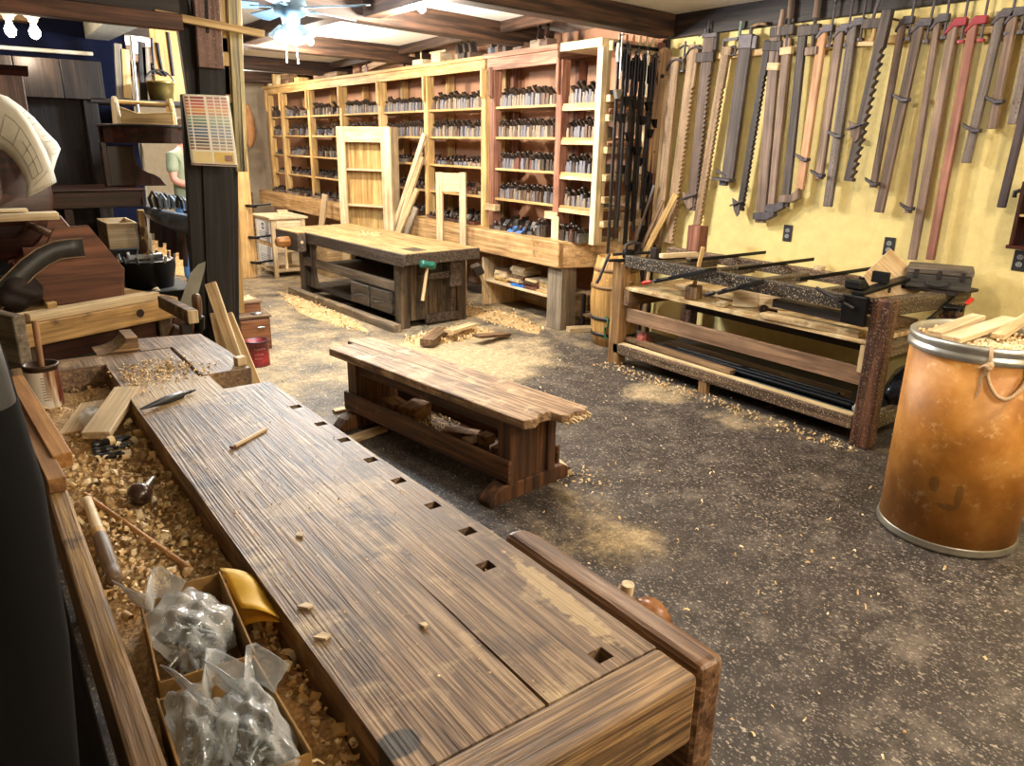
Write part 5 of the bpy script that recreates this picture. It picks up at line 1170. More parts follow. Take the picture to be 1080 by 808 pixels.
# far bits behind the post
wl = thing('white_louvre_panel', 'white metal panel with rows of oval holes far behind the post', 'panel', (3.45, 12.9, 0))
m = MB(); 
for k in range(9): m.box(0, .5, 0, .03, .95 + k * .16, .95 + k * .16 + .07); 
m.box(0, .05, 0, .03, 0, 2.4); m.box(.45, .5, 0, .03, 0, 2.4)
for k in range(9): m.bar((.05, .015, .95 + k * .16 + .07), (.45, .015, .95 + k * .16 + .16), .03, .03)
obj('frame', m, plain('white_enamel', '#d5dade', .4), wl, .003)
br_ = MB()
for k in range(9): br_.box(0, .22, 0, .22, k * .085, k * .085 + .078)
solo('block_stack', br_, wood('#4a3020', '#7d563c', 'x'), 'column of dark brown blocks by the far end of the tool shelves', 'stack', loc=(3.98, 12.75, .801) if False else (3.9, 13.05, 0), bevel=.004)
tb_ = MB(); crumple(tb_, (4.12, 12.95, 1.80), .10, .10, .32, 8, 18, 14); tbo = solo('cloth_bag', tb_, plain('tan_cloth', '#a5764a', .8), 'tan cloth bag hanging at the far end of the tool shelves', 'bag')
# ================================================================== PERSON beyond the post
def skin_chain(name, verts, edges, radii, mat, parent, root=0, sub=2):
    me = bpy.data.meshes.new(name); me.from_pydata([tuple(v) for v in verts], edges, []); me.update(); me.materials.append(mat)
    o = bpy.data.objects.new(name, me); COL.objects.link(o); o.parent = parent
    s = o.modifiers.new('skin', 'SKIN'); s.use_smooth_shade = True
    for i, r in enumerate(radii):
        d = me.skin_vertices[0].data[i]; rr_ = r if isinstance(r, tuple) else (r, r); d.radius = rr_; d.use_root = (i == root)
    u = o.modifiers.new('sub', 'SUBSURF'); u.levels = sub; u.render_levels = sub
    return o
SKINM = plain('skin', '#d6988a', .5, 0, .06, 12, .05)
pe = thing('person', 'person in a pale green t-shirt and blue jeans standing beyond the tall post, arm bent', 'person', (2.11, 8.9, 0), R(35))
V = [(0, 0, .93), (0, 0, 1.10), (0, 0, 1.30), (0, -.0, 1.44), (0, -.01, 1.53), (0, -.015, 1.63), (0, -.01, 1.72),
     (-.17, 0, 1.43), (-.235, -.03, 1.18), (-.10, -.22, 1.10), (-.02, -.27, 1.11),
     (.17, 0, 1.43), (.24, -.02, 1.16), (.14, -.22, 1.06), (.06, -.27, 1.09),
     (-.09, 0, .86), (-.10, -.01, .48), (-.10, .02, .09), (-.11, -.13, .035),
     (.09, 0, .86), (.10, -.01, .48), (.10, .02, .09), (.11, -.13, .035)]
E_ = [(0, 1), (1, 2), (2, 3), (3, 4), (4, 5), (5, 6), (3, 7), (7, 8), (8, 9), (9, 10), (3, 11), (11, 12), (12, 13), (13, 14), (0, 15), (15, 16), (16, 17), (17, 18), (0, 19), (19, 20), (20, 21), (21, 22)]
RR = [(.15, .11), (.145, .105), (.16, .11), (.12, .09), (.055, .055), (.078, .095), (.075, .09), .058, .043, .033, .03, .058, .043, .033, .03, .085, .058, .042, .035, .085, .058, .042, .035]
body = skin_chain('body', V, E_, RR, SKINM, pe)
for s, wv in ((-1, (-.02, -.27, 1.11)), (1, (.06, -.27, 1.09))):
    w_ = Vector(wv); m = MB()
    for k in range(4):
        o0 = w_ + Vector((s * -.012 - .0 + s * .0, -.03, .026 - .017 * k)); m.tube([o0, o0 + Vector((-s * .035, -.035, 0)), o0 + Vector((-s * .065, -.03, -.006)), o0 + Vector((-s * .08, -.012, -.01))], [.0095, .009, .008, .006], 7)
    m.tube([w_ + Vector((0, -.0, .02)), w_ + Vector((-s * .02, -.03, .045)), w_ + Vector((-s * .045, -.05, .05))], [.012, .010, .007], 7)
    hd_ = obj('hand', m, SKINM, pe)
hs_ = [(0, 0, .80), (0, 0, 1.08), (0, 0, 1.30), (0, 0, 1.43), (-.18, 0, 1.425), (-.225, -.02, 1.24), (.18, 0, 1.425), (.225, -.015, 1.22), (0, 0, 1.49)]
skin_chain('t_shirt', hs_, [(0, 1), (1, 2), (2, 3), (3, 4), (4, 5), (3, 6), (6, 7), (3, 8)], [(.190, .145), (.175, .132), (.178, .128), (.14, .108), .072, .068, .072, .068, .066], plain('green_cotton', '#8f9a84', .85, 0, .1, 10), pe)
skin_chain('jeans', [(0, 0, 1.04), (0, 0, .88), (-.095, 0, .80), (-.10, -.01, .48), (-.10, .02, .08), (.095, 0, .80), (.10, -.01, .48), (.10, .02, .08)], [(0, 1), (1, 2), (2, 3), (3, 4), (1, 5), (5, 6), (6, 7)], [(.165, .125), (.165, .125), .10, .074, .064, .10, .074, .064], plain('blue_denim', '#4a78b4', .85, 0, .15, 20), pe)
hr_ = MB().ball((0, .012, 1.735), .098, 18, 12, (.86, 1.02, .92)); obj('hair', hr_, plain('brown_hair', '#4a3524', .8), pe)
fc = MB().ball((0, -.105, 1.665), .016, 8, 6, (.8, 1, 1.5)); fc.ball((-.03, -.098, 1.69), .010, 8, 6).ball((.03, -.098, 1.69), .010, 8, 6); obj('face', fc, SKINM, pe)
mo = MB().tube([(-.025, -.098, 1.625), (0, -.105, 1.622), (.025, -.098, 1.625)], .005, 6); obj('mouth', mo, plain('lips', '#a85a52', .5), pe)
for s in (-1, 1): obj('ear', MB().ball((s * .082, 0, 1.67), .022, 8, 6, (.4, .8, 1.3)), SKINM, pe)
for s in (-1, 1):
    m = MB(); loft(m, [(0, [(s * .105 + .045 * math.cos(t * PI / 6), -.06 + .13 * math.sin(t * PI / 6)) for t in range(12)]), (.05, [(s * .105 + .042 * math.cos(t * PI / 6), -.05 + .115 * math.sin(t * PI / 6)) for t in range(12)]), (.095, [(s * .103 + .04 * math.cos(t * PI / 6), .0 + .06 * math.sin(t * PI / 6)) for t in range(12)])]); obj('shoe', m, BLACK, pe)
# ================================================================== FIBRE DRUM
def drummat():
    m, nt, b, N, L = newmat('fibre_drum'); tc = N('ShaderNodeTexCoord'); P = tc.outputs['Object']
    n = N('ShaderNodeTexNoise'); n.inputs['Scale'].default_value = 4.5; n.inputs['Detail'].default_value = 8; n.inputs['Roughness'].default_value = .6; L(P, n.inputs['Vector'])
    r = ramp(N, [(.28, lin('#80501a')), (.48, lin('#a96d22')), (.66, lin('#c68d44'))]); L(n.outputs['Fac'], r.inputs['Fac'])
    n2 = N('ShaderNodeTexNoise'); n2.inputs['Scale'].default_value = 13; n2.inputs['Detail'].default_value = 10; n2.inputs['Roughness'].default_value = .75; L(P, n2.inputs['Vector'])
    k = N('ShaderNodeMapRange'); k.inputs['From Min'].default_value = .55; k.inputs['From Max'].default_value = .66; k.inputs['To Max'].default_value = .7; L(n2.outputs['Fac'], k.inputs['Value'])
    mx = N('ShaderNodeMix'); mx.data_type = 'RGBA'; L(k.outputs[0], mx.inputs['Factor']); L(r.outputs[0], mx.inputs['A']); mx.inputs['B'].default_value = lin('#dbb277')
    L(mx.outputs['Result'], b.inputs['Base Color']); b.inputs['Roughness'].default_value = .52
    bp = N('ShaderNodeBump'); bp.inputs['Strength'].default_value = .15; L(n2.outputs['Fac'], bp.inputs['Height']); bp.inputs['Distance'].default_value = .004; L(bp.outputs[0], b.inputs['Normal'])
    return m
DM = drummat()
dx, dy = 3.37, 1.255; DRr = .272; DH = .885
dr = thing('fibre_drum', 'big brown fibre drum with steel rims and a rope handle, full of shavings', 'drum', (dx, dy, 0))
va = math.atan2(-dy, -dx)                              # direction towards the camera
for (da, z, sq, ro) in ((-.25, .30, (.5, .5, .9), 0), (.10, .27, (.35, .35, 1.3), 0), (-.02, .215, (.9, .9, .35), 0)):
    addspot(DM, (DRr * math.cos(va + da), DRr * math.sin(va + da), z), .045, '#5e4a26', .55, sq, 0, 40, .35)
obj('wall', MB().lathe([(DRr - .006, .03), (DRr, .03), (DRr, DH - .01), (DRr - .006, DH - .01), (DRr - .006, .05), (0, .05)], 64), DM, dr)
obj('bottom_rim', MB().lathe([(0, 0), (DRr - .005, 0), (DRr + .007, .006), (DRr + .009, .018), (DRr + .004, .028), (DRr + .006, .034), (DRr + .001, .04)], 64), plain('galvanised', '#9a958a', .4, .7, .2, 12, .1), dr)
rim = plain('rim_steel', '#b9b9b4', .32, .8, .15, 14, .05)
obj('top_rim', MB().lathe([(DRr - .012, DH - .02), (DRr - .012, DH + .012), (DRr - .004, DH + .018), (DRr + .008, DH + .012), (DRr + .010, DH - .004), (DRr + .003, DH - .014), (DRr + .003, DH - .022), (DRr + .012, DH - .030), (DRr + .011, DH - .048), (DRr, DH - .055)], 64), rim, dr)
ROPE = plain('rope', '#c9a986', .8, 0, .25, 160, .6)
ra0, ra1 = va + .10, va + .62
def cyl_(a, z, o=0): return Vector(((DRr + o) * math.cos(a), (DRr + o) * math.sin(a), z))
lp = [cyl_(ra0 + (ra1 - ra0) * k / 14, DH - .07 - .105 * math.sin(PI * k / 14) ** .7, .012 + .008 * math.sin(PI * k / 14)) for k in range(15)]
hn = obj('rope_handle', MB().tube(lp, .0075, 8), ROPE, dr)
for a in (ra0, ra1):
    m = MB().tube([cyl_(a, DH - .07, .012), cyl_(a + .01, DH - .02, .020), cyl_(a, DH + .016, .010), cyl_(a, DH + .018, -.014), cyl_(a, DH - .03, -.018)], .0075, 8)
    m.ball(cyl_(a, DH - .055, .018), .017, 10, 8); m.ball(cyl_(a + .02, DH - .045, .020), .013, 10, 8); obj('knot', m, ROPE, hn)
obj('rope_tail', MB().tube([cyl_(ra0, DH - .055, .02), cyl_(ra0 - .05, DH - .05, .026), cyl_(ra0 - .09, DH - .065, .014)], .006, 7).tube([cyl_(ra0, DH - .06, .02), cyl_(ra0 - .045, DH - .10, .012), cyl_(ra0 - .035, DH - .15, .008), cyl_(ra0 - .06, DH - .185, .008)], [.006, .0055, .005, .004], 7), ROPE, hn)
def drumbase(mb):
    mb.mi = 0; g = []
    for i in range(13):
        r_ = .258 * i / 12; g.append([(dx + r_ * math.cos(2 * PI * j / 40), dy + r_ * math.sin(2 * PI * j / 40), DH - .035 + .02 * (1 - i / 12) + .012 * math.sin(j * 1.9 + i * 1.3) * (i < 12)) for j in range(41)])
    mb.sheet(g)
def drumsamp(r):
    a = r.uniform(0, 6.28); q = .25 * math.sqrt(r.random()); return (dx + q * math.cos(a), dy + q * math.sin(a), DH - .028 + r.uniform(0, .028))
shavings('wood_shavings', 'pale shavings filling the fibre drum', 620, drumsamp, (.015, .05), (.004, .014), 91, drumbase, mats=[SHAVP, SHAVP, SHAV])
def DP(px, py, z): return ATZ(px, py, z)
for (a, b, w, t, lbl) in (((985, 352), (1032, 334), .06, .022, 'pale offcut in the fibre drum, left of three'), ((1003, 358), (1066, 337), .07, .024, 'pale offcut in the fibre drum, middle and longest of three'), ((1052, 355), (1088, 332), .05, .022, 'tan offcut sticking up at the right side of the fibre drum')):
    p, q4 = DP(*a, DH + .012), DP(*b, DH + .03)
    plank('drum_offcut', p, q4, w, t, PALE('z') if 'pale' in lbl else PINE('z'), lbl, 'offcut')
# ================================================================== RAIL BENCH AT THE YELLOW WALL
RBW = wood('#2b1d14', '#6d5440', 'y', mid='#463426', rough=.65, bump=.4, fleck='#cdb896')
RBK = wood('#15100d', '#3c322c', 'y', mid='#221b17', rough=.6, bump=.4, fleck='#cdb896')
RBX = wood('#2b1d14', '#6d5f4a', 'x', mid='#463a2a', rough=.65, bump=.4, fleck='#b9a888')
RBZ = wood('#24130d', '#6b4530', 'z', mid='#3d2419', rough=.55, bump=.4, fleck='#9a7f66')
TANW = wood('#6b4e30', '#a88458', 'z', mid='#86643e', rough=.65, bump=.3)
rb = thing('rail_bench', 'old dark open-framed assembly bench with plank shelves along the yellow wall', 'bench', (4.35, 3.0, 0))
wpart('leg', MB().box(3.93, 4.02, 1.94, 2.05, 0, .855), RBZ, rb, .008); wpart('leg', MB().box(3.93, 4.02, 3.96, 4.07, 0, .79), TANW, rb, .006)
wpart('leg', MB().box(4.74, 4.83, 1.94, 2.05, 0, .75), RBZ, rb, .006); wpart('leg', MB().box(4.74, 4.83, 3.96, 4.07, 0, .79), RBZ, rb, .006)
wpart('end_beam', MB().prism([(4.022, .765), (4.022, .855), (4.90, .815), (4.90, .725)], 1.95, 2.05, 'xz'), RBX, rb, .008)
wpart('end_beam', MB().box(4.02, 4.74, 3.97, 4.06, .72, .79), RBX, rb, .006)
wpart('front_rail', MB().box(3.94, 4.0, 2.052, 3.958, .76, .845), RBK, rb, .004)
wpart('rear_rail', MB().box(4.50, 4.55, 2.25, 4.06, .79, .86), RBW, rb, .004)
for y in (2.38, 2.80, 3.22, 3.55): wpart('cross_rail', MB().box(4.0, 4.50, y, y + .05, .775, .835), RBX, rb, .003)
for y in (2.55, 3.0, 3.4): wpart('angle_iron', MB().box(4.02, 4.86, y, y + .035, .862, .868).box(4.02, 4.86, y, y + .005, .862, .885), BLACK, rb)
wpart('middle_shelf', MB().box(3.96, 4.80, 2.05, 3.96, .585, .61), wood('#8a6a44', '#cbb083', 'y', mid='#ad8f62', rough=.7, dust='#dcc79c', dustamt=.45), rb, .003)
wpart('shelf_bearer', MB().box(4.02, 4.74, 2.0, 2.045, .50, .585), RBX, rb, .003); wpart('shelf_bearer', MB().box(3.95, 4.74, 3.90, 3.955, .47, .585), OLD('x'), rb, .003)
wpart('shelf_apron', MB().box(4.25, 4.28, 2.05, 3.60, .47, .585), DARK('y'), rb)
wpart('front_board', MB().box(3.975, 4.0, 2.052, 3.94, .345, .45), wood('#5b4332', '#9c7c60', 'y', mid='#7a5d47', rough=.6, bump=.2, fine=.7), rb, .003)
wpart('low_rail', MB().box(3.93, 3.985, 2.05, 4.02, .09, .17), RBW, rb, .006)
wpart('low_block', MB().box(3.94, 3.98, 3.10, 3.17, .0, .09), TANW, rb, .003)
wpart('bottom_shelf', MB().box(3.985, 4.80, 2.05, 3.96, .095, .115), BLACKW('y'), rb)
wpart('low_end_rail', MB().box(4.02, 4.74, 1.97, 2.03, .09, .18), RBX, rb, .005); wpart('small_block', MB().box(3.96, 3.99, 2.055, 2.09, .42, .58), PINE('z'), rb, .003)
wpart('dust_ledge', MB().box(3.935, 3.99, 2.06, 3.99, .1705, .175), wood('#b09468', '#dcc79c', 'y', rough=.8), rb)
# long stock on the bottom shelf
for i, (x, z, r, y0, y1) in enumerate(((4.06, .137, .02, 2.1, 3.8), (4.11, .137, .02, 2.2, 3.9), (4.17, .14, .022, 2.08, 3.5), (4.23, .135, .018, 2.3, 3.9), (4.09, .177, .019, 2.15, 3.4), (4.15, .178, .018, 2.1, 3.7), (4.20, .178, .018, 2.3, 3.6))):
    o = solo('metal_pipe', MB().tube([(x, y0, z), (x, (y0 + y1) / 2, z), (x, y1, z)], r, 8), BLACK if i != 0 else plain('grey_pipe', '#5d6468', .4, .3), ('black' if i else 'grey') + ' pipe lying on the bottom shelf of the rail bench, ' + ('frontmost of the bundle', 'second from the front', 'third from the front', 'fourth from the front', 'front of upper layer', 'middle of upper layer', 'rear of upper layer')[i], 'pipe', 'pipes on the bottom shelf')
plank('loose_board', (4.015, 3.95, .205), (4.01, 2.95, .19), .06, .03, OLD('z'), 'loose brown batten lying along the low front rail of the rail bench', 'board')
plank('loose_board', (4.30, 2.3, .15), (4.32, 3.8, .15), .10, .05, wood('#3d2a1c', '#6b4e34', 'z'), 'long brown board on the bottom shelf behind the pipes', 'board')
rg = MB(); crumple(rg, (4.06, 3.83, .225), .06, .06, .05, 55, 40, 26, 30); solo('red_rag', rg, plain('red_cloth', '#8d4a3c', .85, 0, .3, 20, .3), 'crumpled reddish rag at the far end of the bottom shelf', 'rag')
wb = MB(); crumple(wb, (4.10, 2.10, .17), .05, .04, .045, 57, 18, 12); solo('plastic_wrap', wb, BAG, 'scrap of clear plastic at the near end of the pipes', 'plastic')
dbg = MB(); crumple(dbg, (4.45, 2.02, .26), .18, .10, .12, 58, 26, 16); solo('black_bag', dbg, plain('black_film', '#1d1e26', .25, 0, .3, 20, .4), 'shiny black plastic bag on the floor behind the near leg of the rail bench', 'bag')
# shelf things
plank('shelf_plank', (4.02, 2.12, .626), (3.985, 2.75, .626), .10, .03, wood('#8a6a44', '#dcbf8f', 'z', dust='#e6d2a8', dustamt=.5), 'flat pale plank on the near front of the middle shelf of the rail bench')
plank('shelf_plank', (4.40, 2.08, .645), (4.44, 3.0, .645), .30, .03, OLD('z'), 'wide dark board lying at the back of the middle shelf')
plank('dark_beam', (4.02, 2.10, .70), (4.06, 2.72, .70), .05, .085, DARK('z'), 'dark brown beam lying on edge on the middle shelf under the black vise', face=(-1, 0, 0))
shavings('shelf_dust', 'sawdust and crumbs spread over the far half of the middle shelf of the rail bench', 500, lambda r: (r.uniform(3.97, 4.35), r.gauss(3.35, .35) if True else 0, .612 + r.uniform(0, .004)) , (.004, .02), (.002, .007), 92, turns=(.05, .5), cat='sawdust')
bl = thing('wooden_mallet', 'square headed worn wooden mallet standing head down on the middle shelf', 'mallet', (4.03, 3.36, .612), .3)
obj('head', MB().box(-.05, .05, -.045, .045, 0, .095), OLD('z'), bl, .010, seg=2); obj('handle', MB().bar((0, 0, .09), (.02, -.03, .36), .030, .024), HONEY('z'), bl, .004)
p = ATX(520 / 7.69 + 740, 335, 4.05)
for i, (rz, z, lbl, s) in enumerate(((.5, .612, 'pale wooden square plate propped on the middle shelf, left one', .16), (-.2, .612, 'pale wooden square plate propped on the middle shelf, right one', .19))):
    m = MB(); m.T = Matrix.Rotation(R(-28), 4, 'X') if False else None; m.prism([(-s / 2, 0), (s / 2, 0), (s / 2, s * .72), (-s / 2, s * .72)], -.008, .008, 'xz')
    o = solo('square_plate', m, PALE('x'), lbl, 'board', bevel=.002); o.location = (4.10 + .12 * i, 2.98 - .12 * i, z + .003); o.rotation_euler = (R(-22), 0, R(-62) + rz * .3)
gl = MB().box(-.05, .05, -.03, .03, 0, .03); solo('small_block', gl, PALE('x'), 'small white block on the middle shelf before the propped plates', 'block', loc=(4.02, 3.10, .612), rz=.4, bevel=.003)
rk2 = MB().ball((0, 0, .03), .03, 12, 8, (1.2, 1, .95)); rk2.cyl((0, 0, .03), (.06, -.06, .02), .012, .008, 8); solo('plane_knob', rk2, MAHOG('z'), 'dark reddish knob with handle lying right of the propped plates', 'tool', loc=(4.05, 2.80, .612))
plank('loose_batten', (4.22, 3.15, .64), (4.20, 3.65, .64), .07, .03, PALE('z'), 'pale batten lying behind the mallet on the middle shelf')
# things on the top frame
def bar_clamp(name, p, q, label, red=False, flip=1):
    M = PQ(p, q, (0, 0, 1)); L_ = (Vector(q) - Vector(p)).length
    t = thing(name, label, 'clamp', M=M)
    obj('bar', MB().box(-.006, .006, -.014, .014, 0, L_), BLACK, t, .001)
    obj('fixed_jaw', MB().prism([(-.012, L_ - .02), (.10 * flip, L_ - .02), (.10 * flip, L_ + .005), (-.012, L_ + .02)], -.012, .012, 'xz'), BLACK, t, .003)
    obj('sliding_jaw', MB().prism([(-.015, .10), (.10 * flip, .11), (.10 * flip, .14), (.02 * flip, .16), (-.015, .16)], -.012, .012, 'xz'), BLACK, t, .003)
    obj('screw', MB().cyl((.085 * flip, 0, .04), (.085 * flip, 0, .22), .006, None, 8), IRON, t)
    obj('handle', MB().lathe([(0, -.05), (.011, -.045), (.014, -.02), (.012, .03), (.006, .045), (0, .045)], 12, (.085 * flip, 0, .01)), plain('red_handle', '#c8281e', .35) if red else BLACK, t)
    return t
bar_clamp('bar_clamp', ATX(690, 297, 3.915), ATX(755, 284, 3.915), 'black bar clamp with a red handle on the front rail of the rail bench', True, -1)
bar_clamp('bar_clamp', ATX(757, 309, 3.915), ATX(805, 297, 3.915), 'black bar clamp right of the red handled clamp on the front rail', False, -1)
bar_clamp('bar_clamp', (4.62, 1.93, .80), (4.30, 1.90, .72), 'small red-handled clamp hung under the near end beam', True, 1)
vi = thing('black_vise', 'black iron vise bar clamped across the near end of the rail bench with angled handle', 'vise', (4.0, 2.15, .86))
wpart('bed', MB().bar((3.90, 2.12, .872), (4.62, 2.20, .885), .07, .022), BLACK, vi, .004)
wpart('head', MB().box(3.90, 3.97, 2.11, 2.21, .885, .94), BLACK, vi, .012); wpart('head_web', MB().prism([(3.98, .885), (4.06, .885), (3.98, .95)], 2.14, 2.17, 'xz'), BLACK, vi)
wpart('moving_jaw', MB().box(4.22, 4.245, 2.13, 2.23, .89, .955), BLACK, vi, .004); wpart('underbody', MB().prism([(3.895, .70), (3.93, .69), (3.93, .86), (3.88, .86)], 2.06, 2.20, 'xz'), BLACK, vi, .006)
wpart('handle', MB().cyl((3.885, 2.36, .865), (3.885, 2.12, .79), .011, None, 10), IRON, vi); wpart('screw', MB().cyl((3.83, 2.2, .83), (3.93, 2.19, .83), .018, None, 12), IRON, vi)
o = solo('plywood_square', MB().prism([(-.165, -.165), (.165, -.165), (.165, .165), (-.165, .165)], -.004, .004, 'xz'), wood('#c39d6a', '#e6cba0', 'x', bump=.05, randv=.02), 'pale plywood square standing on its corner before the yellow wall', 'board', bevel=.001)
pc_ = ATX(936, 303, 4.50); o.location = pc_; o.rotation_euler = (0, R(40), R(-38))
tr = thing('tool_case', 'small battered black tool case with handle and clasps on the rail bench near the drum', 'case', (4.70, 2.07, .842), R(-66))
obj('body', MB().box(-.17, .17, -.115, .115, 0, .082), wood('#22201f', '#57534f', 'x', rough=.6, bump=.3), tr, .008, seg=2); obj('lid', MB().box(-.174, .174, -.119, .119, .084, .122), wood('#2c2724', '#7a6e62', 'x', rough=.6, bump=.3, dust='#8f8172', dustamt=.55), tr, .010, seg=2)
obj('handle', MB().tube([(-.06, -.117, .045), (-.055, -.135, .03), (0, -.14, .022), (.055, -.135, .03), (.06, -.117, .045)], .008, 8), IRON, tr)
for x in (-.12, 0, .12): obj('clasp', MB().box(x - .012, x + .012, -.124, -.115, .06, .11), IRON, tr, .002)
trs = MB().box(4.56, 4.86, 1.90, 2.26, .822, .841); solo('trunk_board', trs, DARK('x'), 'dark board bridging the frame under the small black tool case', 'board', bevel=.003)
plank('pale_batten', ATZ(697, 270, .885), ATZ(735, 268, .89), .05, .03, PALE('z'), 'pale batten lying on the far end of the rail bench frame')
for (c, d, lb_) in (((4.13, 3.83, .868), (.06, .06, .075), 'dark square block on the far corner of the rail bench frame'), ((4.52, 3.78, .955), (.10, .12, .19), 'brown square block standing on the far rear of the rail bench frame'), ((4.53, 2.75, .872), (.05, .06, .03), 'little white block on the rear rail of the rail bench')):
    m = MB().cbox((0, 0, 0), d); solo('wood_block', m, DARK('z') if 'dark' in lb_ else (PALE('x') if 'white' in lb_ else REDDISH('z')), lb_, 'block', loc=c, bevel=.004)
hp = thing('pipe_clamp_head', 'black iron clamp head and crank on the far front corner of the rail bench', 'clamp', (3.95, 4.0, .80))
wpart('plate', MB().bar((3.86, 4.05, .80), (4.42, 3.80, .815), .05, .015), BLACK, hp, .003); wpart('jaw', MB().box(3.99, 4.06, 3.97, 4.04, .81, .875), BLACK, hp, .008); wpart('screw', MB().cyl((3.92, 4.06, .84), (4.2, 3.95, .85), .011, None, 10), IRON, hp)
wpart('arch', MB().tube([(3.99, 4.0, .86), (3.99, 4.0, .91), (4.03, 3.98, .935), (4.09, 3.95, .92), (4.10, 3.95, .86)], .013, 8), IRON, hp); wpart('crank', MB().tube([(3.90, 4.07, .84), (3.89, 4.075, .84), (3.85, 4.12, .66), (3.83, 4.13, .62)], [.010, .012, .011, .014], 8), IRON, hp)
for k in range(4):
    m = MB().box(0, .05, 0, .004, 0, .06); 
# ---- keg, sticks and bottles beyond it
kg = thing('wooden_keg', 'pale wooden keg standing behind the far leg of the rail bench', 'keg', (4.38, 4.48, 0))
KW = wood('#8a6436', '#cba262', 'z', mid='#ad8449', rough=.6, bump=.25)
obj('staves', MB().lathe([(0, 0), (.17, 0), (.195, .15), (.21, .36), (.205, .5), (.185, .65), (.165, .74), (.155, .74), (.155, .70), (0, .70)], 30), KW, kg)
for z, r in ((.10, .19), (.24, .206), (.50, .207), (.64, .189)): obj('hoop', MB().lathe([(r, z - .014), (r + .004, z - .013), (r + .004, z + .013), (r - .001, z + .014)], 30), plain('hoop_brown', '#7a5a38', .6, .2) if z > .3 else IRON, kg)
gt = MB()
for k in range(3): gt.box(0, .012, 0, .012, .06 + k * .05, .09 + k * .05)
solo('green_bracket', MB().tube([(0, 0, 0), (0, .03, 0), (0, .03, .09), (0, 0, .09), (0, 0, .16), (0, .03, .18)], .008, 6), plain('green_enamel', '#2c6a4a', .5), 'small green metal bracket hanging on the keg', 'bracket', loc=(4.195, 4.36, .09))
# ================================================================== TOOL SHELVES
SH = thing('tool_shelves', 'long open pine tool shelves of eight bays on a thick counter along the far wall', 'shelves', (4.5, 8.8, 0))
PY = wood('#9a7748', '#d2b27e', 'y', mid='#b8945c', rough=.55, bump=.1, randv=.05); PZ = wood('#9a7748', '#d2b27e', 'z', mid='#b8945c', rough=.55, bump=.1, randv=.05)
KNY = wood('#906c46', '#d2b084', 'y', mid='#b6905f', rough=.6, bump=.15, spots='#6b4420', spotamt=.60, randv=.02)
RY = wood('#6a4636', '#b48c74', 'y', mid='#8d6651', rough=.6, bump=.2); RZ = wood('#5a3626', '#a0705a', 'z', mid='#7b4f3c', rough=.6, bump=.2)
wpart('counter_top', MB().box(4.22, 4.93, 5.04, 12.95, .775, .80), PY, SH, .004)
wpart('counter_apron', MB().box(4.20, 4.25, 5.03, 12.95, .575, .80), KNY, SH, .006); wpart('counter_end', MB().prism([(4.25, 5.03), (4.25, 5.08), (4.90, 4.86), (4.90, 4.80)], .575, .80, 'xy'), wood('#96704a', '#d4b084', 'x', mid='#b8905e', rough=.55, bump=.15, spots='#7a4a22', spotamt=.60), SH, .006)
wpart('counter_top', MB().prism([(4.25, 5.04), (4.93, 4.81), (4.93, 5.04)], .775, .80, 'xy'), PY, SH)
for y in (5.05, 7.2, 9.4, 11.6): wpart('counter_post', MB().box(4.26, 4.44, y, y + .20, 0, .575), GREYW('z'), SH, .006)
ups = [(12.65, 'p'), (12.05, 'p'), (10.95, 'p'), (9.83, 'p'), (8.70, 'p'), (7.59, 'p'), (6.455, 'p'), (6.31, 'r'), (5.30, 'r'), (4.80, 'w')]
WHZ = wood('#c7ad84', '#efdcb8', 'z', mid='#dcc59a', rough=.55, bump=.08)
for y, k in ups:
    mt = {'p': PZ, 'r': RZ, 'w': WHZ}[k]; w = .055 if k != 'w' else .045
    wpart('upright', MB().box(4.35, 4.44, y - w, y + w * .4, .80, 2.30 if k != 'w' else 2.36), mt, SH, .003)
    if k != 'w':
        wpart('corbel', MB().prism([(4.345, 2.02), (4.315, 2.05), (4.315, 2.30), (4.345, 2.30)], y - w * .7, y - w * .1, 'xz'), mt, SH, .003)
        wpart('back_post', MB().box(4.84, 4.93, y + .30, y + .36, .80, 2.35), RZ if k == 'r' else PZ, SH, .003) if k != 'w' and y < 12.4 else None
wpart('cornice', MB().box(4.31, 4.93, 6.40, 12.75, 2.375, 2.41), PY, SH, .004); wpart('fascia', MB().box(4.335, 4.36, 6.40, 12.70, 2.285, 2.375), PY, SH, .003)
wpart('cornice', MB().box(4.31, 4.93, 5.28, 6.395, 2.375, 2.42), RY, SH, .004); wpart('fascia', MB().box(4.335, 4.36, 5.30, 6.36, 2.27, 2.375), RY, SH, .003)
wpart('cornice', MB().box(4.34, 4.93, 4.76, 5.275, 2.36, 2.425), wood('#c7ad84', '#efdcb8', 'y', mid='#dcc59a', rough=.55, bump=.08), SH, .003)
bays = [(4.83, 5.22), (5.34, 6.24), (6.48, 7.52), (7.63, 8.63), (8.74, 9.76), (9.87, 10.88), (10.99, 11.98), (12.09, 12.58)]
zs4 = [1.95, 1.675, 1.385, 1.10]
for b, (y0, y1) in enumerate(bays):
    for z in zs4:
        wpart('shelf', MB().box(4.37, 4.84, y0 - .04, y1 + .04, z - .022, z), PY, SH, .002)
        if b in (0,): wpart('shelf_cleat', MB().box(4.36, 4.40, y0 - .03, y1 + .1, z - .06, z - .022), PINE('y'), SH, .002)
for (y, z) in ((6.22, 1.0), (5.25, 1.0)): wpart('bracket', MB().box(4.345, 4.41, y, y + .18, z - .03, z + .035), PINE('y'), SH, .003)
wpart('white_patch', MB().box(4.343, 4.35, 5.22, 5.32, .80, 1.0), WHZ, SH, .001)
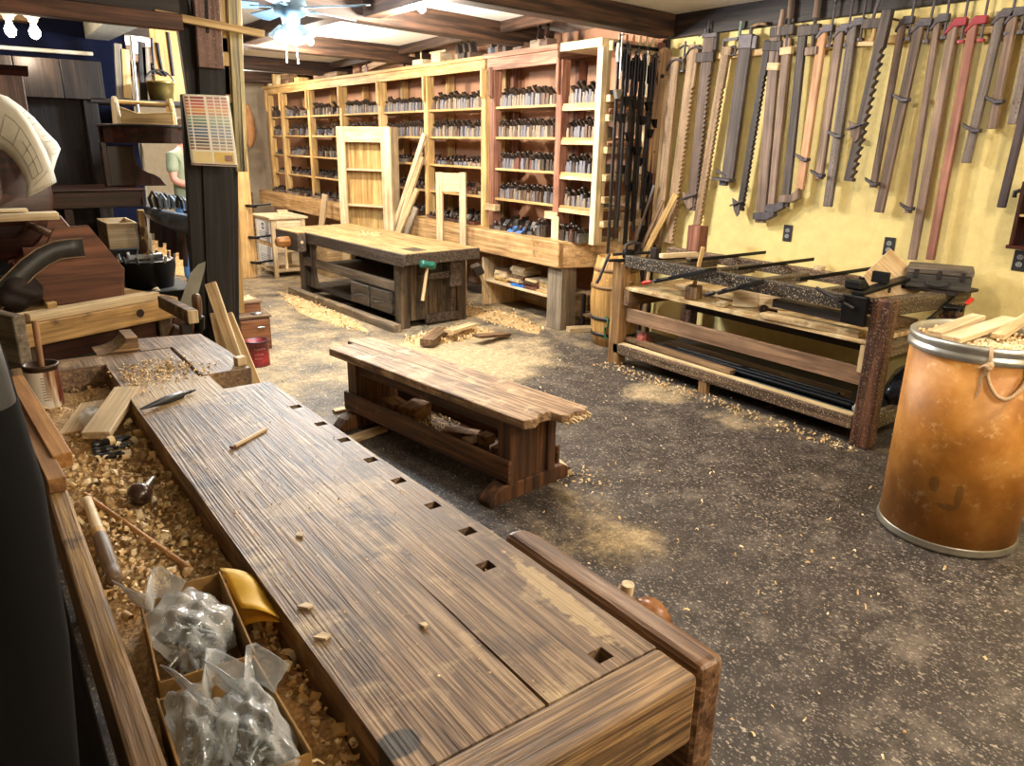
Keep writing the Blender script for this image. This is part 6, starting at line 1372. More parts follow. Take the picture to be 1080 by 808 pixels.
# under the counter
us = thing('under_shelf', 'low plank shelf under the counter stacked with offcuts', 'shelf', (4.5, 5.8, 0))
wpart('board', MB().box(4.32, 4.80, 5.26, 6.35, .255, .28), PALE('y'), us, .003); wpart('end_upright', MB().box(4.30, 4.80, 6.35, 6.38, 0, .50), PINE('z'), us, .003); wpart('foot', MB().box(4.34, 4.38, 5.28, 5.32, 0, .255), PINE('z'), us, .002); wpart('back_board', MB().box(4.78, 4.80, 5.26, 6.35, 0, .255), PINE('y'), us)
rnd = random.Random(3)
stk = [(6.12, 5), (5.86, 6), (5.60, 4), (5.42, 4)]
nm = ('leftmost stack', 'second stack', 'third stack', 'stack beside the grey post'); no = ('bottom', 'second', 'third', 'fourth', 'fifth', 'topmost')
for s, (y, n) in enumerate(stk):
    z = .281
    for k in range(n):
        h = rnd.uniform(.018, .034); m = MB().box(-.11, .11, -rnd.uniform(.08, .12), rnd.uniform(.08, .12), 0, h)
        solo('board_offcut', m, rnd.choice((PINE('x'), PALE('x'), OLD('x'), REDDISH('x'), HONEY('x'))), '%s board offcut of the %s on the under-counter shelf' % (no[k], nm[s]), 'offcut', 'offcuts under the counter', .002, loc=(4.46 + rnd.uniform(-.02, .03), y, z), rz=rnd.uniform(-.15, .15)); z += h + .0008
solo('blue_strip', MB().box(-.012, .012, -.10, .10, 0, .022), plain('blue_paint', '#2a6fc8', .4), 'bright blue strip on the front edge of the under-counter shelf', 'strip', loc=(4.335, 5.80, .2808), rz=.05, bevel=.002)
us2 = thing('side_shelf', 'small dark shelf of offcuts under the counter end beside the keg', 'shelf', (4.65, 4.98, 0))
for z in (.13, .33): wpart('board', MB().box(4.47, 4.9, 4.86, 5.03, z, z + .02), OLD('x'), us2, .002)
for x in (4.47, 4.87): wpart('foot', MB().box(x, x + .03, 4.98, 5.01, 0, .33), DARK('z'), us2)
plank('floor_offcut', (4.30, 4.98, .022), (4.62, 4.86, .022), .10, .04, PINE('z'), 'tan offcut lying on the floor between the grey counter post and the keg', 'offcut')
# ================================================================== HAND PLANES
PB = [plain('beech_pale', '#807160', .6, 0, .18, 14, .1, randv=.15), plain('beech_grey', '#636168', .6, 0, .18, 14, .1, randv=.2), plain('beech_brown', '#553f30', .6, 0, .2, 14, .1, randv=.2), plain('beech_dark', '#35281f', .5, 0, .2, 14, .1, randv=.2), plain('beech_red', '#5e352a', .5, 0, .2, 14, .1, randv=.2)]
IRD = plain('dark_iron', '#26221f', .4, .6, .2, 20, .1); TOT = plain('dark_tote', '#2c1a12', .4, 0, .2, 20, .1, randv=.3); SOLE = plain('bright_iron', '#85878c', .35, .8, .2, 20, .1, randv=.15)
def plane_mesh(kind, w, h, L_, variant):
    m = MB()
    if kind == 'moulding':                      # tall narrow stock seen from its end; wedge and iron rake back out of the top
        m.mi = 0; m.prism([(-w / 2, 0), (w / 2, 0), (w / 2, h * .62), (w * .28, h * .66), (w * .28, h), (-w / 2, h)], 0, L_, 'yz')
        m.mi = 1; m.prism([(L_ * .22, h * .9), (L_ * .34, h * .9), (L_ * .10, h * 1.55), (L_ * .02, h * 1.58), (L_ * .0, h * 1.48)], -w * .35, w * .15, 'xz')
        m.mi = 2; m.prism([(L_ * .36, h * .9), (L_ * .39, h * .9), (L_ * .17, h * 1.62), (L_ * .13, h * 1.62)], -w * .35, w * .15, 'xz')
    elif kind == 'bench':                       # wooden or iron bench plane with tote, knob, iron and wedge
        m.mi = 0; m.box(0, L_, -w / 2, w / 2, 0, h * .55)
        m.mi = 1; m.prism([(L_ * .68, h * .5), (L_ * .84, h * .5), (L_ * .86, h * .8), (L_ * .92, h * 1.35), (L_ * .86, h * 1.42), (L_ * .74, h * 1.2), (L_ * .73, h * .8)], -w * .18, w * .18, 'xz')
        m.ball((L_ * .18, 0, h * .78), w * .32, 8, 6, (1, 1, 1.2)); m.cyl((L_ * .18, 0, h * .5), (L_ * .18, 0, h * .7), w * .16, None, 8)
        m.mi = 2; m.prism([(L_ * .42, h * .5), (L_ * .48, h * .5), (L_ * .68, h * 1.3), (L_ * .64, h * 1.36)], -w * .36, w * .36, 'xz')
    elif kind == 'plough':
        m.mi = 0; m.box(0, L_, -w * .4, w * .4, 0, h * .8); m.box(L_ * .1, L_ * .9, w * .7, w * 1.1, 0, h * .7)
        m.mi = 1; m.cyl((L_ * .3, -w * 1.0, h * .55), (L_ * .3, w * 2, h * .55), w * .16, None, 8); m.cyl((L_ * .7, -w * 1.0, h * .55), (L_ * .7, w * 2, h * .55), w * .16, None, 8)
        m.mi = 2; m.prism([(L_ * .4, h * .7), (L_ * .46, h * .7), (L_ * .3, h * 1.5), (L_ * .24, h * 1.46)], -w * .2, w * .2, 'xz')
    return m
protos = {}
def plane_proto(kind, bi, wi):
    key = (kind, bi, wi)
    if key not in protos:
        w, h, L_ = {'moulding': (.030 + .007 * wi, .088 + .006 * (wi % 2), .235), 'bench': (.055 + .008 * wi, .062, .20 + .05 * wi), 'plough': (.034, .085, .19)}[kind]
        body = (PB + [SOLE])[bi]; protos[key] = (plane_mesh(kind, w, h, L_, 0).mesh('hand_plane', [body, TOT if kind != 'moulding' else PB[3], IRD if bi != 5 else SOLE]), w, h, L_)
    return protos[key]
rnd = random.Random(20)
BAYN = ['narrow bay beside the iron clamps', 'dark reddish bay', 'bay above the two-legged frame', 'bay behind the leaning sticks', 'bay behind the pine bookcase', 'bay left of the pine bookcase', 'second bay from the far end', 'narrow far end bay']
SHN = ['top shelf', 'second shelf', 'third shelf', 'lowest shelf', 'counter']
slots = []
for b, (y0, y1) in enumerate(bays):
    for s in range(5):
        if b == 4 and s >= 1 and s < 5: pass
        z = (zs4 + [.80])[s]
        kind = 'moulding'
        if b <= 2 and s == 4: kind = 'bench'
        if b == 2 and s == 2: kind = 'bench'
        if b == 2 and s == 3: kind = 'mix'
        if b == 3 and s in (2, 3, 4): kind = 'bench'
        if b >= 5 and s >= 2: kind = 'bench' if s in (3, 4) else 'mix'
        if b >= 5 and s in (0, 1): kind = 'mix2'
        y = y1 - .012; k = 0
        while True:
            kd = kind
            if kind == 'mix': kd = rnd.choice(('moulding', 'bench', 'plough'))
            if s == 4 and (b == 0 or (b == 1 and y < 5.62)): kd = 'moulding'
            if s == 4 and b == 1 and 5.64 < y < 5.98: y = 5.63; continue
            if kind == 'mix2': kd = rnd.choice(('moulding', 'moulding', 'bench'))
            pal = [0, 0, 1, 1, 2] if s < 2 else ([1, 0, 2, 3, 4, 1] if s < 4 else [3, 4, 5, 1, 5, 3])
            if b >= 5: pal = [3, 2, 1, 0]
            me, w, h, L_ = plane_proto(kd, rnd.choice(pal), rnd.randrange(3))
            g = {'moulding': .006, 'bench': .018 if s == 4 else .028, 'plough': .05}[kd]
            need = w + g + (rnd.random() < .06) * .05
            rz_ = 0 if kd == 'moulding' else rnd.uniform(-.12, .12)
            if kd == 'bench' and s == 4: need = w + .012; rz_ = .35 + rnd.uniform(-.06, .06)
            y -= need / 2
            if y - need / 2 < y0: break
            x = (4.385 if kd == 'moulding' else 4.40) if s < 4 else (4.30 if b > 1 or kd == 'bench' else 4.32)
            slots.append((b, s, k, me, kd, Vector((x + rnd.uniform(-.004, .012), y, z + .0008)), rz_))
            y -= need / 2; k += 1
cnt = {}
for q in slots: cnt[(q[0], q[1])] = cnt.get((q[0], q[1]), 0) + 1
cam_ = Vector((0, 0, CH)); slots.sort(key=lambda q: (q[5] - cam_).length)
ORD = ['first', 'second', 'third', 'fourth', 'fifth', 'sixth', 'seventh', 'eighth', 'ninth', 'tenth', 'eleventh', 'twelfth', 'thirteenth', 'fourteenth', 'fifteenth', 'sixteenth', 'seventeenth', 'eighteenth', 'nineteenth', 'twentieth', 'twenty-first', 'twenty-second', 'twenty-third', 'twenty-fourth', 'twenty-fifth', 'twenty-sixth', 'twenty-seventh', 'twenty-eighth']
KN_ = {'moulding': 'moulding plane', 'bench': 'bench plane', 'plough': 'plough plane'}
rest = MB()
restm = PB + [SOLE, TOT, IRD]
for i, (b, s, k, me, kd, p, rz) in enumerate(slots):
    if i < 296:
        o = bpy.data.objects.new('hand_plane', me); COL.objects.link(o); o.location = p; o.rotation_euler = (0, 0, rz + rnd.uniform(-.03, .03)); o.scale = (1, 1, rnd.uniform(.84, 1.18))
        tag(o, '%s %s from the left, %s, %s' % (ORD[k], KN_[kd], SHN[s], BAYN[b]), 'hand plane', 'hand planes on the %s, %s' % (SHN[s], BAYN[b]))
    else:
        rest.T = Matrix.Translation(p) @ Matrix.Rotation(rz, 4, 'Z') @ Matrix.Diagonal((1, 1, rnd.uniform(.84, 1.18), 1)); mm = [restm.index(x) for x in me.materials]
        b0 = len(rest.f); rest.add([v.co for v in me.vertices], [list(f.vertices) for f in me.polygons])
        for j, f in enumerate(me.polygons): rest.m[b0 + j] = mm[f.material_index]; rest.s[b0 + j] = f.use_smooth
rest.T = None
solo('hand_planes', rest, restm, 'rows of small hand planes filling the farther bays of the tool shelves', 'hand planes', 'hand planes in the far bays', kind='stuff')
print('planes', len(slots))
# special planes on the counter near end
def iron_plane(name, loc, rz, L_, bodym, label):
    t = thing(name, label, 'hand plane', loc, rz); w = .062
    obj('body', MB().prism([(0, 0), (L_, 0), (L_, .02), (L_ * .75, .03), (L_ * .5, .05), (L_ * .3, .03), (0, .02)], -w / 2, w / 2, 'xz'), bodym, t, .003)
    obj('tote', MB().prism([(L_ * .70, .025), (L_ * .85, .025), (L_ * .86, .06), (L_ * .90, .11), (L_ * .84, .115), (L_ * .75, .09), (L_ * .74, .06)], -.012, .012, 'xz'), TOT, t, .004)
    obj('knob', MB().lathe([(0, 0), (.012, 0), (.010, .02), (.019, .035), (.014, .05), (0, .054)], 12, (L_ * .17, 0, .022)), TOT, t)
    obj('iron', MB().prism([(L_ * .44, .03), (L_ * .47, .03), (L_ * .66, .105), (L_ * .63, .11)], -.022, .022, 'xz'), IRD, t, .001); return t
BLU = plain('blue_japanning', '#5a83c4', .4, .2, .15, 20, .1)
for (y, rz, L_, bm, lb_) in ((5.88, .55, .26, BLU, 'light blue japanned iron plane on the counter, left of the blue pair'), (5.74, .45, .30, BLU, 'light blue japanned iron plane on the counter, right of the blue pair'), (5.67, .15, .24, IRD, 'dark iron plane with tall tote on the counter right of the blue planes')):
    iron_plane('hand_plane', (4.29, y, .8008), rz, L_, bm, lb_)
for i, y in enumerate((6.05, 6.2, 6.6, 6.75, 6.9, 7.05, 7.2, 7.35)):
    iron_plane('hand_plane', (4.47, y, .8008), .4, .30, IRD if i % 2 else PB[3], '%s plane from the right in the second row on the counter, behind the bench planes' % ORD[i])
SHELF_TOP = [(12.35, .16, 'b'), (12.15, .14, 'b'), (11.98, .14, 'b'), (11.3, .1, 'l'), (10.6, .2, 'p'), (7.9, .12, 'p'), (7.4, .2, 'c')]
for i, (y, kd) in enumerate(((6.95, 'm'), (6.83, 'm'), (6.72, 'm'), (6.36, 'm'), (6.24, 'm'), (6.12, 'm'), (5.92, 'b'), (5.66, 'b'), (5.55, 'b'), (9.05, 'b'))):
    z = 2.4108 if y > 6.397 else 2.4208
    t = thing('hand_plane', ['pale plane', 'dark plane', 'tan plane', 'grey plane', 'brown plane', 'dark brown plane', 'tan block plane', 'long pale plane', 'tan plane with a tall iron', 'pinkish plane'][i] + ' on the shelf top, ' + ('%s from left of nine' % ORD[i] if i < 9 else 'alone near the slanting jointer'), 'hand plane', (4.36, y, z), R(-8))
    if kd == 'm':
        obj('stock', MB().box(0, .2, -.03, .03, 0, .06), PB[(0, 3, 2, 1, 2, 3)[i]], t, .003); obj('wedge', MB().prism([(.02, .05), (.09, .05), (.05, .14), (.0, .15)], -.022, .022, 'xz'), PB[3], t, .002); obj('iron', MB().prism([(.09, .05), (.10, .05), (.06, .17), (.045, .17)], -.016, .016, 'xz'), SOLE, t)
    else:
        obj('stock', MB().box(0, .10, -.08, .08, 0, .065), PB[(0, 0, 0, 0, 0, 0, 2, 0, 2, 4)[i]], t, .003); obj('tote', MB().prism([(.03, .05), (.045, .16), (.02, .165), (.0, .08), (.0, .05)], -.05, -.02, 'xz'), TOT, t, .003); obj('iron', MB().prism([(.05, .05), (.07, .05), (.08, .19), (.06, .2)], .01, .03, 'xz'), IRD, t)
solo('leaning_timber', MB().bar((4.40, 9.25, 2.46), (4.42, 8.2, 2.66 - .11), .10, .09), wood('#7a5a3e', '#c09a72', 'y'), 'heavy timber lying slanted along the top of the tool shelves', 'timber', bevel=.004) if False else None
tlt = thing('long_jointer', 'long heavy wooden plane propped up slanting on two legs on top of the tool shelves', 'hand plane', (4.5, 8.5, 2.411))
wpart('stock', MB().bar((4.42, 9.15, 2.425 + .035), (4.42, 8.0, 2.56), .11, .07), wood('#7a5a3e', '#c8a47a', 'y'), tlt, .004); wpart('leg', MB().bar((4.40, 8.13, 2.411), (4.40, 8.10, 2.515), .02, .02).bar((4.47, 8.03, 2.411), (4.45, 8.06, 2.515), .02, .02), IRD, tlt)
for i, (y, L_, h, c, lb_) in enumerate(((12.55, .10, .17, 'p', 'tall pale block, leftmost on top of the tool shelves'), (12.33, .08, .17, 'h', 'tan block standing second from the left on top of the tool shelves'), (12.18, .09, .15, 'p', 'pale block standing third from the left on top of the tool shelves'), (11.85, .30, .15, 'o', 'brown box standing fourth from the left on top of the tool shelves'), (11.35, .16, .07, 'h', 'low pine block beside the brown box on top of the tool shelves'), (10.3, .8, .07, 'o', 'long low grey-brown board lying on top of the tool shelves'), (7.75, .22, .06, 'p', 'low pale box with a peg on top of the tool shelves'), (7.36, .18, .10, 'p', 'pale box with a cross bar on top of the tool shelves'))):
    m = MB().box(0, .16, -L_ / 2, L_ / 2, 0, h)
    if i == 6: m.cyl((.05, 0, h), (.05, .0, h + .09), .01, None, 8)
    if i == 7: m.box(.02, .04, -.16, .16, h, h + .02)
    solo('shelf_top_block', m, {'p': PALE('y'), 'h': HONEY('z'), 'o': OLD('y')}[c], lb_, 'block', None, .003, loc=(4.36, y, 2.4108))
# ================================================================== WOODEN BAR CLAMPS ON THE YELLOW WALL
XC = 4.872
solo('clamp_rail', MB().box(4.889, 4.948, 1.2, 4.55, 2.255, 2.30), HONEY('y'), 'long pine rail fixed high on the yellow wall carrying the bar clamps', 'rail', bevel=.003)
CI = plain('clamp_iron', '#4d474b', .5, .5, .25, 30, .25); CR = plain('clamp_red', '#8e2430', .45, .1, .2, 30, .2)
CW = {'tan': wood('#6b543e', '#ab9072', 'z', mid='#8b7054', fleck='#a98f70', bump=.3), 'brown': wood('#45362f', '#7f695d', 'z', mid='#625045', bump=.25), 'dark': wood('#2e2624', '#5c504c', 'z', mid='#433936', bump=.25), 'black': wood('#1f1818', '#453a3a', 'z', mid='#2f2626', bump=.25), 'orange': wood('#a07250', '#cfa480', 'z', mid='#b98b66', bump=.1), 'lbrown': wood('#5a483d', '#957c6c', 'z', mid='#786356', bump=.2), 'red': wood('#653f32', '#98685a', 'z', mid='#7e5244', bump=.2), 'grey': wood('#4b4340', '#857871', 'z', mid='#665a54', fleck='#2a2220', bump=.25), 'dk2': wood('#231a1c', '#4a3c40', 'z', mid='#352a2e', bump=.2)}
def wclamp(top, bot, wpx, col, label, notch=0, head='iron', stop='dog', sfrac=.8, th=.030):
    a = ATX(top[0], top[1], XC); b = ATX(bot[0], bot[1], XC); L_ = (a - b).length
    my = (top[1] + bot[1]) / 2; mx_ = (top[0] + bot[0]) / 2; w = abs(ATX(mx_ - wpx / 2, my, XC).y - ATX(mx_ + wpx / 2, my, XC).y)
    w = max(.022, w - th * .5)
    z = (a - b).normalized(); y = Vector((1, 0, 0)); x = y.cross(z).normalized(); M = Matrix((x, y, z)).transposed().to_4x4(); M.translation = a
    # local: x to the right in the photo (towards the camera), y into the wall, z up; bar hangs from z=0 to z=-L
    t = thing('bar_clamp', label, 'clamp', M=M, group='wooden bar clamps on the yellow wall')
    obj('hanging_peg', MB().cyl((0, th / 2 - .002, -.04), (0, WX - XC - .003, -.04), .007, None, 8), CI, t)
    tp, td = (.034, .33) if th < .04 else (.05, .22)
    if notch:
        n = int(L_ * .8 / tp); pts = [(-w / 2 * notch, 0), (-w / 2 * notch, -L_)]; s = notch
        pts.append((s * w * .5, -L_))
        for k in range(n):
            z0 = -L_ + .02 + k * tp; pts += [(s * w * .5, z0), (s * w * td, z0 + .002), (s * w * td, z0 + tp * .3), (s * w * .5, z0 + tp * .75)]
        pts.append((s * w * .5, 0))
        m = MB().prism(pts, -th / 2, th / 2, 'xz'); obj('bar', m, CW[col], t)
    else: obj('bar', MB().box(-w / 2, w / 2, -th / 2, th / 2, -L_, 0), CW[col], t, .003)
    ic = CR if head == 'red' else CI
    e = w / 2
    if head in ('iron', 'red'):
        obj('iron_head', MB().prism([(-e - .012, -.075), (e * .2, -.035), (e + .045, -.03), (e + .045, .012), (e * .3, .014), (-e - .012, -.055)], -th / 2 - .006, th / 2 + .004, 'xz'), ic, t, .003)
        obj('screw', MB().cyl((e + .03, 0, -.115), (e + .03, 0, .14), .0075, None, 8), CI, t); obj('swivel_pad', MB().cyl((e + .03, 0, -.125), (e + .03, 0, -.108), .022, None, 12), ic, t)
        obj('handle', MB().lathe([(0, .13), (.010, .135), (.016, .16), (.013, .21), (0, .215)], 10, (e + .03, 0, 0)), CR if head == 'red' else CI, t)
    elif head == 'wood':
        obj('head_block', MB().box(-e - .005, e + .10, -th / 2 - .008, th / 2, -.075, -.01), CW['dark'], t, .004)
        obj('wooden_screw', MB().cyl((e + .055, -.004, -.17), (e + .055, -.004, .03), .013, None, 10), CW['dark'], t); obj('handle', MB().cyl((e + .055, -.004, .03), (e + .055, -.004, .19), .021, .017, 10), CW['lbrown'], t, .003)
        obj('pad_block', MB().box(e + .012, e + .105, -th / 2 - .012, th / 2, -.20, -.15), PINE('x') if col != 'dark' else CW['lbrown'], t, .003)
    elif head == 'fork':
        obj('iron_strap', MB().tube([(-e - .035, -.01, -.10), (-e * .6, -.022, -.035), (e * .4, -.022, -.02), (e + .05, -.01, -.03)], .009, 6), CI, t); obj('screw', MB().cyl((e + .04, 0, -.10), (e + .04, 0, .11), .009, None, 8), CI, t)
        obj('tommy_bar', MB().tube([(e - .02, 0, .06), (e + .04, 0, .085), (e + .10, 0, .06)], .007, 6), CI, t); obj('pad', MB().cyl((e + .04, 0, -.115), (e + .04, 0, -.10), .024, None, 12), CI, t)
    elif head == 'ring':
        obj('head_block', MB().box(-e - .004, e + .02, -th / 2 - .006, th / 2, -.06, .0), CW[col], t, .004)
        obj('iron_ring', MB().tube([(e + .03 + .03 * math.cos(k * PI / 8), -.012, -.03 + .03 * math.sin(k * PI / 8)) for k in range(16)], .009, 7, True), CI, t); obj('bracket', MB().bar((-e, -.01, .04), (e + .06, -.01, .055), .012, .02).bar((-e + .005, -.01, .04), (-e + .005, -.01, -.03), .02, .012), CI, t)
        obj('pin', MB().cyl((e + .06, 0, .05), (e + .06, 0, .17), .010, .013, 8), plain('old_green', '#6b7a74', .5), t)
    elif head == 'cap':
        obj('iron_cap', MB().box(-e - .006, e + .006, -th / 2 - .006, th / 2 + .004, -.085, .012), CI, t, .004); obj('side_plate', MB().box(e + .006, e + .045, -th / 2, th / 2, -.09, .0), CI, t, .004)
        obj('screw', MB().cyl((e * .5, 0, .01), (e * .5, 0, .06), .012, None, 8), CI, t); obj('handle', MB().tube([(e * .4, -.005, .06), (e + .04, -.005, .075), (e + .10, -.005, .07)], .011, 7), CW['tan'], t)
    elif head == 'tee':
        obj('head_block', MB().box(-e - .012, e + .03, -th / 2 - .008, th / 2, -.02, .012), CI, t, .003); obj('cheek', MB().box(e + .002, e + .03, -th / 2, th / 2, -.11, -.02), CW['dark'], t, .003)
        obj('screw', MB().cyl((-e * .5, 0, .01), (-e * .5, 0, .10), .007, None, 8), CI, t); obj('lower_jaw', MB().box(-e - .055, e + .02, -th / 2 - .01, th / 2, -.19, -.12), CW['dark'], t, .004)
    elif head == 'arm':
        obj('side_arm', MB().box(-e - .115, -e, -th / 2, th / 2, -.10, -.045), CW['dark'], t, .003); obj('peg', MB().cyl((-e - .03, 0, -.10), (-e - .03, 0, -.17), .014, None, 10), HONEY('z'), t)
        obj('pad', MB().box(-e - .11, -e - .005, -th / 2, th / 2, -.20, -.175), PINE('x'), t, .002); obj('screw', MB().cyl((-e - .06, 0, -.05), (-e - .04, 0, .11), .011, None, 8), CI, t)
    zs_ = -L_ * sfrac
    if stop == 'dog':
        d = obj('sliding_stop', MB().prism([(-e - .035, zs_ + .035), (-e - .028, zs_ + .012), (e * .6, zs_ - .022), (e + .03, zs_ - .012), (e + .03, zs_ + .010), (e * .5, zs_ + .004)], -th / 2 - .018, -th / 2 - .001, 'xz'), CI, t, .003)
        obj('stop_lip', MB().box(e * .2, e + .03, -th / 2 - .05, -th / 2 - .001, zs_ - .014, zs_ + .006), CI, d, .003)
    elif stop == 'wedge':
        d = obj('sliding_stop', MB().prism([(-e - .055, zs_ + .05), (e * .2, zs_ + .02), (e * .4, zs_ - .06), (-e * .3, zs_ - .085), (-e - .02, zs_ - .04)], -th / 2 - .012, -th / 2 - .001, 'xz'), CW['lbrown'] if col != 'black' else CW['dark'], t, .003)
        obj('stop_bar', MB().bar((-e - .05, -th / 2 - .022, zs_ - .01), (e + .012, -th / 2 - .022, zs_ + .045), .018, .012), CI, d, .002)
    elif stop == 'foot':
        d = obj('sliding_stop', MB().box(-e - .045, e + .02, -th / 2 - .06, th / 2, zs_ - .012, zs_ + .008), CI, t, .003)
        obj('stop_tongue', MB().bar((-e - .06, -.01, zs_ + .06), (-e * .2, -.01, zs_ + .02), .02, .02).box(-e - .01, e * .1, -.02, .01, zs_ - .05, zs_ - .012), CI, d, .003)
    elif stop == 'jaw':
        d = obj('sliding_stop', MB().prism([(-e - .01, zs_ + .02), (e + .03, zs_ + .03), (e + .085, zs_ + .075), (e + .09, zs_ + .0), (e + .03, zs_ - .03), (-e - .01, zs_ - .03)], -th / 2 - .02, th / 2, 'xz'), CI if col != 'dark' else CW['lbrown'], t, .004)
    return t
wclamp((713, 60), (693, 258), 10, 'tan', 'speckled grey-tan bar clamp, leftmost on the yellow wall', 0, 'fork', None)
wclamp((733, 47), (706, 256), 11, 'tan', 'tan bar clamp with fine teeth on its right edge, second from the corner', 1, 'fork', None)
wclamp((749, 37), (730, 222), 12, 'brown', 'brown stepped bar clamp with a wedge block at its foot, third from the corner', 1, 'tee', 'wedge', .93)
wclamp((767, 49), (735, 240), 9, 'tan', 'tan notched bar clamp with an iron ring at its head, fourth from the corner', 1, 'ring', None)
wclamp((788, 38), (767, 192), 14, 'dark', 'wide dark bar clamp with an iron cap and a small foot, fifth from the corner', 0, 'cap', 'foot', .98)
wclamp((811, 42), (781, 222), 8, 'black', 'thin black notched bar clamp ending in a dark wedge, sixth from the corner', 1, 'wood', 'wedge', .97)
wclamp((820, 27), (802, 235), 12, 'brown', 'long thick brown bar clamp, front one of the close pair behind the wedge feet', 0, 'wood', 'jaw', .96)
wclamp((831, 40), (813, 224), 9, 'lbrown', 'grey-brown bar clamp, rear one of the close pair, with tall wooden handle', 0, 'none', 'jaw', .97, .026)
wclamp((848, 26), (828, 218), 10, 'dark', 'dark grey bar clamp with a wooden screw and cross block left of the orange one', 0, 'wood', 'jaw', .95)
wclamp((869, 29), (844, 200), 10, 'orange', 'fresh orange bar clamp with an iron stop low down', 0, 'iron', 'dog', .80)
wclamp((887, 28), (864, 189), 10, 'lbrown', 'light brown bar clamp right of the orange one, stop at its very end', 0, 'iron', 'dog', .97)
wclamp((901, 22), (873, 218), 11, 'grey', 'grey-brown bar clamp with a stop at mid length, left of the big dark toothed clamp', 0, 'iron', 'dog', .60)
wclamp((953, 20), (921, 198), 9, 'brown', 'slim pinkish brown bar clamp right of the big dark toothed clamp', 0, 'iron', 'dog', .97)
wclamp((971, 22), (927, 224), 12, 'brown', 'brown bar clamp with a stop high up its bar, third right of the toothed clamp', 0, 'iron', 'dog', .39)
wclamp((990, 18), (958, 225), 9, 'lbrown', 'rough split reddish brown bar clamp left of the red headed pair', 0, 'iron', 'dog', .97)
wclamp((1007, 22), (962, 274), 11.5, 'lbrown', 'very long light brown bar clamp with a red iron head, left of the pair', 0, 'red', None)
wclamp((1028, 20), (981, 274), 11.5, 'red', 'very long red-brown bar clamp with a red iron head, right of the pair', 0, 'red', None)
wclamp((1057, 12), (1019, 172), 12.5, 'grey', 'grey bar clamp pierced with small holes, right of the red headed pair', 0, 'iron', 'dog', .77)
wclamp((1070, 11), (1046, 136), 12, 'lbrown', 'short grey-brown bar clamp with a stop near its foot, second from the right edge', 0, 'iron', 'dog', .76)
wclamp((1091, 15), (1068, 131), 13, 'grey', 'bar clamp partly cut off at the right edge of the photo', 0, 'iron', None)
XC = 4.80
wclamp((937, 11), (896, 191), 13, 'dark', 'big dark bar clamp with large square teeth hanging in front of the others', 1, 'arm', 'wedge', .68, .045)
XC = 4.872
wclamp((1090, 80), (1056, 219), 12, 'dk2', 'near black bar clamp hanging low at the right edge of the photo', 0, 'none', None)
# ---- dark wooden wall box at the right edge
wbx = thing('wall_box', 'dark wooden open wall box with shelves at the right edge, above the last outlet', 'box', (4.85, 1.75, 1.2))
p0 = ATX(1065, 258, 4.84); p1 = ATX(1077, 195, 4.84)
z0_, z1_ = p0.z, p0.z + .33; ya = p0.y
wpart('side', MB().box(4.82, WX, ya - .02, ya, z0_, z1_), MAHOG('z'), wbx, .003); wpart('side', MB().box(4.82, WX, ya - .42, ya - .40, z0_, z1_), MAHOG('z'), wbx, .003)
wpart('bottom', MB().box(4.81, WX, ya - .42, ya + .01, z0_ - .02, z0_), MAHOG('y'), wbx, .003); wpart('top', MB().box(4.82, WX, ya - .42, ya, z1_, z1_ + .02), MAHOG('y'), wbx, .003)
wpart('shelf', MB().box(4.83, WX - .012, ya - .40, ya - .02, z0_ + .16, z0_ + .172), HONEY('y'), wbx); wpart('back', MB().box(WX - .012, WX - .002, ya - .40, ya - .02, z0_, z1_), BLACKW('y'), wbx)
wpart('hook', MB().tube([(4.84, ya + .005, z1_ - .03), (4.84, ya + .03, z1_ - .04), (4.84, ya + .03, z1_ - .07)], .012, 6), BLACK, wbx)
# ================================================================== IRON CLAMPS ON THE SHELF END
er = thing('clamp_rack', 'slatted pine rack on the near end of the tool shelves for the long iron clamps', 'rack', (4.65, 4.74, .82))
for z in (2.33, 1.95, 1.80, 1.55, 1.33, 1.15, .95): wpart('slat', MB().box(4.40, 4.93, 4.70, 4.745, z, z + (.075 if z > 2 else .055)), PINE('x'), er, .003)
wpart('stile', MB().box(4.40, 4.44, 4.748, 4.775, .82, 2.355), PINE('z'), er, .002); wpart('stile', MB().box(4.88, 4.92, 4.748, 4.79, .82, 2.40), PINE('z'), er, .002)
wpart('hanging_bar', MB().box(4.40, 4.93, 4.675, 4.698, 2.36, 2.385), BLACK, er, .002)
CN = ['silver headed long iron bar clamp hanging nearest the white upright', 'long iron bar clamp hanging second from the white upright', 'iron bar clamp with a brown tip, third from the white upright', 'toothed iron bar clamp, fourth from the white upright', 'wide black iron bar clamp, fifth from the white upright and darkest', 'black iron bar clamp with a heavy head, sixth from the white upright', 'bright scraped iron bar clamp, seventh from the white upright', 'thin iron bar clamp, eighth from the white upright', 'thin iron bar clamp, ninth from the white upright', 'slim dark iron bar clamp, last by the brown boards', 'rear iron bar clamp glimpsed between the third and fourth front ones', 'rear iron bar clamp glimpsed between the fifth and sixth front ones', 'rear iron bar clamp glimpsed between the seventh and eighth front ones', 'rear iron bar clamp glimpsed between the last two front ones']
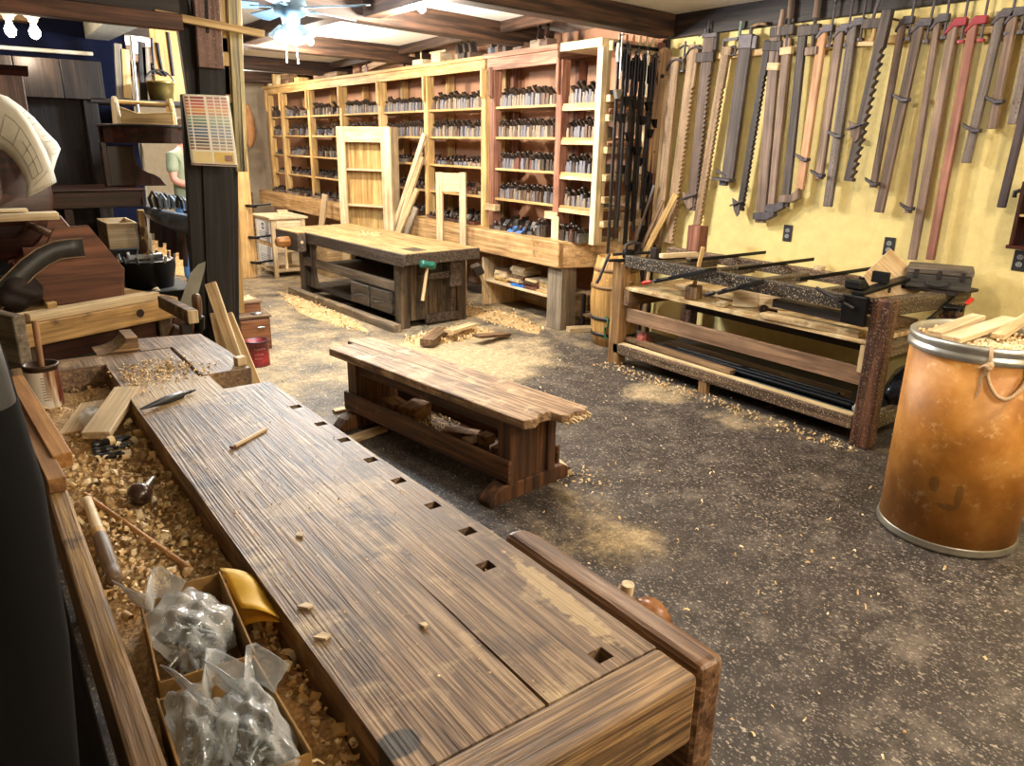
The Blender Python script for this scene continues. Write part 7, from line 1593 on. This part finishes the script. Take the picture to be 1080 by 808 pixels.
for i in range(14):
    x = 4.415 + i * .049 if i < 10 else 4.535 + (i - 10) * .098; zt = (2.40, 2.34, 2.30, 2.28, 2.31, 2.27, 2.29, 2.26, 2.27, 2.24, 2.32, 2.30, 2.33, 2.29)[i]; zb_ = (.72, .86, 1.05, 1.30, .80, 1.0, 1.25, 1.1, 1.08, 1.2, .95, 1.12, .9, 1.3)[i]; w = (.014, .013, .012, .016, .022, .018, .012, .011, .011, .012, .014, .013, .015, .013)[i]; y = (4.640 if i < 10 else 4.668) - .014 * (i % 2) * (i < 10)
    t = thing('iron_bar_clamp', CN[i], 'clamp', (x, y, zt), 0, 'iron clamps on the shelf end')
    obj('bar', MB().box(-w, w, -.006, .006, zb_ - zt, 0), IRON if i not in (4, 5) else BLACK, t, .001)
    hm_ = STEEL if i == 0 else BLACK
    obj('head', MB().prism([(-w - .006, -.02), (w + .006, -.02), (w + .012, -.10), (w + .004, -.16), (-w - .004, -.16), (-w - .014, -.10)], -.02, .012, 'xz'), hm_, t, .003)
    obj('screw', MB().cyl((0, -.026, -.28), (0, -.026, .05), .007, None, 8), STEEL if i in (0, 6) else IRON, t); obj('tommy_bar', MB().bar((-.03, -.026, .03), (.03, -.026, .04), .007, .007), IRON, t)
    jp = [(-w - .025, -.36), (w + .025, -.36), (w + .012, -.40), (w + .002, -.43), (-w - .002, -.43), (-w - .012, -.40)]
    jz = (.0, -.12, .05, -.2, .02, -.3, -.08, .06, -.16, -.05, -.5, -.62, -.45, -.55)[i]; jp = [(a_, b_ + jz) for a_, b_ in jp]
    obj('sliding_jaw', MB().prism(jp, -.03, .010, 'xz'), hm_, t, .002)
for i in range(6):
    x = 4.46 + i * .075; solo('handle_end', MB().box(-.012, .012, -.008, .008, 0, .07), PALE('z') if i > 2 else plain('pinkish_wood', '#b5806a', .6), '%s pale peg end from the left above the iron clamps' % ORD[i], 'peg', 'peg ends above the iron clamps', .003, loc=(x, 4.687, 2.3852))
# ---- boards standing in the corner
def yb(px, py, Y): return ATY(px, py, Y)
stick('corner_board', (4.90, 4.585, .98), (4.905, 4.64, 2.42), .075, .02, REDDISH('z'), 'dark red-brown board hanging in the corner left of the oval ended board', 'board', face=(-.6, -1, 0))
pb = ATX(688, 183, 4.865); pa = ATX(702, 50, 4.865); L_ = (pa - pb).length
ov = thing('oval_board', 'tan board with rounded ends and a hole hanging in the corner beside the yellow wall', 'board', M=PQ(pb, pa, (-1, -.6, 0)))
m = MB(); w = .055; pts = [(w * math.cos(R(180 + k * 15)), w + w * math.sin(R(180 + k * 15))) for k in range(13)] + [(w * math.cos(R(k * 15)), L_ - w + w * math.sin(R(k * 15))) for k in range(13)]
m.prism(pts, -.011, .011, 'xz'); obj('board', m, wood('#6a4e34', '#a9855c', 'z', mid='#87684a'), ov, .003)
for z, r in ((L_ * .78, .017), (L_ * .18, .007)):
    m = MB().cyl((0, -.0125, z), (0, -.0105, z), r, None, 16).cyl((0, .0105, z), (0, .0125, z), r, None, 16); obj('hole', m, BLACK, ov)
for i, (t0, b0, X, w, mt, lbl) in enumerate((((704, 80), (688, 245), 4.88, .03, PINE('z'), 'pale narrow stick standing in the corner right of the oval ended board'), ((713, 205), (681, 265), 4.80, .05, HONEY('z'), 'tan stick leaning across the feet of the tan bar clamps, right one'), ((699, 212), (675, 266), 4.78, .03, OLD('z'), 'dark thin stick leaning in the corner left of the tan leaning stick'), ((690, 195), (668, 262), 4.80, .018, STEEL, 'thin bright metal rod leaning in the corner behind the rail bench'), ((686, 120), (676, 258), 4.92, .10, DARK('z'), 'wide dark board standing at the back of the corner'))):
    a = ATX(*t0, X); m_ = ATX(*b0, X - .02); d = m_ - a; k = (a.z - .002) / (a.z - m_.z); b = a + d * k; b.x = min(max(b.x, 4.70), 4.93)
    stick('corner_stick', b, a, w, .018, mt, lbl, 'stick', face=(-1, -.2, 0))
a = ATX(665, 232, 4.55); solo('white_board', MB().box(-.05, .05, -.01, .01, 0, .26), PALE('z'), 'short white board standing on the counter end before the iron clamps', 'board', loc=(4.74, 4.79, .801), rz=R(-8), bevel=.002)
LP = [122, 90, 4, 108]
FILL = [(2.0, -.9, 70, 'added fill bulb behind the camera over the near end of the foreground workbench'), (3.4, .3, 42, 'added fill bulb over the fibre drum'), (2.6, 2.4, 36, 'added fill bulb over the open floor by the sawing bench'), (1.9, 9.5, 70, 'added fill bulb over the far floor beyond the post'), (3.4, 10.9, 60, 'added fill bulb over the far end of the tool shelves')]  # unseen bulbs added to fill in the light
EXPO = .95
# ================================================================== LIGHT
ceil_bulb(2.87, 5.02, 2.565, 'bare warm bulb on the ceiling between the two beams above the workbench', power=LP[0])
ceil_bulb(2.95, 7.4, 2.565, 'pair of bare warm bulbs on the ceiling beyond the fan', two=True, power=LP[1])
pq_ = ATY(22, 22, 5.5)
lq_ = ceil_bulb(pq_.x, 5.5, pq_.z, 'pair of bare bulbs hanging before the brown soffit over the left corner', two=True, power=LP[2], col=(1, .86, .66))
obj('drop_rod', MB().cyl((0, 0, .05), (0, 0, 2.62 - pq_.z), .012, None, 8).box(-.09, .09, -.03, .03, .05, .07), PORC, lq_)
for (x, y, e, l_) in FILL:
    ceil_bulb(x, y, 2.565, l_, power=e)
w = bpy.data.worlds.new('world'); SC.world = w; w.use_nodes = True
w.node_tree.nodes['Background'].inputs[0].default_value = (.55, .6, .7, 1); w.node_tree.nodes['Background'].inputs[1].default_value = .1
# ceiling fan
t = thing('ceiling_fan', 'blue lit ceiling fan with five blades, two pull chains and glass lamps', 'ceiling fan', (1.95, 5.1, 2.3))
FANW = plain('fan_metal', '#4f6676', .45, .2); BLADE = plain('fan_blade', '#4a6274', .5)
obj('downrod', MB().cyl((0, 0, .18), (0, 0, .30), .015), FANW, t)
obj('canopy', MB().lathe([(0, .319), (.07, .319), (.065, .29), (.02, .26), (0, .26)], 20), FANW, t)
obj('motor', MB().lathe([(0, .19), (.06, .19), (.10, .165), (.11, .12), (.10, .08), (.06, .06), (.05, .0), (0, 0)], 24), FANW, t)
for k in range(5):
    a = R(20 + 72 * k)
    bl = MB(); c, s = math.cos(a), math.sin(a)
    bl.T = Matrix.Rotation(a, 4, 'Z') @ Matrix.Translation((0, 0, .12)) @ Matrix.Rotation(R(12), 4, 'X')
    bl.prism([(.19, -.05), (.52, -.07), (.55, -.03), (.55, .03), (.52, .07), (.19, .05)], -.004, .004, 'xy')
    b_ = obj('blade', bl, BLADE, t, .002)
    ir = MB(); ir.T = Matrix.Rotation(a, 4, 'Z'); ir.bar((.08, 0, .12), (.24, 0, .115), .03, .008); obj('blade_iron', ir, FANW, b_)
FGL = plain('lamp_glass', '#cfe6f2', .15, 0, .05, 10, 0)
for k in range(4):
    a = R(45 + 90 * k); c, s = math.cos(a), math.sin(a)
    sh = MB().lathe([(.02, 0), (.03, -.02), (.045, -.06), (.06, -.085)], 16, (.06 * c, .06 * s, .01), (c * -.5, s * -.5, .85))
    o = obj('lamp_shade', sh, FGL, t); solidify(o, .003)
    p = Vector((.06 * c, .06 * s, .01)) + Vector((c * .5, s * .5, -.85)) * .05
    obj('bulb', MB().ball(p, .026, 10, 8), COOLB, o)
for x in (-.035, .035):
    obj('pull_chain', MB().tube([(x, .02, 0), (x, .02, -.1), (x * 1.1, .02, -.19)], .0025, 5).ball((x * 1.1, .02, -.2), .008, 8, 6), PORC, t)
ld = bpy.data.lights.new('fan_light', 'POINT'); ld.energy = LP[3]; ld.color = (.78, .9, 1); ld.shadow_soft_size = .09
lo = bpy.data.objects.new('fan_light', ld); COL.objects.link(lo); lo.location = (1.95, 5.1, 2.15)
# camera
cd = bpy.data.cameras.new('camera'); cd.sensor_width = 36; cd.lens = FPX / 1080 * 36; cd.clip_start = .05
co = bpy.data.objects.new('camera', cd); COL.objects.link(co)
Rm = Matrix(((AXX.x, AXX.y, AXX.z), (AXY.x, AXY.y, AXY.z), (AXZ.x, AXZ.y, AXZ.z)))   # world = Rm @ (right, down, fwd)
cr, cdn, cf = Rm.col[0], Rm.col[1], Rm.col[2]
Mc = Matrix((cr, -cdn, -cf)).transposed().to_4x4(); Mc.translation = (0, 0, CH)
co.matrix_world = Mc; SC.camera = co
SC.view_settings.view_transform = 'Standard'; SC.view_settings.look = 'None'; SC.view_settings.gamma = 1; SC.view_settings.use_curve_mapping = False
SC.view_settings.exposure = EXPO
SC.cycles.max_bounces = 6; SC.cycles.diffuse_bounces = 4; SC.cycles.use_denoising = True; SC.cycles.sample_clamp_indirect = 4
